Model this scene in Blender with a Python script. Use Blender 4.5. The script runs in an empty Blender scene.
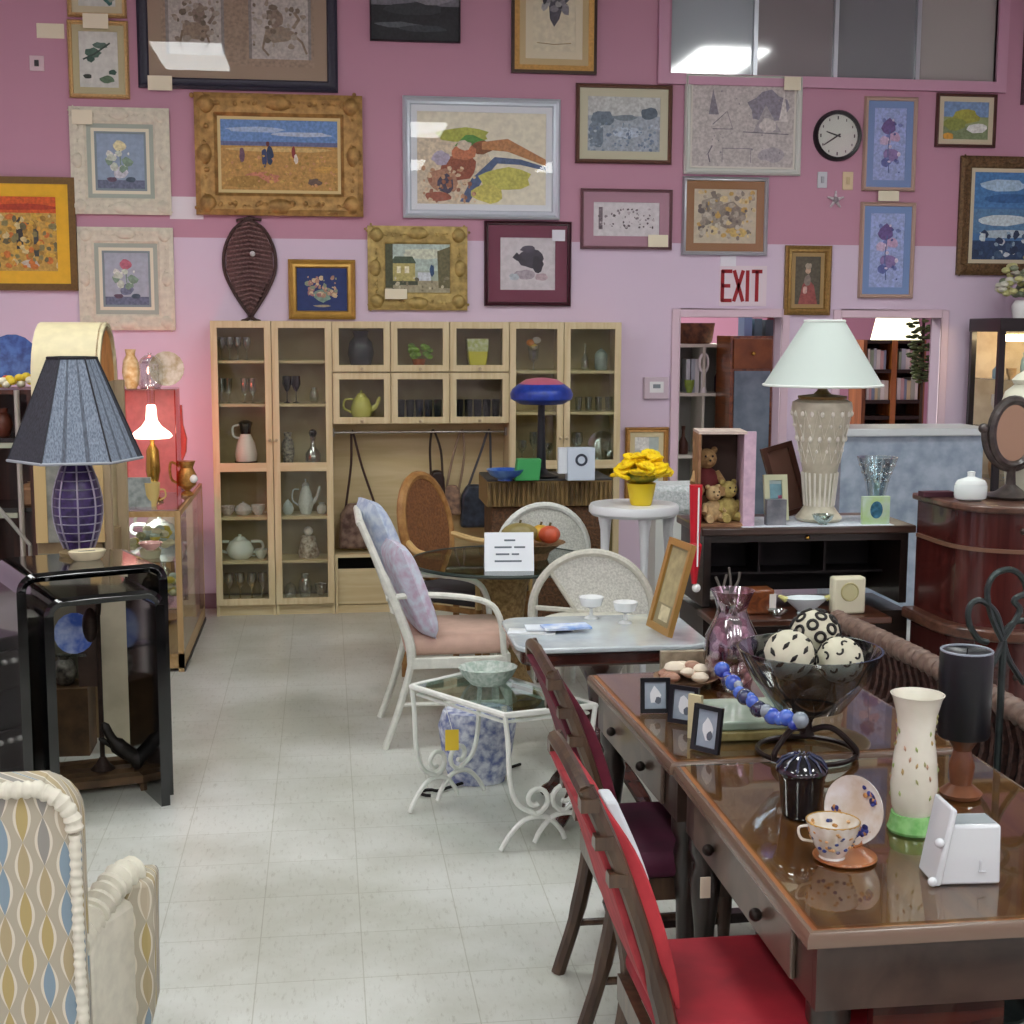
import bpy, bmesh, math, random
from mathutils import Vector, Matrix, noise
R_=math.radians; PI=math.pi
SC=bpy.context.scene; COL=SC.collection
# ---------------------------------------------------------------- camera
EYE=1.85; FOC=1400.0
CR=Matrix.Rotation(R_(-7.6),3,'Z')@Matrix.Rotation(R_(90-7.5),3,'X')@Matrix.Rotation(R_(0.2),3,'Z')
cd=bpy.data.cameras.new('camera'); cam=bpy.data.objects.new('camera',cd); COL.objects.link(cam)
cam.matrix_world=Matrix.Translation((0,0,EYE))@CR.to_4x4()
cd.sensor_width=36; cd.lens=36*FOC/1024; cd.clip_end=100; SC.camera=cam
def ray(x,y): return CR@Vector((x-512,512-y,-FOC))
def at(x,y,Y):
    d=ray(x,y); return Vector((0,0,EYE))+d*(Y/d.y)
def onh(x,y,h):
    d=ray(x,y); return Vector((0,0,EYE))+d*((h-EYE)/d.z)
def mpp(Y): return Y/FOC*1.012
# ---------------------------------------------------------------- materials
def lin(h):
    h=h.lstrip('#'); c=[int(h[i:i+2],16)/255 for i in (0,2,4)]
    return tuple((v/12.92 if v<=.04045 else ((v+.055)/1.055)**2.4) for v in c)+(1,)
MC={}
def mat(hx,rough=.5,metal=0,var=.0,scale=20,bump=0,coat=0,hx2=None,wood=False,emit=0,trans=0,ior=1.45,stretch=(1,1,1)):
    key=(hx,rough,metal,var,scale,bump,coat,hx2,wood,emit,trans,stretch)
    if key in MC: return MC[key]
    m=bpy.data.materials.new('surface_'+hx.strip('#')); m.use_nodes=True
    nt=m.node_tree; N=nt.nodes; L=nt.links; b=N['Principled BSDF']
    b.inputs['Base Color'].default_value=lin(hx); b.inputs['Roughness'].default_value=rough
    b.inputs['Metallic'].default_value=metal; b.inputs['Coat Weight'].default_value=coat
    b.inputs['IOR'].default_value=ior; b.inputs['Coat Roughness'].default_value=.08
    if trans: b.inputs['Transmission Weight'].default_value=trans
    if emit:
        b.inputs['Emission Color'].default_value=lin(hx); b.inputs['Emission Strength'].default_value=emit
    if var or bump or hx2:
        tc=N.new('ShaderNodeTexCoord'); mp=N.new('ShaderNodeMapping'); mp.inputs['Scale'].default_value=stretch
        L.new(tc.outputs['Object'],mp.inputs['Vector'])
        nz=N.new('ShaderNodeTexNoise'); nz.inputs['Scale'].default_value=scale; nz.inputs['Detail'].default_value=5
        if wood: nz.inputs['Distortion'].default_value=1.2
        L.new(mp.outputs['Vector'],nz.inputs['Vector'])
        rp=N.new('ShaderNodeValToRGB'); rp.color_ramp.elements[0].position=.35; rp.color_ramp.elements[1].position=.65
        c=lin(hx)
        c2=lin(hx2) if hx2 else tuple(min(1,v*(1-var)) for v in c[:3])+(1,)
        rp.color_ramp.elements[0].color=c2; rp.color_ramp.elements[1].color=c if hx2 else tuple(min(1,v*(1+var*.6)) for v in c[:3])+(1,)
        L.new(nz.outputs['Fac'],rp.inputs['Fac']); L.new(rp.outputs['Color'],b.inputs['Base Color'])
        if bump:
            bp=N.new('ShaderNodeBump'); bp.inputs['Strength'].default_value=min(1,bump); bp.inputs['Distance'].default_value=.01
            L.new(nz.outputs['Fac'],bp.inputs['Height']); L.new(bp.outputs['Normal'],b.inputs['Normal'])
    MC[key]=m; return m
def wood(h1,h2,rough=.35,scale=6,coat=.2,axis=0):
    st=[8,8,8]; st[axis]=.6
    return mat(h1,rough,hx2=h2,scale=scale*.5,wood=True,coat=coat,stretch=tuple(st),bump=.02)
def paint(h): return mat(h,.6,var=.22,scale=55)
def clear(tint='#ffffff',alpha=.12,rough=.02,name='clear_glass',gl=.5):
    key=('clear',tint,alpha,rough,gl)
    if key in MC: return MC[key]
    m=bpy.data.materials.new(name); m.use_nodes=True; nt=m.node_tree; N=nt.nodes; L=nt.links
    N.remove(N['Principled BSDF']); out=N['Material Output']
    tr=N.new('ShaderNodeBsdfTransparent'); tr.inputs['Color'].default_value=lin(tint)
    g=N.new('ShaderNodeBsdfGlossy'); g.inputs['Roughness'].default_value=rough
    fr=N.new('ShaderNodeFresnel'); fr.inputs['IOR'].default_value=1.3+gl
    ad=N.new('ShaderNodeMath'); ad.operation='ADD'; ad.inputs[1].default_value=alpha; ad.use_clamp=True
    ge=N.new('ShaderNodeNewGeometry'); bf=N.new('ShaderNodeMath'); bf.operation='SUBTRACT'; bf.inputs[0].default_value=1; L.new(ge.outputs['Backfacing'],bf.inputs[1])
    ml=N.new('ShaderNodeMath'); ml.operation='MULTIPLY'; L.new(fr.outputs[0],ml.inputs[0]); L.new(bf.outputs[0],ml.inputs[1])
    L.new(ml.outputs[0],ad.inputs[0])
    mx=N.new('ShaderNodeMixShader'); L.new(ad.outputs[0],mx.inputs[0]); L.new(tr.outputs[0],mx.inputs[1]); L.new(g.outputs[0],mx.inputs[2])
    L.new(mx.outputs[0],out.inputs['Surface']); MC[key]=m; return m
def milky(tint,op=.45,rough=.1):
    key=('milky',tint,op,rough)
    if key in MC: return MC[key]
    m=bpy.data.materials.new('milky_glass'); m.use_nodes=True; nt=m.node_tree; N=nt.nodes; L=nt.links
    b=N['Principled BSDF']; b.inputs['Base Color'].default_value=lin(tint); b.inputs['Roughness'].default_value=rough
    b.inputs['Alpha'].default_value=op
    MC[key]=m; return m
# ---------------------------------------------------------------- mesh builder
class MB:
    def __init__(s): s.v=[]; s.f=[]; s.mi=[]; s.ms=[]
    def slot(s,m):
        if m not in s.ms: s.ms.append(m)
        return s.ms.index(m)
    def add(s,vs,fs,m,M=None):
        o=len(s.v); k=s.slot(m)
        for p in vs:
            p=Vector(p); s.v.append(M@p if M else p)
        for f in fs: s.f.append([i+o for i in f]); s.mi.append(k)
        return s
    def box(s,x0,x1,y0,y1,z0,z1,m,M=None):
        v=[(x,y,z) for z in (z0,z1) for y in (y0,y1) for x in (x0,x1)]
        return s.add(v,[(0,2,3,1),(4,5,7,6),(0,1,5,4),(2,6,7,3),(0,4,6,2),(1,3,7,5)],m,M)
    def cbox(s,c,d,m,M=None):
        return s.box(c[0]-d[0]/2,c[0]+d[0]/2,c[1]-d[1]/2,c[1]+d[1]/2,c[2]-d[2]/2,c[2]+d[2]/2,m,M)
    def lathe(s,pr,m,n=24,c=(0,0,0),M=None,sx=1,sy=1,cap=True):
        vs=[];fs=[]
        for r,z in pr:
            r=max(r,.0004)
            for i in range(n):
                a=2*PI*i/n; vs.append((c[0]+r*sx*math.cos(a),c[1]+r*sy*math.sin(a),c[2]+z))
        for j in range(len(pr)-1):
            for i in range(n):
                fs.append((j*n+i,j*n+(i+1)%n,(j+1)*n+(i+1)%n,(j+1)*n+i))
        if cap: fs.append(tuple(range(n-1,-1,-1))); fs.append(tuple((len(pr)-1)*n+i for i in range(n)))
        return s.add(vs,fs,m,M)
    def ball(s,c,r,m,n=12,sc=(1,1,1),M=None):
        pr=[(r*math.sin(PI*j/n),-r*math.cos(PI*j/n)*sc[2]) for j in range(n+1)]
        return s.lathe(pr,m,max(8,n+4),c,M,sc[0],sc[1])
    def tube(s,pts,r,m,n=8,closed=False,M=None,flat=1):
        P=[Vector(p) for p in pts]; N=len(P); rs=r if isinstance(r,(list,tuple)) else [r]*N
        vs=[];fs=[]; up=None
        for i in range(N):
            if closed: t=(P[(i+1)%N]-P[i-1])
            else: t=P[min(i+1,N-1)]-P[max(i-1,0)]
            if t.length<1e-9: t=Vector((0,0,1))
            t.normalize()
            if up is None:
                up=Vector((0,0,1)) if abs(t.z)<.9 else Vector((1,0,0))
            up=(up-t*up.dot(t))
            if up.length<1e-6: up=t.orthogonal()
            up.normalize(); sd=t.cross(up)
            for k in range(n):
                a=2*PI*k/n; vs.append(P[i]+(up*math.cos(a)*flat+sd*math.sin(a))*rs[i])
        for i in range(N if closed else N-1):
            for k in range(n):
                a,b=i*n,((i+1)%N)*n
                fs.append((a+k,b+k,b+(k+1)%n,a+(k+1)%n))
        if not closed: fs.append(tuple(range(n))); fs.append(tuple((N-1)*n+n-1-k for k in range(n)))
        return s.add(vs,fs,m,M)
    def prism(s,poly,d0,d1,m,plane='xz',M=None):
        n=len(poly)
        f={'xz':lambda a,b,d:(a,d,b),'xy':lambda a,b,d:(a,b,d),'yz':lambda a,b,d:(d,a,b)}[plane]
        vs=[f(a,b,d0) for a,b in poly]+[f(a,b,d1) for a,b in poly]
        fs=[tuple(range(n)),tuple(range(2*n-1,n-1,-1))]+[(i,(i+1)%n,n+(i+1)%n,n+i) for i in range(n)]
        return s.add(vs,fs,m,M)
    def ring(s,x0,x1,z0,z1,prof,mlist,M=None):
        # mitred frame in the xz plane; prof = [(inset, y)] ; mlist one material per profile segment
        for j in range(len(prof)):
            a=prof[j]; b=prof[(j+1)%len(prof)]
            if j==len(prof)-1: pass
            vs=[]
            for ins,y in (a,b):
                vs+=[(x0+ins,y,z0+ins),(x1-ins,y,z0+ins),(x1-ins,y,z1-ins),(x0+ins,y,z1-ins)]
            fs=[(i,(i+1)%4,4+(i+1)%4,4+i) for i in range(4)]
            s.add(vs,fs,mlist[j%len(mlist)],M)
        return s
    def build(s,name,parent=None,loc=None,rz=0,bevel=0,sub=0,kind=None,label=None,seg=2):
        me=bpy.data.meshes.new(name); me.from_pydata([tuple(v) for v in s.v],[],s.f)
        for m in s.ms: me.materials.append(m)
        for p,k in zip(me.polygons,s.mi): p.material_index=k; p.use_smooth=True
        bm=bmesh.new(); bm.from_mesh(me); bmesh.ops.remove_doubles(bm,verts=bm.verts,dist=1e-6)
        bmesh.ops.recalc_face_normals(bm,faces=bm.faces)
        for e in bm.edges:
            if len(e.link_faces)==2 and not sub:
                if e.calc_face_angle(0)>R_(38) or e.link_faces[0].material_index!=e.link_faces[1].material_index and e.calc_face_angle(0)>.1: e.smooth=False
        bm.to_mesh(me); bm.free()
        o=bpy.data.objects.new(name,me); COL.objects.link(o)
        if parent: o.parent=parent
        if loc is not None: o.location=loc
        o.rotation_euler.z=rz
        if bevel:
            b=o.modifiers.new('bevel','BEVEL'); b.width=bevel; b.segments=seg; b.limit_method='ANGLE'; b.angle_limit=R_(40)
        if sub:
            b=o.modifiers.new('sub','SUBSURF'); b.levels=sub; b.render_levels=sub
        if kind: o['kind']=kind
        if label: o['label']=label
        return o
def tag(o,label,cat,group=None):
    o['label']=label; o['category']=cat
    if group: o['group']=group
    return o
def thing(name,label,cat,loc=(0,0,0),rz=0,group=None):
    o=bpy.data.objects.new(name,None); COL.objects.link(o); o.location=loc; o.rotation_euler.z=rz
    o.empty_display_size=.1
    return tag(o,label,cat,group)
def dup(root,loc,rz,label,group=None):
    r=root.copy(); COL.objects.link(r); r.location=loc; r.rotation_euler.z=rz; r['label']=label
    if group: r['group']=group
    for ch in list(root.children):
        c=ch.copy(); COL.objects.link(c); c.parent=r
        for g in list(ch.children):
            d=g.copy(); COL.objects.link(d); d.parent=c
    return r
def arc(cx,cy,r,a0,a1,n,f=lambda a,b:(a,0,b)):
    return [f(cx+r*math.cos(R_(a0+(a1-a0)*i/n)),cy+r*math.sin(R_(a0+(a1-a0)*i/n))) for i in range(n+1)]
def spline(pts,k=6):
    P=[Vector(p) for p in pts]; P=[P[0]*2-P[1]]+P+[P[-1]*2-P[-2]]; out=[]
    for i in range(1,len(P)-2):
        for j in range(k):
            t=j/k; a,b,c,d=P[i-1],P[i],P[i+1],P[i+2]
            out.append(.5*((2*b)+(c-a)*t+(2*a-5*b+4*c-d)*t*t+(3*b-a-3*c+d)*t**3))
    out.append(P[-2]); return out
# ---------------------------------------------------------------- common materials
WHITE=mat('#eceeea',.35); CREAM=mat('#e6dcb8',.5,var=.08); BLACK=mat('#0c0d10',.18,coat=.4)
DARKIRON=mat('#1b1a1a',.45,metal=.6); GOLD=mat('#b8924a',.35,metal=.7,var=.2,scale=60,bump=.2); BRASS=mat('#c09a4a',.25,metal=.9)
BIRCH=wood('#d8c9a2','#cab78c',.45,5,.05,2); BIRCHX=wood('#d8c9a2','#cab78c',.45,5,.05,0)
MAHOG=wood('#4a2018','#2c110d',.25,6,.5,0); MAHOGZ=wood('#4a2018','#2c110d',.25,6,.5,2); DARKW=wood('#2b1c17','#17100d',.35,6,.3,0); DARKWZ=wood('#2b1c17','#17100d',.35,6,.3,2)
WALNUT=wood('#8a4e25','#5a2d14',.3,5,.5,1); OAK=wood('#b98a4e','#9a6c37',.4,5,.2,2)
GLASS=clear(alpha=.05,gl=.15); CRYS=clear('#eef4f4',alpha=.22,gl=.35,rough=.08); PANE=clear('#f4f6f2',alpha=.015,gl=.12,name='cabinet_glass')
WPLAST=mat('#eef0ee',.25); TAGM=mat('#f0ead2',.7)
# ================================================================ ROOM SHELL
W=9.30; TH=.14; CH=4.30; XL,XR,YB=-4.6,6.6,-4.5
def wall_mat():
    m=bpy.data.materials.new('two_tone_pink_paint'); m.use_nodes=True; nt=m.node_tree; N=nt.nodes; L=nt.links; b=N['Principled BSDF']
    b.inputs['Roughness'].default_value=.62
    g=N.new('ShaderNodeNewGeometry'); sp=N.new('ShaderNodeSeparateXYZ'); L.new(g.outputs['Position'],sp.inputs[0])
    gt=N.new('ShaderNodeMath'); gt.operation='GREATER_THAN'; gt.inputs[1].default_value=2.415; L.new(sp.outputs['Z'],gt.inputs[0])
    nz=N.new('ShaderNodeTexNoise'); nz.inputs['Scale'].default_value=.9; nz.inputs['Detail'].default_value=4; L.new(g.outputs['Position'],nz.inputs['Vector'])
    mx=N.new('ShaderNodeMix'); mx.data_type='RGBA'; mx.inputs['A'].default_value=lin('#dccade'); mx.inputs['B'].default_value=lin('#c391a6')
    L.new(gt.outputs[0],mx.inputs['Factor'])
    m2=N.new('ShaderNodeMix'); m2.data_type='RGBA'; m2.blend_type='MULTIPLY'; m2.inputs['Factor'].default_value=.5
    rp=N.new('ShaderNodeValToRGB'); rp.color_ramp.elements[0].color=(.86,.84,.86,1); rp.color_ramp.elements[1].color=(1,1,1,1)
    L.new(nz.outputs['Fac'],rp.inputs['Fac']); L.new(mx.outputs['Result'],m2.inputs['A']); L.new(rp.outputs['Color'],m2.inputs['B'])
    L.new(m2.outputs['Result'],b.inputs['Base Color'])
    b2=N.new('ShaderNodeBump'); b2.inputs['Strength'].default_value=.06; n2=N.new('ShaderNodeTexNoise'); n2.inputs['Scale'].default_value=120
    L.new(n2.outputs['Fac'],b2.inputs['Height']); L.new(b2.outputs['Normal'],b.inputs['Normal'])
    return m
def tile_mat(name,size,off,c1,c2,mort,rough,mw,dirt=0):
    m=bpy.data.materials.new(name); m.use_nodes=True; nt=m.node_tree; N=nt.nodes; L=nt.links; b=N['Principled BSDF']
    tc=N.new('ShaderNodeTexCoord'); mp=N.new('ShaderNodeMapping'); mp.inputs['Location'].default_value=(-off[0],-off[1],0)
    L.new(tc.outputs['Object'],mp.inputs['Vector'])
    br=N.new('ShaderNodeTexBrick'); br.offset=0; br.squash=1; br.inputs['Scale'].default_value=1; br.inputs['Brick Width'].default_value=size
    br.inputs['Row Height'].default_value=size; br.inputs['Mortar Size'].default_value=mw; br.inputs['Mortar Smooth'].default_value=.3
    br.inputs['Color1'].default_value=lin(c1); br.inputs['Color2'].default_value=lin(c2); br.inputs['Mortar'].default_value=lin(mort); br.inputs['Bias'].default_value=-.2
    L.new(mp.outputs['Vector'],br.inputs['Vector'])
    col=br.outputs['Color']
    if dirt:
        n1=N.new('ShaderNodeTexNoise'); n1.inputs['Scale'].default_value=1.3; n1.inputs['Detail'].default_value=6; n1.inputs['Roughness'].default_value=.6; L.new(tc.outputs['Object'],n1.inputs['Vector'])
        r1=N.new('ShaderNodeValToRGB'); r1.color_ramp.elements[0].position=.38; r1.color_ramp.elements[0].color=lin('#d6d6cc'); r1.color_ramp.elements[1].position=.62; r1.color_ramp.elements[1].color=(1,1,1,1)
        L.new(n1.outputs['Fac'],r1.inputs['Fac'])
        x1=N.new('ShaderNodeMix'); x1.data_type='RGBA'; x1.blend_type='MULTIPLY'; x1.inputs['Factor'].default_value=.8
        L.new(col,x1.inputs['A']); L.new(r1.outputs['Color'],x1.inputs['B']); col=x1.outputs['Result']
        n2=N.new('ShaderNodeTexNoise'); n2.inputs['Scale'].default_value=26; n2.inputs['Detail'].default_value=8; n2.inputs['Roughness'].default_value=.75; 
        mp2=N.new('ShaderNodeMapping'); mp2.inputs['Scale'].default_value=(2.6,.6,1); L.new(tc.outputs['Object'],mp2.inputs['Vector']); L.new(mp2.outputs['Vector'],n2.inputs['Vector'])
        r2=N.new('ShaderNodeValToRGB'); r2.color_ramp.elements[0].position=.33; r2.color_ramp.elements[0].color=(.52,.50,.44,1); r2.color_ramp.elements[1].position=.46; r2.color_ramp.elements[1].color=(1,1,1,1)
        L.new(n2.outputs['Fac'],r2.inputs['Fac'])
        x2=N.new('ShaderNodeMix'); x2.data_type='RGBA'; x2.blend_type='MULTIPLY'; x2.inputs['Factor'].default_value=.55
        L.new(col,x2.inputs['A']); L.new(r2.outputs['Color'],x2.inputs['B']); col=x2.outputs['Result']
        L.new(n1.outputs['Fac'],b.inputs['Roughness'])
        mr=N.new('ShaderNodeMapRange'); mr.inputs['To Min'].default_value=.22; mr.inputs['To Max'].default_value=.42; L.new(n1.outputs['Fac'],mr.inputs['Value']); L.new(mr.outputs[0],b.inputs['Roughness'])
    else: b.inputs['Roughness'].default_value=rough
    L.new(col,b.inputs['Base Color']); return m
WALLM=wall_mat(); FLOORM=tile_mat('vinyl_floor_tile',.3048,(.087-.3048,3.83-.3048*2),'#d0d3ce','#cacdc7','#b4b6ac',.3,.002,1)
CEILM=tile_mat('ceiling_tile',.61,(.1,.2),'#b9bab6','#aeb0ad','#d4d4d0',.8,.012)
PINKTRIM=mat('#c99bb2',.5); DOORTRIM=mat('#dcc3d0',.5); BACKPINK=mat('#a5748c',.6)
def struct(mb,name,**k):
    o=mb.build(name,**k); o['kind']='structure'; return o
struct(MB().box(XL-.1,XR+.1,YB-.1,13.6,-.1,0,FLOORM),'floor')
struct(MB().box(XL-.1,XR+.1,YB-.1,W+TH,CH,CH+.1,CEILM),'ceiling')
# door and transom openings measured on the wall plane
dA0,dA1=at(678,400,W).x,at(779,400,W).x; dB0,dB1=at(838,400,W).x,at(937,400,W).x
dz=at(678,317,W).z; w0,w1=at(671,60,W).x,at(996,60,W).x; wz0=at(671,75,W).z+.01; wz1=4.15
wb=MB()
def wp(x0,x1,z0,z1): wb.box(x0,x1,W,W+TH,z0,z1,WALLM)
wp(XL,w0,0,CH); wp(w0,w1,wz1,CH); wp(w0,w1,dz,wz0); wp(w0,dA0,0,dz); wp(dA1,dB0,0,dz); wp(dB1,w1,0,dz); wp(w1,XR,0,CH)
wall_back=struct(wb,'wall_back')
struct(MB().box(XL-.1,XL,YB,13.6,0,CH,WALLM),'wall_left'); struct(MB().box(XR,XR+.1,YB,13.6,0,CH,WALLM),'wall_right')
struct(MB().box(XL,XR,YB-.1,YB,0,CH,mat('#c9b9c0',.6)),'wall_front')
struct(MB().box(XL,XR,13.5,13.6,0,3.0,BACKPINK),'wall_rear_room')
struct(MB().box(XL,XR,W+TH,13.6,3.0,3.1,mat('#d8d8d2',.8)),'ceiling_rear_room')
struct(MB().box(XL,dA0-.05,W-.012,W,0,.1,mat('#8a6f7c',.5)),'baseboard_back')
def casing(x0,x1,n):
    m=MB(); t=.055
    m.box(x0-t,x0,W-.02,W+TH+.01,0,dz+t,DOORTRIM); m.box(x1,x1+t,W-.02,W+TH+.01,0,dz+t,DOORTRIM); m.box(x0,x1,W-.02,W+TH+.01,dz,dz+t,DOORTRIM)
    struct(m,'door_%d'%n,bevel=.004)
casing(dA0,dA1,1); casing(dB0,dB1,2)
# transom window
wr=MB().ring(w0-.09,w1+.07,wz0-.07,wz1+.07,[(0,W),(0,W-.03),(.07,W-.03),(.07,W+.1)],[PINKTRIM])
win=struct(wr,'window_1')
xs=[at(x,40,W).x for x in (671,756,836.5,919,996)]; xs[0]=w0; xs[4]=w1
tones=['#a9b6bd','#857f82','#7a7e84','#aba8a4']  # pane greys, lightened to stand in for the reflected ceiling
def pane_mat(h,g):
    return mat(h,.06,metal=0,coat=1.0,ior=2.2)
for i in range(4):
    MB().box(xs[i]+(.01 if i else -.0),xs[i+1]-(.01 if i<3 else -.0),W+.03,W+.04,wz0,wz1,pane_mat(tones[i],0)).build('pane',parent=win)
ALU=mat('#c2c8cf',.3,metal=.5)
for i in (1,2,3): MB().box(xs[i]-.014,xs[i]+.014,W+.0,W+.05,wz0,wz1,ALU).build('mullion',parent=win)
# ceiling lights
PANEL=bpy.data.materials.new('lit_diffuser'); PANEL.use_nodes=True
pb=PANEL.node_tree.nodes['Principled BSDF']; pb.inputs['Base Color'].default_value=(.9,.9,.9,1); pb.inputs['Emission Color'].default_value=(.97,1,.98,1); pb.inputs['Emission Strength'].default_value=13
lx=[-3.5,-1.15,1.2,3.6,5.7]; ly=[5.2,.8,-3.0]
names={0:'far left',1:'left',2:'middle',3:'right',4:'far right'}; rows={0:'nearest the pink picture wall',1:'above the front of the shop floor',2:'behind the photographer'}
first=None
for j,yy in enumerate(ly):
    for i,xx in enumerate(lx):
        if j==0 and i==4: continue
        if j==0 and i==3: yy=5.75
        if j==0 and i==0: yy=5.2
        lab='recessed fluorescent ceiling light, %s of the row %s'%(names[i],rows[j])
        t=thing('ceiling_light',lab,'ceiling light',(xx,yy,CH),0,'ceiling lights')
        MB().box(-.33,.33,-.67,.67,-.03,0,mat('#e4e4e0',.5)).build('housing',t)
        MB().box(-.3,.3,-.64,.64,-.04,-.03,PANEL).build('diffuser',t)
wd=bpy.data.worlds.new('world'); SC.world=wd; wd.use_nodes=True; wd.node_tree.nodes['Background'].inputs[0].default_value=(.6,.65,.7,1); wd.node_tree.nodes['Background'].inputs[1].default_value=.3
def lamp(kind,loc,e,size=.2,col=(1,1,1),rot=None,name='light'):
    l=bpy.data.lights.new(name,kind); l.energy=e; l.color=col
    if kind=='AREA': l.size=size
    else: l.shadow_soft_size=size
    o=bpy.data.objects.new(name,l); COL.objects.link(o); o.location=loc
    if rot: o.rotation_euler=rot
    return o
lamp('AREA',(3.3,11.6,2.95),90,1.6,(1,.97,.9),name='rear_room_light')
# ================================================================ PICTURES
rnd=random.Random(5)
def blobpoly(cx,cy,rx,ry,n=12,j=.25,seed=0):
    r=random.Random(seed*7+int(cx*1000)+int(cy*777)); out=[]
    for i in range(n):
        a=2*PI*i/n; k=1-j*r.random(); out.append((cx+rx*k*math.cos(a),cy+ry*k*math.sin(a)))
    return out
def cl(v): return max(.0,min(1.,v))
def picture(name,box,label,cat,frame,fw,mounts=(),art=(),bg='#dddddd',fd=.035,glass=False,ornate=0,Y=W,tilt=0,group=None,prof=None,roll=0):
    """box = pixel box of the whole frame; fw frame width px; mounts [(width px, hex)]; art = drawing list in 0..1 coords"""
    k=mpp(Y); a=at(box[0],box[3],Y); b=at(box[2],box[1],Y)
    w=b.x-a.x; h=b.z-a.z
    t=thing(name,label,cat,((a.x+b.x)/2,Y-.002,(a.z+b.z)/2),0,group)
    if roll: t.rotation_euler.y=roll
    x0,x1,z0,z1=-w/2,w/2,-h/2,h/2; f=fw*k; d=fd
    fm=frame if isinstance(frame,(list,tuple)) else [frame]
    if f>0:
        m=MB()
        if len(fm)==1: pr=[(0,0),(0,-d*.7),(f*.25,-d),(f*.55,-d*.7),(f*.85,-d*.8),(f,-d*.5),(f,0)]; ml=[fm[0]]
        else: pr=[(0,0),(0,-d),(f*.35,-d),(f*.35,-d*.8),(f,-d*.55),(f,0)]; ml=[fm[0],fm[0],fm[0],fm[1],fm[1],fm[1]]
        m.ring(x0,x1,z0,z1,pr,ml)
        if ornate:
            r=random.Random(3)
            P=2*(w+h); n=int(P/(ornate*1.5))
            for i in range(n):
                s_=i/n*P; 
                if s_<w: p=(x0+s_,z0+f*.35)
                elif s_<w+h: p=(x1-f*.35,z0+s_-w)
                elif s_<2*w+h: p=(x1-(s_-w-h),z1-f*.35)
                else: p=(x0+f*.35,z1-(s_-2*w-h))
                q=ornate*(.7+.5*r.random()); m.ball((p[0]+(r.random()-.5)*f*.4,-d*.8,p[1]+(r.random()-.5)*f*.4),q,fm[0],5,(1,.6,1))
            for cx in (x0+f*.5,x1-f*.5):
                for cz in (z0+f*.5,z1-f*.5): m.ball((cx,-d*.7,cz),f*.42,fm[0],7,(1,.5,1))
            for cx,cz in ((0,z1-f*.4),(0,z0+f*.4),(x0+f*.4,0),(x1-f*.4,0)): m.ball((cx,-d*.7,cz),f*.36,fm[0],7,(1.8 if cx==0 else 1,.5,1 if cx==0 else 1.4))
        m.build('frame',t)
    ins=f; y=-d*.45
    for mw,hx in mounts:
        q=mw*k; MB().ring(x0+ins-.001,x1-ins+.001,z0+ins-.001,z1-ins+.001,[(0,y+.004),(0,y),(q,y),(q,y+.004)],[mat(hx,.7)]).build('mount',t)
        ins+=q; y+=.002
    ax0,ax1,az0,az1=x0+ins-.002,x1-ins+.002,z0+ins-.002,z1-ins+.002; aw,ah=ax1-ax0,az1-az0
    am=MB(); yb=y+.004; am.box(ax0,ax1,yb,0,az0,az1,mat(bg,.6,var=.10,scale=30))
    for j,s_ in enumerate(art):
        yy=yb-.0003*(j+1)
        X=lambda u:ax0+cl(u)*aw; Z=lambda v:az0+cl(v)*ah
        if s_[0]=='r': _,u0,v0,u1,v1,hx=s_; poly=[(X(u0),Z(v0)),(X(u1),Z(v0)),(X(u1),Z(v1)),(X(u0),Z(v1))]
        elif s_[0]=='b':
            _,cx,cy,rx,ry,hx=s_; poly=[(X(u),Z(v)) for u,v in blobpoly(cx,cy,rx,ry,13,.28,j)]
        elif s_[0]=='p': _,pts,hx=s_; poly=[(X(u),Z(v)) for u,v in pts]
        elif s_[0]=='l':
            _,pts,wd_,hx=s_; L=[]; Rr=[]
            for i,(u,v) in enumerate(pts):
                p=Vector((X(u),Z(v))); a_=Vector((X(pts[max(0,i-1)][0]),Z(pts[max(0,i-1)][1]))); b_=Vector((X(pts[min(len(pts)-1,i+1)][0]),Z(pts[min(len(pts)-1,i+1)][1])))
                tt=(b_-a_); tt=tt.normalized() if tt.length else Vector((1,0)); nn=Vector((-tt.y,tt.x))*wd_*ah/2
                L.append(p+nn); Rr.append(p-nn)
            mm=paint(hx)
            for i in range(len(L)-1): am.add([(L[i].x,yy,L[i].y),(L[i+1].x,yy,L[i+1].y),(Rr[i+1].x,yy,Rr[i+1].y),(Rr[i].x,yy,Rr[i].y)],[(0,1,2,3)],mm)
            continue
        elif s_[0]=='s': # scatter: region, count, size, colours
            _,u0,v0,u1,v1,n,sz,cols=s_; r=random.Random(len(art)*13+j)
            for i in range(n):
                u,v=u0+(u1-u0)*r.random(),v0+(v1-v0)*r.random(); hx=cols[i%len(cols)]; q=sz*(.5+r.random())
                poly=[(X(a_),Z(b_)) for a_,b_ in blobpoly(u,v,q*ah/aw*(.6+.8*r.random()),q,7,.4,i)]
                am.add([(p,yy-.00004*i,z) for p,z in poly],[tuple(range(len(poly)))],paint(hx))
            continue
        am.add([(p,yy,z) for p,z in poly],[tuple(range(len(poly)))],paint(hx))
    am.build('artwork',t)
    if glass: MB().box(x0+f*.9,x1-f*.9,-d*.5-.004,-d*.5-.002,z0+f*.9,z1-f*.9,PICGL).build('glass',t)
    return t
PICGL=clear(alpha=.0,gl=.12,rough=.01,name='picture_glass')
def f_(hx,metal=.3,bump=0,var=.15): return mat(hx,.4,metal=metal,var=var,scale=70,bump=bump)
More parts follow.
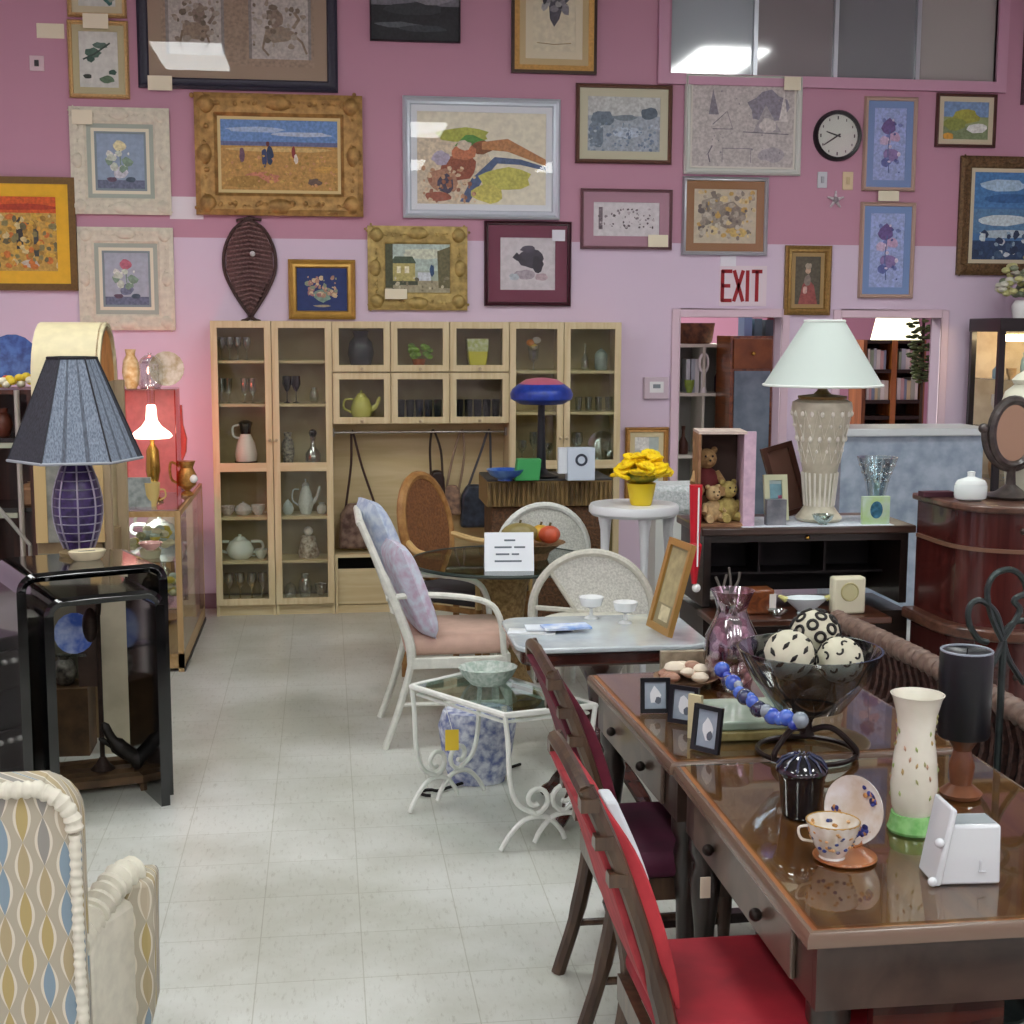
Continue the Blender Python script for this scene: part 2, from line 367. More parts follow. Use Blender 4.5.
picture('framed_painting',(-45,178,75,290),'orange town painting in a flat yellow frame, at the left edge below the dark panel','painting',[f_('#6e5328'),mat('#e8b51c',.4,var=.06)],18,(),
 [('r',0,.78,1,1,'#d9622e'),('b',.6,.86,.5,.05,'#b5432a'),('r',0,0,1,.78,'#c9a452'),('s',.0,.05,1,.75,170,.045,['#8a8456','#d8b24a','#a5823c','#cf7c3c','#6c6648','#d8c890','#d8a848']),('r',.52,.3,.6,.72,'#3b3a38'),('r',.72,.2,.78,.6,'#4c514c'),('b',.68,.1,.12,.06,'#c8c0b0')],bg='#c58a3c')
picture('framed_print',(68,-50,125,17),'botanical print in a thin gold frame at the very top left','print',f_('#c9a874'),4,((6,'#c8c0a0'),),[('b',.8,.25,.18,.25,'#3f6f6a'),('s',.3,.2,.9,.6,12,.08,['#56786a','#8c9a8a'])],bg='#c9cdc6')
picture('framed_print',(70,22,128,98),'green bird and branch print in a thin gold frame above the cream flower paintings','print',f_('#cfae78'),4,((6,'#bdb690'),),
 [('b',.35,.62,.25,.10,'#4c6a5c'),('b',.55,.75,.22,.07,'#5b7468'),('l',[(.1,.5),(.4,.6),(.8,.8)],.03,'#3a4c42'),('b',.3,.5,.12,.06,'#39574b'),('b',.7,.15,.22,.08,'#5f7a60'),('b',.2,.2,.12,.05,'#40483f'),('b',.85,.28,.12,.06,'#3d5b50')],bg='#d4d6cf',glass=True)
picture('framed_print_pair',(139,-70,336,88),'wide navy-framed pair of horse and rider rubbings on a taupe mat','print',f_('#2c2b3c',0),10,((12,'#a08c78'),),
 [('r',-.0,0,1,1,'#a08c78'),('r',.03,-.2,.41,1,'#8f8a86'),('r',.05,-.2,.39,.985,'#bab4ac'),('r',.57,-.2,.98,1,'#8f8a86'),('r',.59,-.2,.96,.985,'#bdb7b0'),
  ('r',.03,0,.41,.09,'#a08c78'),('r',.57,0,.98,.07,'#a08c78'),('b',.22,.30,.11,.09,'#93826f'),('b',.25,.44,.05,.10,'#87766a'),('l',[(.14,.3),(.12,.18),(.14,.13)],.02,'#7d6c5a'),('l',[(.29,.3),(.31,.2),(.28,.14)],.02,'#7d6c5a'),('l',[(.31,.36),(.35,.44),(.33,.5)],.03,'#87766a'),('s',.08,.2,.37,.6,40,.025,['#8d8070','#6d6152','#a59a8c']),('b',.77,.28,.12,.08,'#9a8a78'),('b',.75,.42,.05,.10,'#8f7f70'),('l',[(.68,.28),(.66,.16),(.7,.1)],.02,'#8a7a68'),('l',[(.85,.3),(.92,.22),(.95,.12)],.02,'#8a7a68'),('l',[(.86,.34),(.9,.42),(.87,.48)],.03,'#93826f'),('s',.6,.16,.94,.6,45,.025,['#9a8d7d','#7a6d5e','#aaa093'])],bg='#a08c78',glass=True)
picture('dark_seascape_canvas',(370,-22,460,41),'unframed dark grey seascape canvas at the top of the wall','painting',f_('#222226',0),1,(),[('r',0,.55,1,1,'#74757c'),('r',0,0,1,.55,'#2c2f33'),('b',.5,.5,.4,.12,'#3a3e42'),('b',.3,.25,.3,.05,'#5d6468'),('b',.7,.65,.25,.1,'#8a8a90'),('b',.6,.2,.3,.06,'#40464b')],bg='#2b2e32')
picture('framed_drawing',(511,-42,597,73),'black ink leaf-cluster drawing in a gold frame at the top of the wall','drawing',[f_('#3b2a1e'),f_('#c79a56')],8,((6,'#c8b488'),(7,'#dcd3b8')),
 [('p',[(.15,1),(.9,1),(.86,.72),(.7,.62),(.62,.45),(.5,.34),(.4,.45),(.38,.62),(.2,.72)],'#565560'),('s',.25,.55,.8,.95,30,.05,['#8b8990','#3e3d46','#a9a8a8']),('l',[(.1,.12),(.5,.10),(.9,.12)],.012,'#a08c62')],bg='#ddd5ba',glass=True)
for bx,lb,fl,bg in (((73,109,169,214),'upper of two distressed cream frames with a cream rose painting','#e2dcae','#93a8bf'),((81,228,173,330),'lower of two distressed cream frames with a pink rose painting','#bb6f80','#aab4c2')):
    picture('framed_painting',bx,lb,'painting',mat('#d9d6c2',.6,var=.10,scale=30,bump=.4),15,((4,'#a7b3a6'),(3,'#e2dfc8'),(2,'#86989c')),
     [('r',0,0,1,.16,'#6e7890'),('b',.48,.78,.16,.11,fl),('l',[(.48,.7),(.5,.4)],.02,'#7d9a86'),('s',.25,.35,.75,.65,14,.07,['#c7d3c4','#84a08c','#dbe0d8']),('b',.5,.3,.17,.14,'#c9ccd4' if fl[1]=='e' else '#767f98'),('b',.3,.17,.12,.05,'#6b5a6c'),('b',.7,.17,.12,.05,'#4f6272')],bg=bg,ornate=.006)
picture('ornate_framed_landscape',(197,97,362,215),'wide carved gold frame around a field landscape with walking figures','painting',mat('#a8834c',.45,metal=.4,var=.35,scale=22,bump=.35),21,((3,'#d8c48c'),),
 [('r',0,.66,1,1,'#6f95cb'),('b',.3,.86,.3,.05,'#a9bfdd'),('b',.7,.8,.3,.04,'#b7c6dc'),('r',0,.62,1,.69,'#6a7299'),('r',0,0,1,.63,'#bf9554'),('b',.5,.58,.5,.04,'#d6b877'),('b',.35,.18,.2,.09,'#c7846a'),('b',.2,.12,.2,.1,'#a98545'),('s',0,.03,1,.5,130,.022,['#a08544','#d4ab60','#ab8844','#cf9b6a','#c8a45c']),
  ('b',.42,.5,.035,.16,'#33425f'),('b',.37,.46,.03,.15,'#3f4a70'),('b',.40,.66,.02,.04,'#6a3b3a'),('b',.18,.5,.025,.13,'#775a6a'),('b',.62,.54,.02,.11,'#8c3a3a'),('b',.64,.45,.02,.08,'#e6dccb'),('b',.8,.12,.07,.07,'#6f5c50'),('b',.9,.3,.12,.06,'#cfa254')],bg='#b98f50',fd=.06,ornate=.015)
picture('framed_watercolour',(403,100,560,218),'large abstract watercolour with green and red splashes in a silver-white frame','painting',mat('#c9d3dd',.3,metal=.35),8,((6,'#dfe5ea'),),
 [('p',[(0,.0),(0,.75),(.2,.8),(.5,.7),(.6,.4),(.4,0)],'#ddd0b6'),('b',.35,.75,.24,.09,'#b4bc58'),('b',.42,.66,.14,.11,'#5f9a4a'),('b',.5,.62,.1,.08,'#8a5a3c'),('p',[(.5,.68),(.7,.72),(1,.5),(1,.43),(.7,.58),(.5,.6)],'#c08a5c'),('p',[(.33,.03),(.42,.28),(.6,.52),(.8,.5),(1,.42),(1,.38),(.8,.44),(.62,.45),(.5,.25),(.4,.02)],'#56698c'),
  ('b',.68,.28,.24,.14,'#c9c766'),('b',.55,.12,.14,.12,'#d2cc6a'),('b',.32,.4,.18,.17,'#9c5a44'),('b',.36,.56,.11,.1,'#c97f5c'),('b',.36,.64,.07,.06,'#d8cdb8'),('b',.18,.5,.08,.09,'#b9b2c6'),('b',.2,.25,.15,.14,'#b88a70'),('b',.22,.22,.07,.12,'#4d4a5f'),('b',.16,.08,.12,.06,'#a5624c'),('s',.05,.03,.45,.4,50,.025,['#c59a78','#a06b54','#ddc7a6'])],bg='#e6e2cc',glass=True)
picture('framed_print',(575,86,672,163),'blue pond landscape print in a brown wooden frame','print',f_('#6a4a3c',0),4,((8,'#c6c4aa'),),
 [('r',0,0,1,1,'#a9b4bf'),('r',0,.65,1,1,'#c3c8c6'),('b',.2,.6,.2,.16,'#707f8c'),('b',.85,.7,.15,.12,'#5e6c78'),('b',.5,.62,.2,.06,'#7f8d96'),('b',.12,.3,.12,.28,'#7b8a98'),('b',.55,.35,.25,.12,'#bccbd8'),('s',0,0,1,.5,110,.03,['#8f9fb0','#b9c6d0','#9aa9b8','#7688a0'])],bg='#a9b4bf')
picture('framed_etching',(683,77,802,174),'big pencil study sheet in a pale frame left of the wall clock','drawing',mat('#cfd3cc',.4,metal=.1),6,((2,'#d9d6cc'),),
 [('r',.0,.0,1,1,'#c4bebb'),('b',.75,.72,.22,.22,'#8f8b98'),('p',[(.85,.55),(.9,.9),(.94,.55)],'#d5d0cc'),('p',[(.6,.42),(.72,.75),(.88,.42)],'#aaa4a8'),('b',.74,.5,.1,.1,'#d0cac6'),('p',[(.16,.62),(.2,.92),(.26,.62)],'#8a8690'),('l',[(.2,.5),(.34,.66),(.4,.45),(.2,.45)],.012,'#807b84'),('l',[(.5,.42),(.95,.4)],.012,'#7b7680'),('b',.78,.15,.14,.1,'#b0aab0'),('l',[(.3,.05),(.3,.22),(.58,.22),(.58,.05)],.01,'#8d8890'),('l',[(.18,.05),(.16,.15),(.2,.25)],.015,'#77727c'),('s',.1,.1,.9,.9,30,.012,['#8b8690','#a7a1a5'])],bg='#c4bebb')
picture('framed_print',(580,190,672,249),'small horse sketch on a mauve mat in a dusky brown frame','print',f_('#7c5a60',0),3,((10,'#ad8595'),),
 [('s',.08,.25,.92,.8,70,.035,['#5a5258','#8e868c','#6a6068','#b8b0b4']),('r',.08,.2,.14,.85,'#7a7076')],bg='#d6d3d6',glass=True)
picture('framed_print',(681,178,768,255),'sepia cluster-of-faces print with brown mat in a silver frame above the exit sign','print',mat('#b9bcc2',.3,metal=.5),4,((8,'#97704c'),),
 [('b',.3,.6,.25,.3,'#a39a8c'),('b',.6,.5,.25,.3,'#8e8478'),('s',.05,.1,.95,.95,130,.05,['#847b70','#c6bfae','#a09586','#d9c795','#6c6460','#c7a45c','#b8ae9c']),('b',.7,.2,.2,.1,'#d1b46a')],bg='#c9bfa6',glass=True)
for bx,lb in (((861,98,917,191),'upper of two blue floral prints in narrow beige frames, right of the clock'),((857,203,915,298),'lower of two blue floral prints in narrow beige frames, beside the portrait')):
    picture('framed_print',bx,lb,'print',mat('#bfa394',.5),4,((7,'#7a95c4'),),
     [('r',0,0,1,1,'#a2b2e0'),('b',.45,.75,.25,.12,'#6d5a92'),('b',.65,.6,.2,.08,'#c9a8c8'),('b',.35,.55,.2,.08,'#cdb6d2'),('b',.55,.35,.25,.12,'#8d7aae'),('b',.4,.25,.18,.07,'#5f6aa8'),('l',[(.5,.7),(.45,.4),(.5,.1)],.015,'#56689a'),('s',.2,.1,.85,.85,16,.03,['#7582bc','#e0d3e6','#4f5a96'])],bg='#a2b2e0',glass=bx[1]<150)
picture('framed_painting',(934,95,996,147),'small yellow-green landscape in a dark red frame at upper right','painting',f_('#5c3b34',0),3,((5,'#cfc4a8'),),
 [('r',0,.6,1,1,'#7c9cc4'),('r',0,0,1,.35,'#7f9068'),('b',.5,.6,.35,.22,'#a9a84c'),('b',.25,.4,.3,.18,'#8f9a4c'),('b',.75,.3,.25,.15,'#e6e8e4'),('b',.12,.08,.14,.1,'#d8a040')],bg='#9aa878',glass=True)
picture('framed_seascape',(955,158,1065,275),'blue breaking-wave seascape in a wide carved brown frame at right edge','painting',mat('#6f5638',.5,metal=.35,var=.4,scale=60,bump=.7),12,((4,'#cdc3a8'),),
 [('r',0,.6,1,1,'#4f82b8'),('b',.4,.85,.35,.08,'#a9c6dd'),('b',.5,.7,.4,.06,'#3c689c'),('r',0,.3,1,.58,'#5d86ac'),('b',.4,.45,.45,.07,'#c8d8de'),('b',.5,.3,.5,.06,'#b6c9d2'),('r',0,0,1,.22,'#33496a'),('s',0,0,1,.3,40,.05,['#2c3c58','#8fa9bc','#47617f','#c9d6da'])],bg='#4f7cae',ornate=.010)
picture('framed_needlework',(289,260,355,319),'small flower-basket needlework on navy in a gold frame above the display cupboards','needlework',mat('#c19a4e',.35,metal=.5,var=.1),8,(),
 [('b',.5,.35,.2,.16,'#7f9a8c'),('s',.22,.35,.78,.8,60,.05,['#c8a488','#b08a74','#d4bf9c','#a97a7a','#8e9a80']),('b',.5,.12,.22,.03,'#a39a80')],bg='#26386e')
picture('ornate_framed_townscape',(368,227,467,310),'square gold frame around a street scene with a yellow town house','painting',mat('#ab955a',.45,metal=.4,var=.3,scale=25,bump=.35),17,(),
 [('r',0,.45,1,1,'#b7cac0'),('b',.6,.8,.4,.12,'#cfd6c0'),('r',0,0,1,.25,'#a7a186'),('r',.1,.22,.46,.62,'#b9b070'),('p',[(.08,.6),(.15,.74),(.42,.74),(.48,.6)],'#51604e'),('r',.18,.4,.24,.54,'#efeccb'),('r',.3,.4,.37,.54,'#efeccb'),('r',0,.1,.12,1,'#50543c'),('p',[(.82,.1),(.8,.85),(1,.95),(1,.1)],'#6d6a4c'),('r',.5,.25,.7,.42,'#cfd8de'),('b',.72,.45,.04,.15,'#3e5a80'),('r',0,.16,.5,.24,'#4d5442'),('s',.05,.02,.95,.3,20,.04,['#857f66','#c9c4a8','#6d6a58'])],bg='#a9b8a8',ornate=.008)
picture('framed_dog_drawing',(484,222,571,306),'black dog head drawing on a wine-red mat in a dark red frame','drawing',f_('#3c1420',0),4,((12,'#723048'),),
 [('b',.55,.6,.27,.22,'#3e3b48'),('p',[(.3,.72),(.22,.62),(.3,.56),(.5,.5)],'#34323e'),('b',.68,.5,.12,.18,'#2e2c38'),('b',.5,.78,.15,.08,'#4d4a58'),('b',.45,.3,.22,.1,'#a9a0aa'),('b',.75,.25,.14,.08,'#bda8b0'),('b',.25,.25,.1,.08,'#b8c4cc')],bg='#d0ccd0',glass=True)
picture('framed_portrait',(783,246,831,315),'small portrait of a seated figure in red in an antique gold frame','painting',mat('#9a7b45',.4,metal=.5,var=.2,scale=60,bump=.3),7,((4,'#a58a5c'),),
 [('r',0,0,1,1,'#5c5648'),('p',[(.15,0),(.3,.4),(.5,.55),(.75,.4),(.9,0)],'#9a5450'),('b',.5,.5,.16,.14,'#8b7f76'),('b',.52,.72,.13,.1,'#c8a890'),('b',.52,.8,.16,.07,'#a39684'),('b',.4,.3,.1,.1,'#d0a8a0')],bg='#5a5446')
picture('framed_print',(1020,-30,1075,105),'dark-framed picture cut off by the top right edge','picture',f_('#4a2a38',0),6,((5,'#8d6a78'),),[('b',.5,.5,.3,.3,'#7a6670')],bg='#a99aa0')
# leaning gold frame right of the display cupboards stands on the floor behind things
# ---- wall ornaments
def card(box,label,hx='#e9e2c8',cat='price card',Y=W,d=.004,name='price_card'):
    a=at(box[0],box[3],Y); b=at(box[2],box[1],Y)
    return tag(MB().box(0,b.x-a.x,-d,0,0,b.z-a.z,mat(hx,.7)).build(name,loc=(a.x,Y-.001,a.z)),label,cat)
card((37,24,64,38),'small cream card on the mauve wall left of the bird print')
card((170,197,203,219),'white paper note pinned just left under the carved landscape frame','#e4dfe6')
card((148,76,172,90),'cream price tag stuck on the lower left corner of the navy frame',Y=W-.04)
card((83,14,108,28),'cream price tag between the two small gold frames',Y=W-.04)
card((72,110,92,124),'cream price tag on the upper cream frame corner',Y=W-.045)
card((552,230,565,241),'tiny white price sticker on the dog drawing frame','#dfe0ea',Y=W-.04)
card((648,235,668,247),'cream price tag on the horse sketch corner',Y=W-.04)
card((878,191,899,201),'cream price tag between the two blue floral prints',Y=W-.04)
card((784,77,801,90),'cream price tag on the top right corner of the pencil study',Y=W-.045)
card((385,289,407,299),'cream price tag on the lower left of the town scene',Y=W-.055)
card((720,256,736,266),'small white sticker hanging just over the exit sign','#e8e6ee')
def plate(box,label,hx,cat,detail):
    a=at(box[0],box[3],W); b=at(box[2],box[1],W); w=b.x-a.x; h=b.z-a.z
    t=thing('wall_plate',label,cat,((a.x+b.x)/2,W,(a.z+b.z)/2))
    MB().box(-w/2,w/2,-.01,0,-h/2,h/2,mat(hx,.4)).build('cover',t,bevel=.003); MB().box(-w*.15,w*.15,-.018,-.01,-h*.2,h*.2,mat(detail,.4)).build('switch',t)
plate((30,56,44,71),'small wall outlet with a dark socket near the left edge','#d8c0c8','outlet','#2a2428')
plate((817,172,827,188),'grey light switch plate under the wall clock','#c8ccd2','light switch','#a8acb4')
plate((842,172,853,190),'cream light switch plate under the clock, nearer the blue prints','#dcc8a4','light switch','#c8b48c')
st=MB()
for i in range(5):
    a=R_(90+72*i); st.tube([(0,-.01,0),(.06*math.cos(a),-.012,.06*math.sin(a))],[.014,.006],mat('#cfc6cc',.4,var=.3,scale=60),6)
st.ball((0,-.012,0),.022,mat('#8d858c',.4),6); p=at(835,200,W); tag(st.build('star_ornament',loc=(p.x,W,p.z)),'silver-grey star-shaped ornament under the light switches','ornament')
# wall clock
p=at(837,136,W); r=25*mpp(W)
t=thing('wall_clock','round black-rimmed wall clock with a white dial','clock',(p.x,W,p.z)); Mx=Matrix.Rotation(R_(90),4,'X')
MB().lathe([(r*.82,0.0),(r,0),(r,.02),(r*.94,.035),(r*.84,.03),(r*.82,.0)],mat('#1d1a1e',.3),40,M=Mx,cap=False).build('rim',t)
dm=MB().lathe([(r*.84,0),(r*.84,.012)],mat('#d8ddd4',.4),40,M=Mx); dk=mat('#2a2a2c',.5)
for i in range(12):
    a=R_(30*i); q=r*.70; s_=.012 if i%3 else .017
    dm.cbox((q*math.sin(a),-.0135,q*math.cos(a)),(s_*.5,.002,s_*1.3),dk)
dm.build('dial',t)
for ang,l,nm in ((-72,.5,'hour_hand'),(237,.68,'minute_hand')):
    a=R_(ang); MB().tube([(-.02*math.sin(a),-.017,-.02*math.cos(a)),(l*r*math.sin(a),-.017,l*r*math.cos(a))],[.006,.0035],dk,6).build(nm,t)
MB().lathe([(r*.83,.022),(r*.83,.024)],GLASS,40,M=Mx).build('lens',t)
# EXIT sign with letter strokes
a=at(719,306,W); b=at(767,266,W); w=b.x-a.x; h=b.z-a.z
t=thing('exit_sign','white paper sign with red hand-cut letters EXIT above the doorway','sign',(a.x,W,a.z))
MB().box(0,w,-.003,0,0,h,mat('#e2d3dc',.6)).build('backing',t)
RED=mat('#9c1420',.5); lh=h*.72; lw=w*.18; z0=h*.14; sw=w*.075
def letter(ch,x):
    m=MB(); y0,y1=-.005,-.003
    def st_(p,q): 
        p=Vector((p[0],p[1]));q=Vector((q[0],q[1])); d=(q-p).normalized()*sw*.5; n=Vector((-d.y,d.x))
        m.prism([tuple(p-d*.6+n),tuple(q+d*.6+n),tuple(q+d*.6-n),tuple(p-d*.6-n)],y0,y1,RED)
    X=lambda u:x+u*lw; Z=lambda v:z0+v*lh
    S={'E':[((0,0),(0,1)),((0,1),(1,1)),((0,.5),(.8,.5)),((0,0),(1,0))],'X':[((0,0),(1,1)),((0,1),(1,0))],'I':[((.5,0),(.5,1))],'T':[((0,1),(1,1)),((.5,0),(.5,1))]}[ch]
    for p,q in S: st_((X(p[0]),Z(p[1])),(X(q[0]),Z(q[1])))
    m.build('letter',t,label='red letter '+ch)
for ch,x in zip('EXIT',(.06,.31,.50,.70)): letter(ch,x*w)
# thermostat
a=at(643,399,W); b=at(668,377,W); w=b.x-a.x; h=b.z-a.z
t=thing('thermostat','white thermostat in a clear cover left of the doorway','thermostat',((a.x+b.x)/2,W,(a.z+b.z)/2))
MB().box(-w/2,w/2,-.03,0,-h/2,h/2,mat('#cdbcc8',.4)).build('cover',t,bevel=.006); MB().box(-w*.28,w*.28,-.036,-.03,-h*.2,h*.3,mat('#e8e8ea',.3)).build('body',t); MB().box(-w*.15,w*.15,-.038,-.036,-.0,h*.18,mat('#7d8790',.3)).build('display',t)
# woven fish
p=at(250,270,W); k=mpp(W)
t=thing('wicker_fish','dark brown woven wicker fish hanging on the wall','wall ornament',(p.x,W,p.z))
def fishout(s=1): 
    L=[(0,48),(14,38),(23,20),(24,0),(17,-18),(6,-36),(-2,-46)]
    return [(x*k*s,-.02,z*k*s) for x,z in L]
WK=mat('#46302c',.6,var=.4,scale=90,bump=.8)
lf=[(-x,y,z) for x,y,z in fishout()]
MB().tube(spline(fishout()+[(-9*k,-.02,-49*k)],4),.011,WK,6).tube(spline(lf+[(9*k,-.02,-49*k)],4),.011,WK,6).tube([(-12*k,-.02,46*k),(0,-.02,49*k),(12*k,-.02,47*k)],.009,WK,6).build('rim',t)
fm=MB().prism([(x*.93,z) for x,y,z in fishout()]+[(-x*.93,z) for x,y,z in fishout()[::-1]],-.02,-.004,mat('#6a4c4a',.8,hx2='#4a3433',scale=90)); FM=mat('#8d6d6a',.7,hx2='#5c4442',scale=70,bump=.5)
for i in range(-10,11):
    z=i*4.2; o_=[(48,0),(38,14),(20,23),(0,24),(-18,17),(-36,6),(-46,0)]
    hw=next((b1+(b2-b1)*(a1-z)/(a1-a2) for (a1,b1),(a2,b2) in zip(o_,o_[1:]) if a1>=z>=a2),0)*.93
    if hw>3: fm.tube([(-hw*k,-.012,z*k),(0,-.03,(z+3)*k),(hw*k,-.012,z*k)],.012,FM,6,flat=.6)
fm.build('body',t); MB().ball((3*k,-.045,15*k),.018,mat('#d5d5d8',.3),6).build('eye',t)
# ================================================================ BIRCH DISPLAY CUPBOARDS
YF=9.0; YD=9.02; YK=W-.015
zz=lambda y,x=300:at(x,y,YF).z
xx=lambda x:at(x,470,YF).x
TOPZ=zz(321); KN=mat('#b9a98a',.3,metal=.5)
def door(t,xa,xb,za,zb,mid=None,knob=None):
    fw=.042
    m=MB(); m.ring(xa+.002,xb-.002,za+.002,zb-.002,[(0,YF+.018),(0,YF),(fw,YF),(fw,YF+.018)],[BIRCH])
    if mid: m.box(xa+fw,xb-fw,YF,YF+.018,mid-.028,mid+.028,BIRCHX)
    for i in range(len(m.v)): m.v[i]=m.v[i]-t.location
    d=m.build('door',t,bevel=.002)
    g=MB()
    segs=[(za+fw,zb-fw)] if not mid else [(za+fw,mid-.028),(mid+.028,zb-fw)]
    for a,b in segs: 
        MB().box(xa+fw-t.location.x,xb-fw-t.location.x,YF+.008-t.location.y,YF+.011-t.location.y,a,b,PANE).build('glass_pane',d)
    if knob: MB().lathe([(.004,0),(.004,.012),(.011,.018),(.009,.026),(.0,.028)],KN,10,M=Matrix.Translation((knob[0]-t.location.x,YF-t.location.y,knob[1]))@Matrix.Rotation(R_(90),4,'X')).build('knob',d)
def carcass(t,xa,xb,za,zb,shelves,plinth=0):
    ox,oy=t.location.x,t.location.y; th=.018
    B=lambda n,x0,x1,y0,y1,z0,z1,mm=BIRCH:MB().box(x0-ox,x1-ox,y0-oy,y1-oy,z0,z1,mm).build(n,t)
    B('side_panel',xa,xa+th,YD,W-.003,za,zb); B('side_panel',xb-th,xb,YD,W-.003,za,zb)
    B('top_panel',xa+th,xb-th,YD,W-.003,zb-th,zb,BIRCHX); B('bottom_panel',xa+th,xb-th,YD,W-.003,za+plinth,za+plinth+th,BIRCHX)
    B('back_panel',xa+th,xb-th,W-.012,W-.004,za+plinth,zb-th,mat('#bdae8a',.6,hx2='#ab9a74',wood=True,scale=3))
    for s in shelves: B('shelf',xa+th,xb-th,YD+.01,W-.012,s-th,s,BIRCHX)
    if plinth: B('plinth',xa+th,xb-th,YD+.02,YD+.035,za,za+plinth,BIRCHX)
def cupboard(px0,px1,shelf_px,label,mid_px=467,knobside=1):
    xa,xb=xx(px0),xx(px1); t=thing('display_cupboard',label,'cupboard',((xa+xb)/2,9.15,0),0,'birch display cupboards')
    sh=[zz(p) for p in shelf_px]; carcass(t,xa+.001,xb-.001,0,TOPZ,sh+[zz(mid_px)+.0],plinth=.07)
    door(t,xa,xb,.07,TOPZ,zz(mid_px),(xb-.02 if knobside>0 else xa+.02,zz(440)))
    return (xa,xb,sh)
T1=cupboard(213,273.5,(360.6,404,517,561),'tall birch glass-door cupboard, leftmost of the wall unit')
T2=cupboard(273.5,333.5,(360.6,404,517,561),'tall birch glass-door cupboard, second from the left of the wall unit',knobside=-1)
T3=cupboard(509,563,(371,413.5),'tall birch glass-door cupboard behind the blue mushroom lamp')
T4=cupboard(563,620,(371,413.5),'tall birch glass-door cupboard, rightmost of the wall unit',knobside=-1)
MIDZ=zz(467)
cubes=[]
cx=[xx(v) for v in (333.5,391.5,450,509)]
rows_=[(zz(372,400),TOPZ,'upper'),(zz(424,400),zz(372.5,400),'lower')]
for ri,(za,zb,rn) in enumerate(rows_):
    for ci,cn in enumerate(('left','middle','right')):
        xa,xb=cx[ci],cx[ci+1]
        t=thing('wall_cabinet','birch glass-door wall cabinet, %s one in the %s row of six over the open bay'%(cn,rn),'cabinet',((xa+xb)/2,9.15,0),0,'six small wall cabinets')
        carcass(t,xa+.001,xb-.001,za+.001,zb-.001,[]); door(t,xa,xb,za,zb,None,((xa+xb)/2,za+.02))
        cubes.append((xa,xb,za+.019))
# open bay under the wall cabinets: back board, rail, low drawer unit
bz=zz(556); xa,xb=cx[0],cx[3]
tag(MB().box(xa+.001,xb-.001,W-.02,W-.003,.0,rows_[1][0]-.001,wood('#ccba92','#bda97e',.5,3,0,0)).build('back_board',loc=(0,0,0)),'plain birch board lining the open bay behind the hanging handbags','panel')
RY=9.14; rz_=at(400,432,RY).z
rail=thing('hanging_rail','chrome clothes rail with the handbags hanging from it in the open bay','rail',((xa+xb)/2,RY,rz_))
hw=(xb-xa)/2
MB().tube([(-hw+.001,0,0),(hw-.001,0,0)],.010,mat('#b9b6b0',.25,metal=.9),10).build('bar',rail)
for s in (-1,1): MB().cbox((s*(hw-.006),0,0),(.01,.05,.05),mat('#a8a49a',.4,metal=.6)).build('bracket',rail)
la=cx[0]; lb=cx[3]; lm=(la+lb)/2
for xa,xb,lb_ in ((la,lm,'left birch drawer unit on the floor under the handbags'),(lm,lb,'right birch drawer unit behind the round glass table')):
    t=thing('drawer_unit',lb_,'drawer unit',((xa+xb)/2,9.15,0),0,'low birch drawer units')
    ox=(xa+xb)/2
    MB().box(xa+.002-ox,xb-.002-ox,-.13,.13,bz-.02,bz,BIRCHX).build('top_panel',t); MB().box(xa+.002-ox,xa+.02-ox,-.13,.13,0,bz-.02,BIRCH).build('side_panel',t); MB().box(xb-.02-ox,xb-.002-ox,-.13,.13,0,bz-.02,BIRCH).build('side_panel',t)
    MB().box(xa+.02-ox,xb-.02-ox,-.11,.13,.0,.05,BIRCHX).build('plinth',t); MB().box(xa+.02-ox,xb-.02-ox,-.1,-.08,.055,bz-.10,BIRCHX).build('drawer_front',t,bevel=.002); MB().box(xa+.02-ox,xb-.02-ox,.1,.12,.06,bz-.02,mat('#1d1a18',.6)).build('dark_back',t)
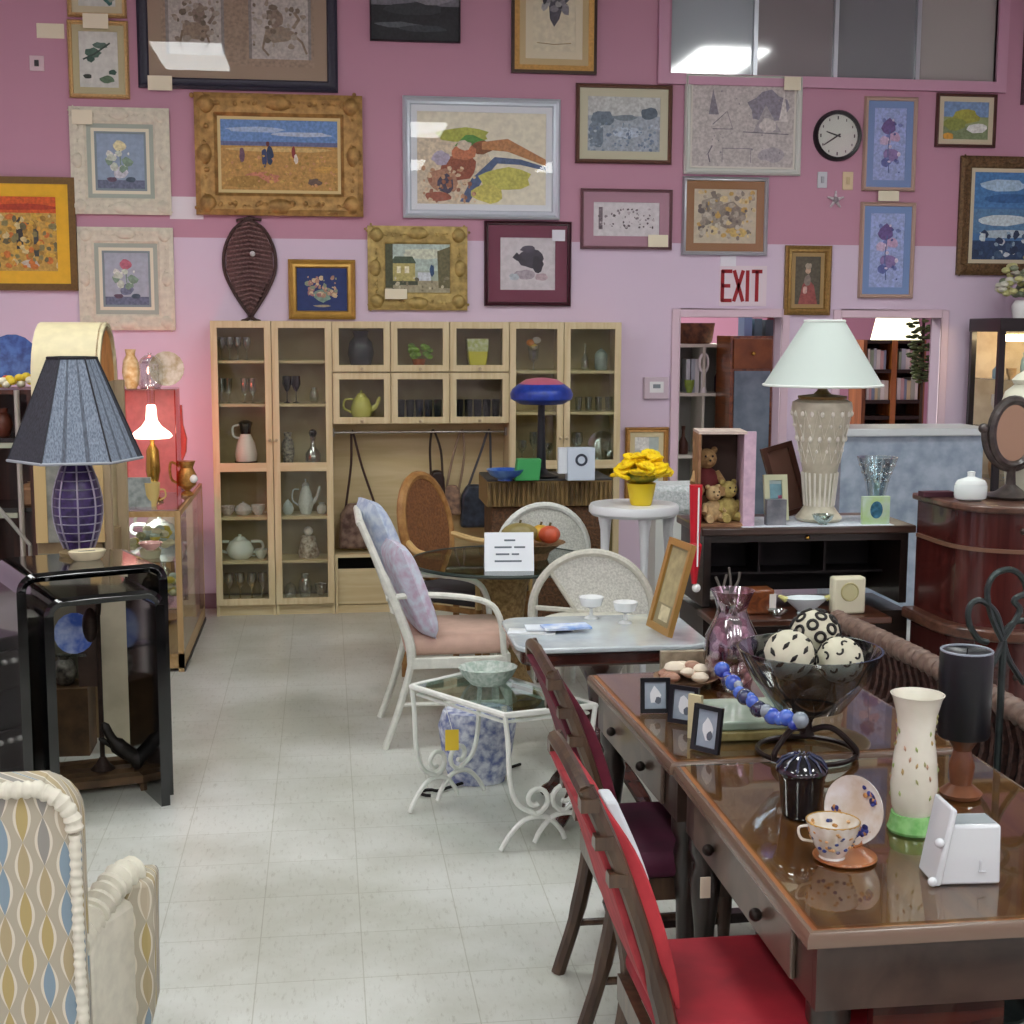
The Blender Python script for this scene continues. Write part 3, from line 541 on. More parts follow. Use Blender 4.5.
# ---------------------------------------------------------------- vessels
def prof(kind,h,r):
    if kind=='goblet': return [(r*.75,0),(r*.7,.01*h),(r*.12,.05*h),(r*.1,.4*h),(r*.5,.5*h),(r,.7*h),(r*.9,h),(r*.82,h),(r*.9,.7*h),(r*.1,.46*h)]
    if kind=='tumbler': return [(r*.8,0),(r,h),(r*.9,h),(r*.7,.08*h)]
    if kind=='vase': return [(r*.6,0),(r*.75,.05*h),(r,.4*h),(r*.85,.7*h),(r*.5,.85*h),(r*.62,h),(r*.52,h),(r*.4,.85*h)]
    if kind=='flare': return [(r*.7,0),(r*.5,.05*h),(r*.35,.3*h),(r*.45,.6*h),(r,h),(r*.9,h),(r*.38,.6*h)]
    if kind=='bottle': return [(r*.9,0),(r,.05*h),(r,.4*h),(r*.35,.62*h),(r*.28,.85*h),(r*.38,.88*h),(r*.4,h),(r*.0,h)]
    if kind=='bowl': return [(r*.4,0),(r*.38,.12*h),(r*.8,.5*h),(r,h),(r*.94,h),(r*.72,.5*h),(r*.3,.2*h)]
    if kind=='jar': return [(r*.8,0),(r,.1*h),(r,.7*h),(r*.8,.78*h),(r*.82,.8*h),(r*.4,.92*h),(r*.12,.94*h),(r*.18,h),(0,h)]
    if kind=='cup': return [(r*.5,0),(r*.55,.1*h),(r*.9,.5*h),(r,h),(r*.93,h),(r*.8,.5*h),(r*.4,.15*h)]
    if kind=='plate': return [(r*.55,0),(r*.6,.02),(r,.03),(r,.034),(r*.6,.026),(0,.022)]
    if kind=='flute': return [(r*.8,0),(r*.1,.04*h),(r*.1,.3*h),(r*.8,.45*h),(r,h),(r*.9,h),(r*.7,.46*h)]
    if kind=='pot': return [(r*.6,0),(r*.9,.15*h),(r,.4*h),(r*.75,.7*h),(r*.5,.78*h),(r*.5,.8*h),(r*.3,.9*h),(r*.1,.92*h),(r*.14,h),(0,h)]
    if kind=='coffee': return [(r*.6,0),(r*.65,.03*h),(r,.3*h),(r*.7,.6*h),(r*.45,.78*h),(r*.5,.8*h),(r*.3,.88*h),(r*.08,.92*h),(r*.12,h),(0,h)]
def vessel(name,kind,P,h,r,m,label,cat,group=None,handle=0,spout=0,rz=0,parts=None,n=18,sx=1):
    if not handle and not spout and not parts:
        o=MB().lathe(prof(kind,h,r),m,n,sx=sx).build(name,loc=P,rz=rz); return tag(o,label,cat,group)
    t=thing(name,label,cat,P,rz,group); MB().lathe(prof(kind,h,r),m,n,sx=sx).build('body',t)
    if handle: MB().tube(spline([(-r*.8,0,h*.7),(-r*1.5,0,h*.68),(-r*1.6,0,h*.4),(-r*.9,0,h*.25)],4),r*.1,m,6).build('handle',t)
    if handle==2: MB().tube(spline([(r*.8,0,h*.7),(r*1.5,0,h*.68),(r*1.6,0,h*.4),(r*.9,0,h*.25)],4),r*.1,m,6).build('handle',t)
    if spout: MB().tube(spline([(r*.8,0,h*.3),(r*1.4,0,h*.5),(r*1.7,0,h*.78)],4),[r*.25]*4+[r*.18]*4+[r*.12],m,8).build('spout',t)
    for p in parts or []: p(t)
    return t
C0=9.14; kk=mpp(C0)
BLUEW=mat('#ccd6d8',.25,var=.12,scale=60); GOLDG=clear('#e8d8a8',alpha=.3,rough=.1,gl=.3)
def put(name,kind,px,shz,wpx,hpx,m,label,cat,group=None,Y=C0,**k):
    x=at(px,(0 if False else 450),Y).x
    return vessel(name,kind,(x,Y,shz+.0005),hpx*kk,wpx*kk/2,m,label,cat,group,**k)
s1=T1[2]; s2=T2[2]; s4=T4[2]
flo=.07+.018
pos=['leftmost','second','third','rightmost']
for i,x in enumerate((224,232,240,249)): put('wine_glass','goblet',x,s1[0],8,22,CRYS,'clear stemmed wine glass on the top shelf of the leftmost cupboard, %s in the row'%pos[i],'glass','clear wine glasses on the top shelf')
for i,x in enumerate((223,230,246,254)): put('champagne_glass','flute',x,s1[1],8,24,CRYS,'tall clear champagne glass on the second shelf of the leftmost cupboard, %s in the row'%pos[i],'glass','clear glasses on the second shelf')
# black and white pitcher
x=at(246,450,C0).x; t=thing('pitcher','white bird-shaped pitcher with black neck and base in the leftmost cupboard','pitcher',(x,C0,MIDZ+.0005))
h=44*kk; r=11*kk
MB().lathe([(r*.95,0),(r,.06*h),(r*1.0,.1*h)],BLACK,20).build('base',t); MB().lathe([(r*.9,.1*h),(r,.25*h),(r*.8,.5*h),(r*.45,.68*h),(r*.45,.7*h)],WPLAST,20).build('body',t)
MB().lathe([(r*.45,.7*h),(r*.5,.85*h),(r*.65,.95*h),(r*.3,h),(0,h)],BLACK,20).build('neck',t); MB().tube(spline([(-r*.5,0,.9*h),(-r*1.1,0,.85*h),(-r*1.05,0,.65*h),(-r*.5,0,.6*h)],4),r*.1,WPLAST,6).build('handle',t)
put('tea_cup','cup',226,s1[2],15,9,mat('#c9b8b4',.3,var=.3,scale=80),'small pinkish tea cup on the shelf over the white tureen','cup',handle=1)
put('covered_dish','pot',242,s1[2],17,13,BLUEW,'low blue-white covered dish between two cups over the white tureen','dish')
put('tea_cup','cup',257,s1[2],14,10,BLUEW,'blue-white tea cup right of the covered dish in the leftmost cupboard','cup',handle=1)
put('soup_tureen','pot',238,s1[3],27,24,mat('#dfe6e2',.25),'big white lidded soup tureen in the leftmost cupboard','tureen',handle=2)
put('gravy_cup','cup',259,s1[3],13,9,mat('#d5dcd8',.25),'small white cup right of the soup tureen','cup',handle=1)
for i,x in enumerate((226,237,249,260)): put('gold_rim_goblet','goblet',x,flo,10,26,GOLDG,'gold-rimmed goblet on the bottom shelf of the leftmost cupboard, %s in the row'%pos[i],'glass','gold rimmed goblets')
for i,x in enumerate((288,297)): put('black_goblet','goblet',x,s2[1],9,26,mat('#1f1d22',.2),'black stemmed goblet in the second cupboard, %s of the two'%('left' if i==0 else 'right'),'glass')
put('clear_jug','vase',315,s2[1],10,15,CRYS,'small clear jug right of the black goblets','jug')
put('patterned_vase','vase',288,MIDZ,13,32,mat('#4a4340',.3,hx2='#a8a090',scale=60),'dark patterned vase left of the decanter in the second cupboard','vase')
t=put('decanter','bottle',313,MIDZ,15,28,clear('#c4ccd4',alpha=.3,rough=.05,gl=.3),'squat glass decanter with a dark stopper in the second cupboard','decanter',parts=[lambda t:MB().ball((0,0,31*kk),4*kk,BLACK,6).build('stopper',t)])
put('coffee_pot','coffee',305,s2[2],16,35,mat('#cfd6d6',.25,var=.1,scale=70),'tall white coffee pot on the middle shelf of the second cupboard','coffee pot',handle=1,spout=1)
put('sugar_bowl','pot',287,s2[2],11,15,mat('#c3cccd',.3),'small pale sugar bowl left of the white coffee pot','bowl')
put('milk_jug','vase',321,s2[2],10,11,mat('#c9d0d0',.3),'small pale milk jug right of the coffee pot','jug')
x=at(307,450,C0).x; t=thing('figurine','brown and white seated figurine in the second cupboard','figurine',(x,C0,s2[3]+.0005)); FG=mat('#7d6a58',.5,hx2='#cfc8bc',scale=40)
MB().lathe([(.06,0),(.07,.03),(.055,.09),(.045,.14),(.02,.15),(0,.155)],FG,12).build('body',t); MB().ball((0,-.01,.175),.03,mat('#d8d2c8',.5),8).build('head',t)
for i,x in enumerate((288,303,319)): put(('sugar_jar','glass_pitcher','glass_bowl')[i],('jar','vase','bowl')[i],x,flo,(11,14,13)[i],(16,24,14)[i],CRYS,('small lidded clear jar at the bottom of the second cupboard','clear glass pitcher at the bottom of the second cupboard','clear glass bowl at the bottom right of the second cupboard')[i],('jar','pitcher','bowl')[i])
# six wall cabinets
def cc(i): return (cubes[i][0]+cubes[i][1])/2,cubes[i][2]+.0005
x,z=cc(0); vessel('dark_glass_vase','vase',(x+.0,C0,z),.24,.085,milky('#3a4048',.85,.05),'smoky dark glass vase in the upper left wall cabinet','vase')
x,z=cc(1); t=thing('potted_plant','small green artificial plant in a terracotta pot inside a wall cabinet','plant',(x,C0,z))
MB().lathe([(.03,0),(.045,.06),(.04,.06),(.03,.03)],mat('#b0623a',.7),14).build('pot',t)
m=MB(); LG=mat('#8ab04a',.5,var=.4,scale=50); r=random.Random(2)
for i in range(26):
    a=r.random()*6.28; q=.02+.055*r.random(); m.ball((q*math.cos(a),q*math.sin(a)*.6,.07+.08*r.random()),.016,LG,5,(1.4,.5,1))
m.build('foliage',t)
x,z=cc(2); t=thing('yellow_vase','square yellow and white vase in the upper right wall cabinet','vase',(x,C0,z))
MB().prism([(-.05,.0),(.05,0),(.062,.07),(.066,.19),(-.07,.19),(-.062,.07)],-.05,.05,mat('#dcd24a',.3)).build('body',t,bevel=.008); MB().prism([(-.0652,.11),(.0652,.11),(.067,.191),(-.071,.191)],-.052,.052,mat('#dde0c0',.3,hx2='#b8c070',scale=40)).build('band',t); MB().box(-.045,.045,-.051,.051,0,.02,mat('#6fa89a',.3)).build('foot',t)
x,z=cc(3); vessel('yellow_teapot','pot',(x-.0,C0,z),.19,.07,mat('#d8d272',.25),'yellow teapot in the lower left wall cabinet','teapot',handle=1,spout=1)
for ci,nm in ((4,'middle'),(5,'right')):
    x,z=cc(ci)
    for i in range(5): vessel('dark_tumbler','tumbler',(x-.12+.06*i,C0-.02,z),.13,.027,milky('#26282f',.9,.05),'dark drinking glass in the lower %s wall cabinet, %s'%(nm,['leftmost of five','second of five','centre of five','fourth of five','rightmost of five'][i]),'glass','dark glasses in the %s cabinet'%nm)
# right cupboards
t=put('lily_vase','flute',533,T3[2][0],12,24,CRYS,'clear vase with orange lilies in the cupboard behind the mushroom lamp','vase',
 parts=[lambda t:[MB().ball((dx,0,.16+dz),.022,mat(c,.5),6,(1.3,.8,1)).build('flower',t) for dx,dz,c in ((-.02,.02,'#e08a3a'),(.02,.035,'#e9e2d4'),(.0,-.01,'#d8b04a'))]])
for i,(x,hh) in enumerate(((522,16),(534,22),(548,14))): put('stemware','goblet',x,MIDZ,10,hh*1.4,CRYS,'clear stem glass low in the cupboard behind the mushroom lamp, %s of three'%('left','middle','right')[i],'glass','clear glassware behind the lamp')
put('storage_jar','jar',600,s4[0],13,22,mat('#9aa6a4',.3,var=.2),'grey lidded storage jar on the top shelf of the rightmost cupboard','jar')
put('bottle','bottle',584,s4[0],8,26,CRYS,'slim clear bottle on the top shelf of the rightmost cupboard','bottle')
for i,x in enumerate((578,588,598,608)): put('short_glass','tumbler',x,s4[1],8,14,CRYS,'short clear glass on the second shelf of the rightmost cupboard, %s in the row'%pos[i],'glass','short clear glasses')
x=at(602,450,9.2).x; vessel('glass_plate','plate',(x,C0+.08,MIDZ+.1),.0,.1,CRYS,'clear cut-glass plate propped up in the rightmost cupboard','plate').rotation_euler=(R_(78),0,0)
put('glass_candlestick','goblet',577,MIDZ,12,30,CRYS,'clear glass candlestick left of the propped plate','candlestick')
put('glass_dish','bowl',608,MIDZ,15,12,CRYS,'clear glass dish before the propped plate','dish',Y=9.07)
# ---------------------------------------------------------------- handbags on the rail
def bag(name,px,py_top,py_bot,wpx,m,label,strap,rz=0,Y=RY,body='prism',hook=None):
    c=at(px,py_bot,Y); k=mpp(Y); t=thing(name,label,'handbag',(c.x,Y,c.z)); h=(py_bot-py_top)*k; w=wpx*k; 
    MB().prism([(-w/2,0),(w/2,0),(w*.46,h*.75),(w*.3,h),(-w*.3,h),(-w*.46,h*.75)],-.045,.045,m).build('body',t,bevel=.02)
    top=rail.location.z+.012-c.z; hx=(at(hook,432,Y).x-c.x)
    MB().tube(spline([(-w*.36,0,h*.75),(hx*.6-.03,0,h+(top-h)*.55),(hx,-.0,top),(hx*.6+.04,0,h+(top-h)*.5),(w*.36,0,h*.75)],5),.008,strap,6).build('strap',t)
    return t
bag('handbag',362,503,548,46,mat('#4a3028',.5,hx2='#8a7264',scale=18),'brown patchwork handbag hanging at the left end of the rail',mat('#3a211a',.5),hook=352)
t=bag('evening_bag',437,470,500,16,mat('#2a1d1a',.4),'slim dark brown pouch hanging by a thin strap from the middle of the rail',mat('#2e1e18',.5),hook=433)
bag('shoulder_bag',478,484,527,36,mat('#23262e',.4,hx2='#3c4452',scale=20),'black and navy shoulder bag hanging at the right end of the rail',mat('#4a4a50',.5),hook=489)
bag('cloth_bag',452,485,515,18,mat('#9c7c64',.7,hx2='#5c4a44',scale=25),'tan cloth bag hanging between the pouch and the black bag',mat('#8a7460',.6),hook=462)
# framed picture leaning right of the cupboards
a=at(624,500,9.27); picture('framed_print',(624,427,668,500),'gold-framed certificate-like print leaning on the wall right of the display cupboards','print',f_('#b98a4c'),5,((5,'#d6c9a0'),),[('r',0,.75,.6,1,'#e8e8e4'),('b',.5,.35,.4,.3,'#9fb4b4'),('b',.5,.5,.25,.15,'#c9d4d0')],bg='#bcc8c4',Y=9.29)
# ================================================================ LEFT SIDE
# ---- black lacquer nest of tables
def waterfall(name,label,loc,rz,w,d,h,th,m):
    t=thing(name,label,'table',loc,rz); R=.07
    def outline(o,sgn=1):
        pts=[]
        for i in range(7): a=R_(180-15*i); pts.append((-w/2+R+(R-o)*math.cos(a),h-R+(R-o)*math.sin(a)))
        for i in range(7): a=R_(90-15*i); pts.append((w/2-R+(R-o)*math.cos(a),h-R+(R-o)*math.sin(a)))
        return pts
    out=outline(0); inn=outline(th)
    m1=MB()
    for i in range(len(out)-1):
        m1.prism([out[i],out[i+1],inn[i+1],inn[i]],0,d,m)
    m1.build('table_top',t)
    for s in (-1,1):
        x0,x1=(-w/2,-w/2+th) if s<0 else (w/2-th,w/2); MB().box(x0,x1,0,d,0,h-R,m).build('leg',t)
    return t
LACQ=mat('#08090b',.12,coat=.8); 
nr=(-.62,5.39); ang=R_(24); wN=.45
cx_,cy_=nr[0]-wN/2*math.cos(ang),nr[1]-wN/2*math.sin(ang)
nt_in=waterfall('nesting_table','smaller black lacquer waterfall table nested in front, nearest the aisle',(cx_,cy_,0),ang,wN,.40,.86,.035,LACQ)
nt_out=waterfall('nesting_table','larger black lacquer waterfall table over the smaller one, carrying the striped lamp',(cx_-.055,cy_+.10,0),ang,.57,.42,.94,.035,LACQ)
# striped lamp
bx=at(79,545,5.72); base=(bx.x,bx.y,.9405)
t=thing('table_lamp','table lamp with a faceted blue-grey striped shade and purple lattice base','lamp',base,R_(10)); k=mpp(5.72)
z0=lambda y:at(79,y,5.72).z-.94
zt,zb=z0(358),z0(459)
PUR=mat('#4c3a74',.3,hx2='#2f2748',scale=40); SILV=mat('#a9a6b8',.3,metal=.4)
hh=z0(461)-.035
bp=[(.075,.0),(.078,.015),(.03,.03)]; MB().lathe(bp,mat('#b9a878',.4,metal=.4),20).build('foot',t)
rr=.5*45*k; pr=[(rr*.35+rr*.65*math.sin(PI*min(1,max(0,.12+.8*i/10))),.03+hh*i/10) for i in range(11)]
MB().lathe(pr,PUR,24).build('vase_body',t)
m=MB()
for i in range(8):
    a=2*PI*i/8; m.tube([((r+.003)*math.cos(a),(r+.003)*math.sin(a),z) for r,z in pr],.004,SILV,5)
for j in range(1,10,1):
    r,z=pr[j]; m.tube([((r+.003)*math.cos(2*PI*i/20),(r+.003)*math.sin(2*PI*i/20),z) for i in range(20)],.0025,SILV,4,closed=True)
m.build('lattice',t)
MB().tube([(0,0,hh+.02),(0,0,zt-.01)],.008,BRASS,8).build('stem',t)
rt,rb=.5*45*k,.5*124*k
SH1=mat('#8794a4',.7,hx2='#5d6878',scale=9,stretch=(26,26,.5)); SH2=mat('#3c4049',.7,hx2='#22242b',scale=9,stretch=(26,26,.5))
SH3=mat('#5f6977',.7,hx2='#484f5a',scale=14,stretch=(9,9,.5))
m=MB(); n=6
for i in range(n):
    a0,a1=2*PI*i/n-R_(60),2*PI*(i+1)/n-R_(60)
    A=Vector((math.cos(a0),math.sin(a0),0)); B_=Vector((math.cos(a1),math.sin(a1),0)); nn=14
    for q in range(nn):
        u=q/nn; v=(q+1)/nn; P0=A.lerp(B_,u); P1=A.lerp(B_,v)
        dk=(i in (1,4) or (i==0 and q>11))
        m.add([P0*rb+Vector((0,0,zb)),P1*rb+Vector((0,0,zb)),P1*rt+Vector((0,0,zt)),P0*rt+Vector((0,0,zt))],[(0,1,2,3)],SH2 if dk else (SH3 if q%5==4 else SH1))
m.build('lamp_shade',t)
m=MB()
for rad,z in ((rb,zb),(rt,zt)):
    m.tube([(rad*math.cos(2*PI*i/n-R_(60)),rad*math.sin(2*PI*i/n-R_(60)),z) for i in range(n)],.006,mat('#9aa0a8' if z==zb else '#15151a',.5),6,closed=True)
for i in range(n):
    a=2*PI*i/n-R_(60); m.tube([(rb*math.cos(a),rb*math.sin(a),zb),(rt*math.cos(a),rt*math.sin(a),zt)],.004,mat('#2a2c33',.5),5)
m.build('trim',t)
# cream oval dish on table
p=at(86,548,5.58); t=thing('soap_dish','cream oval dish with a dark slot on the black table before the lamp','dish',(p.x,5.60,.9405),ang)
MB().lathe([(.5,0),(.62,.01),(.75,.035),(.68,.04),(.5,.02),(0,.016)],CREAM,24,sx=.1,sy=.055).build('body',t); MB().cbox((0,-.0,.03),(.07,.02,.012),mat('#2a2420',.5)).build('slot',t,bevel=.004)
p=at(133,545,5.75); vessel('pink_glass_dish','bowl',(-.72,5.83,.9405),.03,.05,milky('#d8a8a0',.7),'small pinkish dish at the right rear of the black table','dish')
# ---- arched-top cream cabinet (Y 6.3)
YA=6.35; k=mpp(YA); a=at(38,560,YA); b=at(106,560,YA); wA=b.x-a.x; top=at(70,322,YA).z
t=thing('arched_cabinet','tall cream arched-hood cabinet with an orange wooden inner side behind the striped lamp','cabinet',((a.x+b.x)/2,YA,0)); R2=.27; hw=wA/2
CRM=mat('#ddd3ab',.5,var=.06); zc=top-R2
prf=[(R2*2,.9),(R2*2,zc)]+[(R2+R2*math.cos(R_(a_)),zc+R2*math.sin(R_(a_))) for a_ in range(15,180,15)]+[(0,zc),(0,.9)]
inn=[(R2+(R2-.03)*(y-R2)/R2,(z if z<=zc else zc+(z-zc)*(R2-.03)/R2)) for y,z in prf]
m=MB()
for i in range(len(prf)-1): m.prism([prf[i],prf[i+1],inn[i+1],inn[i]],-hw,hw,CRM,'yz')
m.build('hood',t)
MB().box(-hw,hw,0,R2*2,0,.9,mat('#a58f6a',.5,hx2='#7f6c4e',wood=True,scale=4)).build('base_cupboard',t,bevel=.004)
MB().prism(prf[1:-1],hw-.02,hw-.012,mat('#c98a4a',.5,hx2='#b07234',scale=12),'yz').build('side_panel',t)
for s in (0,1):
    y=.0 if s==0 else R2*2-.05
    MB().box(hw-.012,hw+.03,y,y+.06,0,zc,mat('#bba987',.6,hx2='#94826a',scale=10,stretch=(1,1,.2))).build('post',t)
MB().box(-hw-.0,-hw+.05,-.02,0,.9,1.4,mat('#c8ad78',.5)).build('post',t); MB().box(hw-.05,hw,-.02,0,.9,1.4,mat('#c8ad78',.5)).build('post',t)
MB().box(-hw+.05,hw-.05,-.012,-.002,.9,1.4,mat('#9a9a90',.6,hx2='#6f746e',scale=16)).build('front_panel',t)
# ---- dark shelf unit at the left edge
YS=6.6; a=at(-30,560,YS); b=at(38,560,YS)
t=thing('shelf_unit','dark wooden shelf unit with pale metal posts at the left edge','shelf unit',((a.x+b.x)/2,YS,0)); hw=(b.x-a.x)/2; zt=at(10,390,YS).z
REDW=wood('#5c2f20','#3a1c14',.4,4,.2,2)
MB().box(-hw,hw,.33,.36,0,zt,REDW).build('back_panel',t)
MB().box(hw-.02,hw,0,.33,0,zt,REDW).build('side_panel',t); MB().box(-hw,-hw+.02,0,.33,0,zt,REDW).build('side_panel',t)
shz=[]
for i,y in enumerate((438,508,592,700,770)):
    z=at(10,y,YS).z; shz.append(z); MB().box(-hw+.02,hw-.02,.0,.33,z-.02,z,mat('#14110f',.25,coat=.4)).build('shelf',t)
MB().box(-hw+.02,hw-.02,0,.33,zt-.02,zt,REDW).build('top_panel',t)
px_=at(22,500,YS).x-(a.x+b.x)/2
MB().tube([(px_,-.02,.0),(px_,-.02,zt)],.013,mat('#b9b3a8',.35,metal=.5),10).build('post',t)
for x,y in ((10,438),(10,508)):
    z=at(10,y,YS).z; MB().box(-hw,px_-.02,-.012,-.002,z-.045,z-.022,mat('#a9ac98',.4)).build('shelf_edge',t)
# things on the shelf unit
def onshelf(x,i,dy=.15): return (at(x,500,YS+dy).x,YS+dy,(zt if i<0 else shz[i])+.0005)
P=onshelf(17,-1,.2); pl=vessel('blue_plate','plate',(P[0],P[1]+.05,P[2]+.125),.0,.12,mat('#4868a8',.3,hx2='#2a3d74',scale=30),'blue plate standing on top of the left shelf unit','plate'); pl.rotation_euler=(R_(80),0,0)
m=MB(); r=random.Random(9); YEL=mat('#e0c43a',.5); PNK=mat('#c8583a',.5); WHI=mat('#e6dfc4',.5)
for i in range(22): m.ball((-.16+.32*r.random(),-.03+.06*r.random(),.02+.045*r.random()),.022,(YEL,WHI,PNK,YEL)[i%4],6,(1,1,.8))
P=onshelf(10,-1,.06); tag(m.build('fruit_garland',loc=P),'yellow, cream and red porcelain flowers on top of the left shelf unit','ornament')
for nm,x,i,kd,h,r_,c,lb in (('brown_jug',8,3,'vase',.16,.06,'#3c3434','dark grey jug low on the left shelf unit'),('grey_bowl',22,2,'bowl',.08,.09,'#6d6c66','grey bowl on the middle of the left shelf unit'),
  ('small_vase',6,0,'vase',.13,.045,'#6c3a2c','red-brown vase on the second shelf at the left edge'),('pink_cup',4,2,'cup',.07,.05,'#a83248','small pink-red cup at the left edge of the shelf unit'),('clay_head',30,1,'jar',.11,.05,'#a07a58','round tan clay pot beside the black table')):
    P=onshelf(x,i,.1); vessel(nm,kd,P,h,r_,mat(c,.35,var=.2),lb,nm.split('_')[1])
# crossed metal folding legs at the shelf (leaning pale rod)
p0=at(-8,500,6.45); p1=at(30,545,6.45); 
t=thing('floor_easel','pale metal folding stand with crossed rods at the left edge','stand',(p0.x,6.45,0)); SM=mat('#a8a69f',.35,metal=.6)
for q in ((0,p0.z,p1.x-p0.x,p1.z),(p1.x-p0.x-.0,0,p1.x-p0.x,p1.z)): MB().tube([(q[0],0,q[1]),(q[2],.0,q[3])],.009,SM,8).build('rod',t)
# ---- low dark cabinet with white knobs
YC=5.75; a=at(-50,700,YC); b=at(14,700,YC); zc2=at(10,640,YC).z
t=thing('drawer_cabinet','low black cabinet with rows of small white knobs at the left edge','cabinet',((a.x+b.x)/2,YC,0)); hw=(b.x-a.x)/2
MB().box(-hw,hw,0,.4,0.0,zc2,mat('#1c1918',.3,coat=.3)).build('body',t,bevel=.006)
for y in (663,742):
    z=at(10,y,YC).z; MB().box(-hw+.02,hw-.02,-.015,0,z-.12,z+.04,mat('#221d1b',.3,coat=.3)).build('drawer_front',t,bevel=.004)
    for x in (-30,-18,-6,6): MB().ball((at(x,y,YC).x-(a.x+b.x)/2,-.028,z),.012,mat('#c9c9c4',.25),8).build('knob',t)
vessel('silver_bowl','bowl',(at(10,640,YC+.2).x,YC+.15,zc2+.0005),.07,.09,mat('#9c9a92',.3,metal=.5),'dull silver bowl on the low black cabinet','bowl')
# ---- display case
xr=-.775; y0,y1=7.56,8.92; zt=.875; xl=-1.32
t=thing('display_case','glass display case in a pale wood frame along the left of the aisle','display case',((xl+xr)/2,(y0+y1)/2,0)); hx_,hy=(xr-xl)/2,(y1-y0)/2
CW=wood('#c2a274','#a98858',.4,4,.1,2); CWY=wood('#c2a274','#a98858',.4,4,.1,1)
for sx in (-1,1):
    for sy in (-1,1): MB().box(sx*hx_-(.03 if sx>0 else 0),sx*hx_+(0 if sx>0 else .03),sy*hy-(.03 if sy>0 else 0),sy*hy+(0 if sy>0 else .03),.0,zt,CW).build('post',t)
MB().box(-hx_,hx_,-hy,hy,0.02,.10,CWY).build('base',t)
for sx in (-1,1): MB().box(sx*(hx_-.013)-.013,sx*(hx_-.013)+.013,-hy+.03,hy-.03,zt-.03,zt,CWY).build('top_rail',t)
for sy in (-1,1): MB().box(-hx_+.03,hx_-.03,sy*(hy-.013)-.013,sy*(hy-.013)+.013,zt-.03,zt,CWY).build('top_rail',t)
MB().box(-hx_+.01,hx_-.01,-hy+.01,hy-.01,zt+.0005,zt+.008,CRYS).build('glass_top',t)
dsh=[.34,.60]
for z in dsh: MB().box(-hx_+.02,hx_-.02,-hy+.03,hy-.03,z-.006,z,CRYS).build('glass_shelf',t)
MB().box(hx_-.004,hx_-.001,-hy+.03,hy-.03,.1,zt-.03,PANE).build('glass_side',t); MB().box(-hx_+.03,hx_-.03,-hy+.001,-hy+.004,.1,zt-.03,PANE).build('glass_front',t)
MB().box(hx_+.0,hx_+.006,-hy,hy,0,.02,mat('#2a2a2c',.5)).build('kick_strip',t)
mx_,my_=(xl+xr)/2,(y0+y1)/2
FLW=mat('#d8d4b4',.6,hx2='#8a8f6a',scale=40)
items=[('white_bouquet',.09,-.50,.60,'white and yellow porcelain bouquet at the front of the display case','f'),('covered_bowl',.08,.05,.60,'large pale blue covered bowl on the upper case shelf','b'),('pale_tureen',.05,.45,.60,'pale lidded tureen at the back of the upper case shelf','b'),
 ('green_figurines',.12,-.50,.34,'cream and green flower cluster on the lower case shelf','f'),('clear_decanter',.1,.0,.34,'clear decanter on the lower case shelf','c'),('brown_box',.02,.4,.34,'brown carton at the rear of the lower case shelf','x'),
 ('floral_teapot',.05,-.4,.10,'floral teapot on the floor of the display case','b'),('gold_tray',.05,.15,.10,'shallow gold-brown tray on the floor of the display case','p')]
for nm,dx,dy,z,lb,kd in items:
    P=(mx_+dx,my_+dy,z+.0005)
    if kd=='f':
        m=MB(); r=random.Random(hash(nm)%7 if 0 else len(nm))
        m.lathe([(.05,0),(.06,.04),(.04,.06)],WHI,12)
        for i in range(34): a_=r.random()*6.28; q=.13*math.sqrt(r.random()); m.ball((q*math.cos(a_),q*math.sin(a_),.06+.10*r.random()),.028,(WHI,FLW,mat('#d6c35a',.5),mat('#b9c7c0',.5))[i%4],5,(1,1,.7))
        tag(m.build(nm,loc=P),lb,'ornament')
    elif kd=='b': vessel(nm,'pot',P,.15,.10,BLUEW if 'blue' in lb else mat('#c9cdc4',.3),lb,'bowl' if 'bowl' in nm else 'tureen' if 'tureen' in nm else 'teapot',handle=1)
    elif kd=='c': vessel(nm,'bottle',P,.2,.055,CRYS,lb,'decanter')
    elif kd=='x': tag(MB().box(-.09,.09,-.1,.1,0,.1,mat('#a5805a',.7)).build(nm,loc=P),lb,'box')
    else: vessel(nm,'plate',P,.0,.12,mat('#b08c54',.4),lb,'tray')
o_=lamp('AREA',(mx_-.12,my_-.1,.84),3.0,.3,(1,.95,.85),name='case_fill_light')  # unseen fill lamp added to brighten the case contents
# things on the display case
zc3=zt+.0085
k=mpp(7.9)
def px3(x,Y): return at(x,470,Y).x
# glowing lamp
YL=7.95; P=(px3(153,YL),YL,zc3); t=thing('glowing_lamp','small brass lamp with a glowing white glass shade on the display case','lamp',P)
zsh=at(153,438,YL).z-zc3; zto=at(153,410,YL).z-zc3
MB().lathe([(.05,0),(.055,.01),(.02,.03),(.012,.08),(.03,.12),(.04,.17),(.035,zsh-.07),(.012,zsh-.03),(.014,zsh)],BRASS,16).build('base',t)
EM=bpy.data.materials.new('glowing_glass'); EM.use_nodes=True; e=EM.node_tree.nodes['Principled BSDF']; e.inputs['Base Color'].default_value=lin('#ffe8dc'); e.inputs['Emission Color'].default_value=lin('#ffd0b8'); e.inputs['Emission Strength'].default_value=3.5
MB().lathe([(.10,zsh),(.112,zsh+.012),(.10,zsh+.03),(.055,zsh+.065),(.032,zsh+.10),(.026,zto+.02),(.02,zto+.03)],EM,20).build('lamp_shade',t)
MB().lathe([(.02,zto+.03),(.022,zto+.1),(.02,zto+.13)],clear('#ffd8c8',alpha=.2),12).build('chimney',t)
REDG=clear('#f09a8c',alpha=.08,rough=.1,gl=.2,name='red_glass')
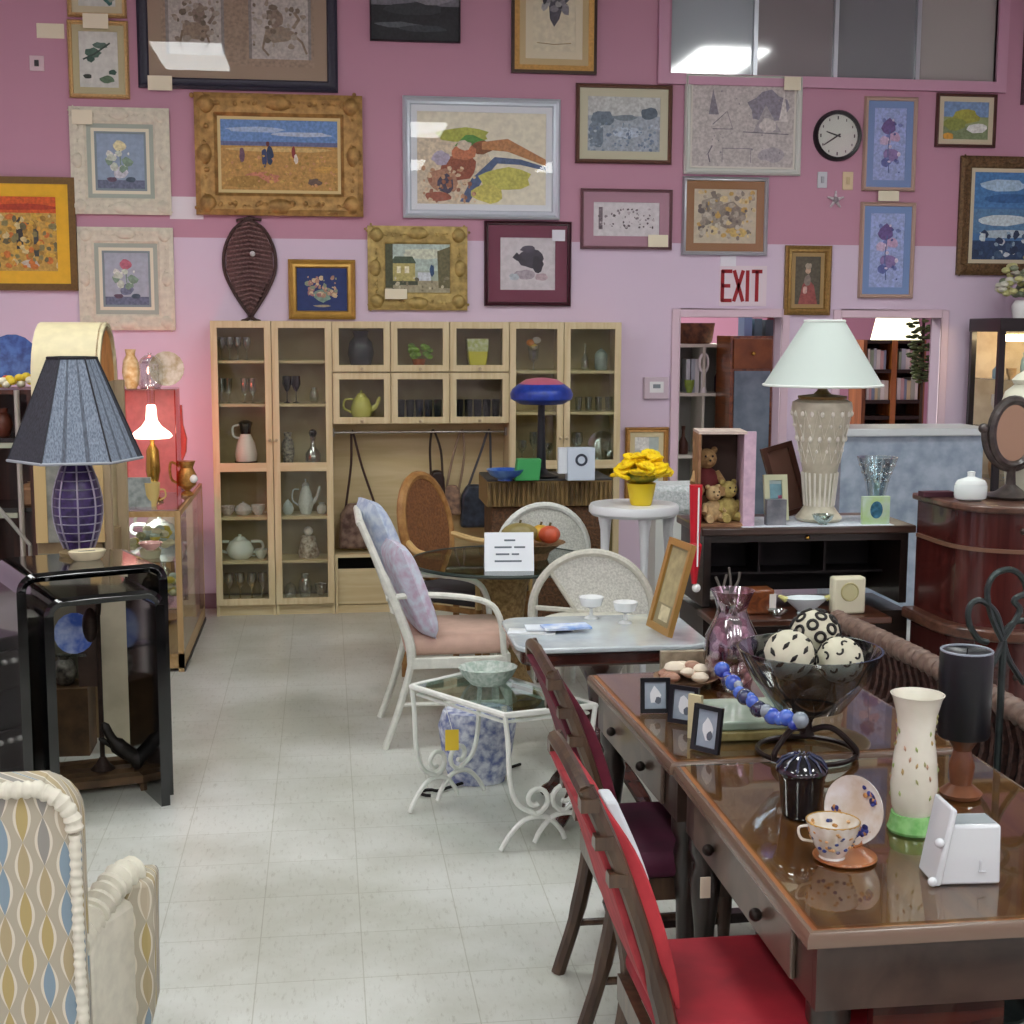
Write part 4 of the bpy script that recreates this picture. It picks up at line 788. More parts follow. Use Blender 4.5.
# little tower shelf of glass holding crystal plates, with red glass globe lamps
YG=8.25; P=(px3(152,YG),YG,zc3); wS=.5*52*mpp(YG); zs=at(152,388,YG).z-zc3
t=thing('glass_riser','clear glass riser on the display case carrying gold and crystal ornaments','stand',P)
MB().box(-wS,wS,-.12,.12,zs-.008,zs,CRYS).build('glass_shelf',t); MB().box(-wS,-wS+.006,-.12,.12,0,zs-.008,REDG).build('glass_side',t); MB().box(wS-.006,wS,-.12,.12,0,zs-.008,REDG).build('glass_side',t)
MB().box(-wS+.006,wS-.006,.11,.116,0,zs-.008,mat('#d9868a',.4,var=.1)).build('red_back',t)
zr=zc3+zs+.0005
for nm,x,h,rr,m_,lb,kd in (('gold_figurine',134,.22,.05,mat('#b8935a',.4,hx2='#d8c8a0',scale=30),'gold and cream figurine at the left of the glass riser','vase'),('crystal_jar',153,.20,.07,CRYS,'cut crystal jar in the middle of the glass riser','jar')):
    vessel(nm,kd,(px3(x,YG),YG,zr),h,rr,m_,lb,nm.split('_')[1])
pl=vessel('round_crystal_plate','plate',(px3(169,YG),YG+.05,zr+.105),.0,.10,mat('#cfc6b8',.2,hx2='#a89878',scale=25),'round pale gold plate standing at the right of the glass riser','plate'); pl.rotation_euler=(R_(82),0,0)
# red globe lamp right
P=(px3(178,8.6),8.6,zc3); t=thing('red_glass_vase','tall orange-red glass oil lamp by the red-lit wall','lamp',P); 
MB().lathe([(.05,0),(.02,.03),(.015,.14),(.03,.16)],DARKIRON,12).build('base',t); MB().lathe([(.03,.16),(.055,.22),(.06,.3),(.04,.38),(.035,.5)],milky('#c8482c',.7),16).build('chimney',t)
# gold pitcher
P=(px3(186,8.0),8.0,zc3); t=thing('gold_pitcher','ornate gilt pitcher with white panel at the front corner of the display case','pitcher',(at(187,478,8.2).x,8.2,zc3)); GP=mat('#b08444',.3,metal=.5,var=.3,scale=60,bump=.4)
MB().lathe([(.035,0),(.04,.01),(.015,.03),(.05,.06),(.055,.12),(.035,.16),(.05,.2),(.04,.2)],GP,16).build('body',t); MB().tube(spline([(-.04,0,.17),(-.09,0,.19),(-.09,0,.1),(-.05,0,.07)],4),.008,GP,6).build('handle',t); MB().ball((.04,-.035,.1),.025,WPLAST,6).build('medallion',t)
P=(px3(160,7.75),7.75,zc3); vessel('yellow_mug','cup',(px3(151,7.72),7.72,zc3),.13,.045,mat('#d6bd78',.35),'cream-yellow mug under the glowing lamp','mug',handle=1,rz=PI)
tag(MB().box(-.06,.06,-.01,.01,0,.16,mat('#a9b0ae',.3,hx2='#7f8a86',scale=30)).build('ornament_tile',loc=(px3(139,7.70),7.70,zc3)),'grey-green tile standing at the front left of the display case','tile')
lamp('POINT',(-1.02,8.62,1.18),4.5,.05,(1,.12,.08),name='red_lamp_glow')
lamp('POINT',(t.location.x-.25,7.95,1.55),1.2,.05,(1,.6,.45),name='pink_lamp_glow')
# ---- dark carved wood legs sculpture, cane stand, blue plate under the nest tables
P=onh(110,795,0); t=thing('iron_standing_lamp','old iron candle stand on a slatted wooden base seen through the black table','stand',(at(104,795,5.70).x,5.70,0),R_(14)); BRN=mat('#6d5338',.5,hx2='#4a3826',scale=12)
for dy in (-.12,0,.12): MB().box(-.19,.19,dy-.03,dy+.03,.03,.06,BRN).build('base_slat',t)
for dx in (-.15,.15): MB().box(dx-.02,dx+.02,-.16,.16,0,.03,BRN).build('base_rail',t)
RUST=mat('#3a2c26',.5,metal=.3,var=.3,scale=50)
MB().tube([(0,0,.06),(0,0,.72)],.010,RUST,8).build('pole',t); MB().tube(spline([(0,0,.70),(.02,0,.80),(.12,0,.80),(.15,0,.72),(.15,0,.66)],5),.012,RUST,8).build('arm',t)
MB().lathe([(.05,.0),(.03,.02),(.012,.05)],RUST,12,c=(0,0,.06)).build('collar',t); MB().ball((-.03,0,.66),.045,RUST,8,(.7,.7,1.6)).build('figure',t); MB().tube([(.15,0,.66),(.2,0,.30)],.006,RUST,6).build('chain',t)
P=onh(75,700,0)
pl=vessel('cobalt_plate','plate',(at(77,640,6.10).x,6.10,at(77,633,6.10).z),.0,.088,mat('#3f63b8',.3,hx2='#a9b8d8',scale=18),'blue and white plate visible through the black table','plate'); pl.rotation_euler=(R_(80),0,R_(-10))
# plate is carried by a small glass cabinet behind
cabx=at(88,700,6.2).x
t=thing('curio_cabinet','low brown cabinet with open shelves behind the black tables','cabinet',(cabx,6.14,0)); zc_=at(77,633,6.10).z-.087-.001
MB().box(-.20,.02,-.06,.14,0,.30,BRN).build('base',t); MB().box(-.20,.02,.12,.14,.30,.86,mat('#6f6a58',.6)).build('back',t); MB().box(-.20,.02,-.06,.12,zc_-.012,zc_,CRYS).build('shelf',t)
MB().box(-.02,.10,-.03,.13,.30,.86,mat('#5c4a40',.5,hx2='#4a3b34',scale=10)).build('brown_post',t)
vessel('small_dark_jug','vase',(cabx-.09,6.18,.3005),.13,.05,mat('#4a4640',.4,hx2='#b8b4a4',scale=30),'small grey-brown jug below the blue plate inside the low brown cabinet','jug')
P=at(122,720,6.35); tag(MB().box(-.075,.075,-.02,.02,0,.86,mat('#c9c2a8',.5,hx2='#b3ab92',scale=6)).build('cream_board',loc=(at(122,720,6.12).x,6.12,0)),'tall cream board leaning upright behind the black tables','board')
# carved dark animal-like root sculpture
P=onh(142,790,0); t=thing('driftwood_sculpture','dark carved branch sculpture on the floor within the black table','sculpture',(-.77,5.66,0),R_(24)); DW=mat('#1f1a17',.5,var=.4,scale=30,bump=.5)
MB().tube(spline([(.10,0,.0),(.08,0,.06),(-.02,0,.12),(-.10,0,.2),(-.14,0,.28)],5),[.03]*5+[.042]*5+[.03]*5+[.018]*5+[.006],DW,10).build('trunk',t)
MB().tube(spline([(-.05,0,.13),(-.10,.03,.17),(-.15,.03,.21)],5),[.022]*5+[.012]*5+[.005],DW,8).build('branch',t); MB().tube([(.06,-.01,.06),(.03,-.05,.0)],[.028,.016],DW,8).build('branch',t)
# ================================================================ PATTERNED ARMCHAIR
def fabric_pattern():
    m=bpy.data.materials.new('ogee_fabric'); m.use_nodes=True; nt=m.node_tree; N=nt.nodes; L=nt.links; b=N['Principled BSDF']; b.inputs['Roughness'].default_value=.8
    tc=N.new('ShaderNodeTexCoord'); sp=N.new('ShaderNodeSeparateXYZ'); L.new(tc.outputs['Object'],sp.inputs[0])
    def M(op,a,b_=None,c=None):
        n=N.new('ShaderNodeMath'); n.operation=op
        for i,v in enumerate((a,b_,c)):
            if v is None: continue
            if isinstance(v,(int,float)): n.inputs[i].default_value=v
            else: L.new(v,n.inputs[i])
        return n.outputs[0]
    # horizontal coordinate runs along the local x plus y so every side shows it
    u=M('ADD',sp.outputs['X'],sp.outputs['Y']); U=M('MULTIPLY',u,1/.042); V=M('MULTIPLY',sp.outputs['Z'],1/.105)
    row=M('FLOOR',U); par=M('MODULO',M('ABSOLUTE',row),2.0); vv=M('FRACT',M('ADD',V,M('MULTIPLY',par,.5))); uu=M('FRACT',U)
    du=M('ABSOLUTE',M('SUBTRACT',uu,.5)); width=M('MULTIPLY',M('SINE',M('MULTIPLY',vv,PI)),.47)
    rat=M('DIVIDE',du,M('MAXIMUM',width,.001))
    cell=N.new('ShaderNodeCombineXYZ'); L.new(row,cell.inputs[0]); L.new(M('FLOOR',M('ADD',V,M('MULTIPLY',par,.5))),cell.inputs[1])
    wn=N.new('ShaderNodeTexWhiteNoise'); wn.noise_dimensions='2D'; L.new(cell.outputs[0],wn.inputs['Vector'])
    rp=N.new('ShaderNodeValToRGB'); rp.color_ramp.interpolation='CONSTANT'; el=rp.color_ramp.elements; el[0].color=lin('#7f93a0'); el[0].position=0; el[1].position=.28; el[1].color=lin('#a89a78')
    for p,c in ((.5,'#ab9a68'),(.68,'#8c8a84'),(.84,'#b5aa94')):
        e=el.new(p); e.color=lin(c)
    L.new(wn.outputs['Value'],rp.inputs['Fac'])
    mx=N.new('ShaderNodeMix'); mx.data_type='RGBA'; L.new(M('LESS_THAN',rat,.62),mx.inputs['Factor']); mx.inputs['A'].default_value=lin('#cfc9b8'); L.new(rp.outputs['Color'],mx.inputs['B'])
    m2=N.new('ShaderNodeMix'); m2.data_type='RGBA'; L.new(M('LESS_THAN',rat,.92),m2.inputs['Factor']); m2.inputs['A'].default_value=lin('#a9a290'); L.new(mx.outputs['Result'],m2.inputs['B'])
    L.new(m2.outputs['Result'],b.inputs['Base Color']); return m
FP=fabric_pattern(); CRF=mat('#d9d6c6',.8,var=.08,scale=30); 
def ruched(mb,pts,r,m,n=10,step=.02):
    P=[Vector(p) for p in pts]; out=[];rs=[]; d=0
    for i in range(len(P)-1):
        L=(P[i+1]-P[i]).length; q=max(2,int(L/(step/4)))
        for j in range(q): out.append(P[i].lerp(P[i+1],j/q)); rs.append(r*(1+.13*math.sin(2*PI*(d+L*j/q)/step)))
        d+=L
    return mb.tube(out,rs,m,n)
arz=R_(0); t=thing('armchair','patterned wing armchair with cream ruched piping at the lower left corner','armchair',(-.53,2.90,0),arz)
# local: x right, y forward (away from the camera); back panel at y=0, right edge x=0
hb=.90; wB=.72; rc=.07
op=[(0,.12),(0,hb-rc*1.3)]+[(-rc*1.3+rc*1.3*math.cos(R_(a)),hb-rc*1.3+rc*1.3*math.sin(R_(a))) for a in range(15,90,15)]+[(-rc,hb),(-wB+rc,hb)]+[(-wB+rc-rc*math.sin(R_(a)),hb-rc+rc*math.cos(R_(a))) for a in range(15,91,15)]+[(-wB,.12)]
MB().prism(op,0,.13,FP).build('backrest',t,bevel=.02,seg=3)
m=MB(); ruched(m,[(x,.0,z) for x,z in op[1:]],.018,CRF); ruched(m,[(0,.0,hb-.1),(0,0,.5),(0.01,0,.14)],.012,CRF); m.build('piping',t)
# ruched gathered wing edge over the thickness of the back
# arm going forward
m=MB(); aw=.10; AL=.30
m.prism([(-.09,.12),(.0,.12),(.02,.2),(.075,.31),(.075,.40),(-.09,.40)],.12,.53,CRF,'xy')
m.build('arm',t,bevel=.02)
m=MB(); 
pts=[(-.03,.10,.51),(-.025,.16,.515),(-.005,.22,.535),(.035,.30,.575),(.075,.36,.575)]
ruched(m,spline(pts,4),.036,CRF,14,.025); m.build('arm_roll',t)
MB().prism([(.045,.10),(.075,.10),(.112,.25),(.118,.57),(.045,.57)],.30,.42,FP).build('arm_front',t,bevel=.02)
MB().box(-wB,-wB+.1,.13,AL+.09,.12,.60,CRF).build('arm',t,bevel=.03)
MB().box(-wB+.1,-.09,.13,AL+.1,.2,.44,FP).build('seat_cushion',t,bevel=.04,seg=3)
MB().box(-wB+.02,-.01,.02,AL+.07,.12,.2,CRF).build('seat_frame',t)
for x in (-wB+.05,-.05):
    for y in (.05,AL+.03): MB().lathe([(.014,0),(.024,.12)],DARKWZ,10,c=(x,y,0)).build('leg',t)
# ================================================================ MIDDLE GROUND
# ---- white armchair with floral pillow
WP=mat('#d8dad0',.45,var=.1,scale=30); PKC=mat('#c9a898',.8,var=.08,scale=15)
# faces right: seat from x .35 to .85, back at left leaning left
t=thing('white_armchair','white painted armchair with a blush seat cushion turned to the right','chair',(.33,6.02,0),0)
wy=.52
for y,lab in ((0,'front'),(wy,'rear')):
    MB().tube(spline([(-.09,y,0),(-.02,y,.2),(.03,y,.42),(-.02,y,.6),(-.10,y,.8),(-.19,y,1.02)],5),[.018]*10+[.024]*10+[.018]*5+[.018],WP,8,flat=.9).build('leg',t)
    MB().tube(spline([(.47,y,0),(.46,y,.2),(.45,y,.42)],4),.018,WP,8).build('leg',t)
    MB().box(.03,.46,y-.015,y+.015,.36,.41,WP).build('seat_rail',t,bevel=.004)
    MB().tube(spline([(-.08,y,.68),(.1,y,.69),(.34,y,.66),(.42,y,.58),(.44,y,.41)],5),.014,WP,8).build('armrest',t)
MB().box(.44,.47,0,wy,.36,.41,WP).build('seat_rail',t); MB().tube([(.46,0,.2),(.46,wy,.2)],.011,WP,8).build('stretcher',t); MB().tube([(-.02,0,.2),(.46,0,.2)],.010,WP,8).build('stretcher',t)
bk=MB(); bk.tube([(-.19,0,1.01),(-.19,wy,1.01)],.017,WP,8); bk.tube([(-.05,0,.62),(-.05,wy,.62)],.012,WP,8)
for i in range(1,8): bk.tube([(-.05,wy*i/8,.62),(-.185,wy*i/8,1.0)],.008,WP,6)
bk.build('backrest',t)
MB().box(.0,.47,.01,wy-.01,.41,.50,PKC).build('seat_cushion',t,bevel=.04,seg=4)
# floral pillow
FL=mat('#ccd6e2',.85,hx2='#a3b3d0',scale=30); tl=MB()
pm=MB(); n=14; vs=[];fs=[]; 
for sgn in (-1,1):
    for i in range(n+1):
        for j in range(n+1):
            u=i/n*2-1; v=j/n*2-1; q=(1-u**4)*(1-v**4); vs.append((u*.20*(1-.06*v*v),sgn*.075*max(0,q)**.5,v*.20*(1-.06*u*u)))
N1=(n+1)**2
for s in range(2):
    for i in range(n):
        for j in range(n):
            a_=s*N1+i*(n+1)+j; fs.append((a_,a_+1,a_+n+2,a_+n+1))
def pillow(name,label,loc,rot,m,sc=(1,1,1)):
    o=MB().add([(x*sc[0],y*sc[1],z*sc[2]) for x,y,z in vs],fs,m).build(name,loc=loc); o.rotation_euler=rot; return tag(o,label,'pillow')
pillow('floral_pillow','blue and pink floral pillow standing against the white armchair back, nearer the camera',(.36,6.16,.70),(R_(21),0,R_(-80)),mat('#cbd4e2',.85,hx2='#bfa9c0',scale=26),(1.,.75,1.15))
pillow('floral_pillow','pale blue floral pillow behind the first one on the white armchair',(.27,6.42,.83),(R_(22),0,R_(-78)),FL,(.9,.8,1.3))
# ---- white wrought-iron side table, glass top (pointed front)
TC=[(.31,5.18),(.61,4.74),(.95,4.83),(.60,5.40)]; zt=.50
cxm=sum(p[0] for p in TC)/4; cym=sum(p[1] for p in TC)/4
t=thing('wrought_iron_table','white wrought-iron side table with scroll legs and a glass top','table',(cxm,cym,0)); L_=lambda p:(p[0]-cxm,p[1]-cym)
tc=[L_(p) for p in TC]; WI=mat('#dfe2dc',.35,var=.06)
m=MB(); m.tube([(x,y,zt) for x,y in tc],.012,WI,8,closed=True); m.tube([(x*.93,y*.93,zt-.03) for x,y in tc],.006,WI,6,closed=True); m.build('top_frame',t)
MB().prism([(x*.96,y*.96) for x,y in tc],zt+.0,zt+.006,clear('#d8e6e0',alpha=.10,gl=.3),'xy').build('glass_top',t)
for i,(x,y) in enumerate(tc):
    j=(3,2,1,0)[i]; d=(Vector(tc[j])-Vector((x,y))).normalized(); f=lambda r,z:(x+d.x*r,y+d.y*r,z); q0=.12
    pts=spline([f(0,zt),f(.012,zt-.10),f(.02,.26),f(.05,.17),f(q0,.125)],5)
    scr=[f(q0+.055*q*math.sin(a_),.18-.055*q*math.cos(a_)) for a_,q in [(k_*.45,1-k_*.045) for k_ in range(1,16)]]
    MB().tube(pts+scr,.0095,WI,8).build('leg',t)
    MB().tube(spline([f(-.015,.008),f(.02,.06),f(.07,.105),f(q0,.115),f(.17,.105),f(.215,.06),f(.235,.02)],5),.0095,WI,8).build('foot_scroll',t)
# basket-weave floral tray cloth
p=(.60,5.17,zt+.0065); m=MB()
m.lathe([(.07,0),(.10,.03),(.12,.065),(.113,.065),(.09,.03)],mat('#d3dad4',.6,hx2='#a3b5aa',scale=60,bump=.5),16,sx=.95,sy=.85)
tag(m.build('woven_basket',loc=p),'pale green-white woven basket on the wrought-iron table','basket')
m=MB(); m.lathe([(.12,0),(.15,.1),(.17,.24),(.15,.3),(.13,.3)],mat('#d5dae2',.7,hx2='#6d78a8',scale=34),18,sx=.95,sy=.7)
tag(m.build('floral_fabric_bin',loc=(.60,5.55,0)),'blue and white floral cloth bin on the floor under the wrought-iron table','bin')
y_=at(452,740,5.12); t=thing('yellow_price_tag','yellow price tag hanging by a string from the wrought-iron table','price tag',(y_.x,5.12,y_.z)); w_=.5*14*mpp(5.1); h_=.5*22*mpp(5.1)
MB().box(-w_,w_,-.001,.001,-h_,h_,mat('#e6c53a',.6)).build('card',t); MB().tube([(0,0,h_),(-.04,-.0,zt-y_.z-.005)],.0015,WHITE,5).build('string',t)
# black hook-ended iron rods on the floor
t=thing('iron_plant_hook','thin black iron hook rod lying under the wrought-iron table','hook',(.45,5.45,0)); 
MB().tube([(.35,.25,.012),(-.02,-.05,.012)]+[(-.06+.035*math.cos(a_*.6),-.07+.035*math.sin(a_*.6),.012) for a_ in range(1,9)],.007,DARKIRON,6).build('rod',t)
# ---- marble-top table
t=thing('marble_top_table','small antique table with a grey-white marble top and carved mahogany pedestal','table',(1.03,5.13,0)); zt=.71
def rrect(hx_,hy_,r,n=5):
    out=[]
    for cx2,cy2,a0 in ((hx_-r,hy_-r,0),(-hx_+r,hy_-r,90),(-hx_+r,-hy_+r,180),(hx_-r,-hy_+r,270)):
        for i in range(n+1): a=R_(a0+90*i/n); out.append((cx2+r*math.cos(a),cy2+r*math.sin(a)))
    return out
MARB=mat('#c3ccd0',.15,hx2='#aab4b8',scale=8,coat=.3)
MB().prism(rrect(.36,.28,.09),zt-.02,zt,MARB,'xy').build('marble_top',t,bevel=.006)
MB().prism(rrect(.34,.26,.08),zt-.075,zt-.02,MAHOG,'xy').build('apron',t,bevel=.01)
MB().lathe([(.14,zt-.10),(.09,zt-.13),(.055,zt-.2),(.045,.42),(.09,.34),(.10,.28),(.05,.22),(.06,.16),(.04,.12)],MAHOGZ,20).build('pedestal',t)
MB().lathe([(.2,zt-.075),(.14,zt-.10)],MAHOG,20).build('pedestal_block',t)
for a_ in (45,135,225,315):
    c_,s_=math.cos(R_(a_)),math.sin(R_(a_)); MB().tube(spline([(.03*c_,.03*s_,.2),(.12*c_,.12*s_,.17),(.22*c_,.22*s_,.06),(.27*c_,.27*s_,.02)],5),[.035]*5+[.028]*5+[.022]*5+[.02],MAHOG,8).build('leg',t)
# compotes, papers, leaning frame
for x,y,lb in ((591,615,'left of two white glass compotes on the marble table'),(625,620,'right of two white glass compotes on the marble table')):
    P=onh(x,y+3,zt); k=mpp(P.y); hh=22*k; rr=13*k
    t=thing('compote','%s'%lb,'compote',(P.x,P.y,zt+.0005)); MB().lathe([(rr*.6,0),(rr*.5,.06*hh),(rr*.15,.15*hh),(rr*.12,.45*hh)],milky('#e8eeee',.8),18).build('foot',t); MB().lathe([(rr*.12,.45*hh),(rr*.8,.6*hh),(rr,hh),(rr*.93,hh),(rr*.7,.65*hh),(0,.52*hh)],milky('#eef2f2',.85),22).build('bowl',t)
P=onh(545,632,zt); r=random.Random(4)
for i,(dx,dy,hx,lb) in enumerate(((-.05,.0,'#c4c6c4','grey folded paper at the left end of the marble table'),(.02,.03,'#d5dde6','white folded paper lying on the marble table'),(.08,-.0,'#7ea0d8','blue and white brochure on top of the papers on the marble table'))):
    tag(MB().box(-.09,.09,-.045,.045,0,.004+.002*i,mat(hx,.6,hx2='#dfe6ee',scale=14)).build('paper',loc=(P.x+dx,P.y+dy,zt+.0006+.007*i),rz=R_(-12+9*i)),lb,'paper')
YP=5.02; a=at(655,628,YP)
def leanframe(name,label,cat,c,w,h,rot,frm,bg,art=()):
    t=thing(name,label,cat,c); t.rotation_euler=rot
    MB().ring(-w/2,w/2,0,h,[(0,.0),(0,-.02),(.025,-.018),(.025,0)],[frm]).build('frame',t); m=MB().box(-w/2+.02,w/2-.02,-.008,0,.02,h-.02,bg)
    for (u0,v0,u1,v1,hx) in art: m.box(-w/2+u0*w,-w/2+u1*w,-.0085,-.008,v0*h,v1*h,mat(hx,.6,var=.2,scale=30))
    m.build('picture',t); return t
leanframe('standing_picture','narrow gold-framed picture seen edge-on at the right end of the marble table','picture',(1.235,5.02,zt+.012),.22,.35,(R_(-15),0,R_(-82)),mat('#b08a4c',.4,metal=.4),mat('#8d8464',.6),((.15,.3,.85,.9,'#a89c74'),(.3,.12,.7,.28,'#c9c09a')))
# ---- fan-back wicker chairs
def fanchair(label,loc,rz,m,r=.36,hz=.43):
    t=thing('fan_back_chair',label,'chair',loc,rz,None); 
    # local: back at y=0 facing -y?  back circle in xz plane; seat extends to -y
    zc=hz+.0; MB().tube(arc(0,zc,r,-10,190,24),.018,m,8).build('back_frame',t)
    fp=MB(); 
    pts=[(0,zc-.1)]+[((r-.01)*math.cos(R_(a_)),zc+(r-.01)*math.sin(R_(a_))) for a_ in range(-5,136,10)]
    fp.prism(pts,-.006,.006,mat('#c9cac2',.7,var=.2,scale=120,bump=.4)); fp.build('woven_fan',t)
    MB().tube([(0,0,zc-.1),((r)*math.cos(R_(135)),0,zc+r*math.sin(R_(135)))],.012,m,6).tube([((r)*math.cos(R_(175)),0,zc+.02),(0,0,zc)],.012,m,6).build('back_brace',t)
    MB().lathe([(.23,hz-.05),(.24,hz-.03),(.23,hz)],m,28,c=(0,-.2,0)).build('seat',t)
    for a_ in (45,135,225,315): MB().tube([(.2*math.cos(R_(a_)),-.2+.2*math.sin(R_(a_)),hz-.05),(.22*math.cos(R_(a_)),-.2+.22*math.sin(R_(a_)),0)],.015,m,8).build('leg',t)
    return t
FW=mat('#d5d8d2',.6,var=.1,scale=60)
p=at(543,560,7.1); fanchair('white fan-back wicker chair behind the fruit on the glass table',(p.x,7.1,0),R_(8),FW,r=.245*1.0,hz=at(543,552,7.1).z)
p=at(592,600,5.95); fanchair('pale fan-back wicker chair directly behind the marble table',(p.x,5.95,0),R_(-8),mat('#bdbcb0',.6,var=.1,scale=60),r=.265,hz=at(592,612,5.95).z)
# ---- round glass dining table
tz=.72; P0=onh(478,602,tz); RG=.46; gc=(at(500,580,6.7).x+.02,6.72)
t=thing('round_glass_table','round dark-rimmed glass table on a rattan pedestal','table',(gc[0],gc[1],0)); 
MB().lathe([(0,tz-.01),(RG,tz-.01),(RG,tz),(0,tz)],clear('#a9c0b8',alpha=.14,gl=.3),48,cap=False).build('glass_top',t)
MB().tube([(RG*math.cos(2*PI*i/48),RG*math.sin(2*PI*i/48),tz-.005) for i in range(48)],.009,mat('#2a3530',.3),8,closed=True).build('rim',t)
RAT=mat('#a98a5a',.6,hx2='#7c6038',scale=50,bump=.6)
MB().lathe([(.18,0),(.2,.03),(.12,.15),(.09,.35),(.12,.6),(.17,.70),(.17,tz-.01)],RAT,20).build('pedestal',t)
# fruit basket
P=onh(548,556,tz); P=Vector((gc[0]+.15,gc[1]+.02,tz+.0005)); t=thing('fruit_basket','shallow brown basket holding gourds on the glass table','basket',P); MB().lathe([(.07,0),(.09,.06),(.16,.085),(.15,.085),(.06,.02)],mat('#8a6a48',.7,var=.3,scale=60,bump=.5),20).build('body',t)
for dx,dy,r_,hx,lb,nm in ((-.07,-.01,.058,'#8f8250','olive green gourd at the left of the fruit basket','gourd'),(.04,.03,.05,'#d6a83c','yellow-orange gourd at the back of the fruit basket','gourd'),(.075,-.03,.052,'#c4573a','red-orange pumpkin at the right of the fruit basket','pumpkin')):
    t=thing(nm,lb,nm,(P.x+dx,P.y+dy,P.z+.08)); sc=(1.5,1,.9) if hx=='#8f8250' else (1,1,.85)
    m=MB(); vv=[];ff=[]; n1,n2=10,24
    for j in range(n1+1):
        for i in range(n2):
            a_=2*PI*i/n2; ph=PI*j/n1; q=r_*(1+.06*math.cos(6*a_)); vv.append((q*math.sin(ph)*math.cos(a_)*sc[0],q*math.sin(ph)*math.sin(a_)*sc[1],r_*.85-r_*math.cos(ph)*sc[2]))
    for j in range(n1):
        for i in range(n2): ff.append((j*n2+i,j*n2+(i+1)%n2,(j+1)*n2+(i+1)%n2,(j+1)*n2+i))
    m.add(vv,ff,mat(hx,.4,var=.25,scale=12)).build('body',t); MB().tube([(0,0,r_*1.6),(.006,0,r_*2.0)],.006,mat('#5a5030',.7),6).build('stem',t)
# white sign block
P=at(510,598,6.38); w_=.5*50*mpp(6.38); h_=38*mpp(6.38)
t=thing('table_sign','white tented sign card with lines of grey writing at the front of the glass table','sign',(P.x,6.40,tz+.0005),R_(-4))
MB().prism([(-.0,0),(.05,h_),(.06,h_),(.11,0)],-w_,w_,mat('#e2e8ee',.5),'yz').build('card',t)
m=MB(); sl=.05/h_
for zf,xa_,xb_ in ((.78,-.2,.25),(.60,-.6,.1),(.60,.2,.65),(.42,-.55,.0),(.42,.1,.4),(.24,-.6,.5)):
    z=zf*h_; m.add([(xa_*w_,z*sl-.001,z),(xb_*w_,z*sl-.001,z),(xb_*w_,(z+.008)*sl-.001,z+.008),(xa_*w_,(z+.008)*sl-.001,z+.008)],[(0,1,2,3)],mat('#5c6670',.6))
m.build('writing',t)
# ---- rattan oval-back armchair
YR=7.35; P=at(466,600,YR); t=thing('rattan_armchair','brown rattan armchair with an oval caned back turned toward the right','chair',(P.x,YR,0),R_(50)); RT=mat('#a87c46',.5,hx2='#8a5f30',scale=25); CA=mat('#8a5a34',.7,hx2='#6a4326',scale=70,bump=.9)
Mb=Matrix.Translation((0,.26,.78))@Matrix.Rotation(R_(-12),4,'X')
MB().tube([(.21*math.cos(2*PI*i/32),0,.28*math.sin(2*PI*i/32)) for i in range(32)],.026,RT,8,closed=True,M=Mb).build('back_frame',t)
MB().lathe([(0,0),(1,0),(1,.012),(0,.012)],CA,32,M=Mb@Matrix.Rotation(R_(90),4,'X'),sx=.2,sy=.27,cap=False).build('caned_back',t)
MB().box(-.25,.25,-.25,.24,.42,.50,mat('#3c3a3e',.8)).build('seat_cushion',t,bevel=.03,seg=3)
for s in (-1,1):
    MB().tube(spline([(s*.2,.24,.72),(s*.27,.1,.68),(s*.28,-.15,.67),(s*.27,-.25,.6),(s*.25,-.25,.42)],5),.018,mat('#c9a870',.4),8).build('armrest',t)
    for y in (-.24,.23): MB().tube([(s*.24,y,0),(s*.24,y,.44)],.018,RT,8).build('leg',t)
MB().tube([(-.24,-.24,.40),(.24,-.24,.40),(.24,.23,.40),(-.24,.23,.40)],.016,RT,8,closed=True).build('seat_frame',t)
# ---- wicker trunk with things on it
YT=8.05; a=at(487,500,YT); b=at(612,500,YT); zt=at(550,479,YT).z; wT=(b.x-a.x)/2; cxT=(a.x+b.x)/2
t=thing('wicker_chest','large brown wicker chest carrying the blue mushroom lamp','chest',(cxT,YT+.22,0)); WKR=mat('#8f7448',.7,hx2='#54432a',scale=30,bump=1,stretch=(1,1,.25)); WK2=mat('#6e4c30',.7,hx2='#46301f',scale=60,bump=1)
MB().box(-wT+.03,wT-.03,-.20,.20,.02,zt-.16,WK2).build('body',t,bevel=.02); m=MB().box(-wT,wT,-.22,.22,zt-.16,zt-.012,mat('#8c7348',.7))
for i in range(26):
    x=-wT+ (i+.5)*2*wT/26; m.tube([(x,-.226,zt-.155),(x,-.232,zt-.085),(x,-.226,zt-.02)],.011,WKR,6)
m.build('woven_rim',t); MB().box(-wT,wT,-.22,.22,zt-.012,zt,mat('#3a3c40',.4)).build('lid',t,bevel=.004)
for s in (-1,1): MB().box(s*(wT-.08)-.03,s*(wT-.08)+.03,-.18,.18,0,.02,DARKW).build('foot',t)
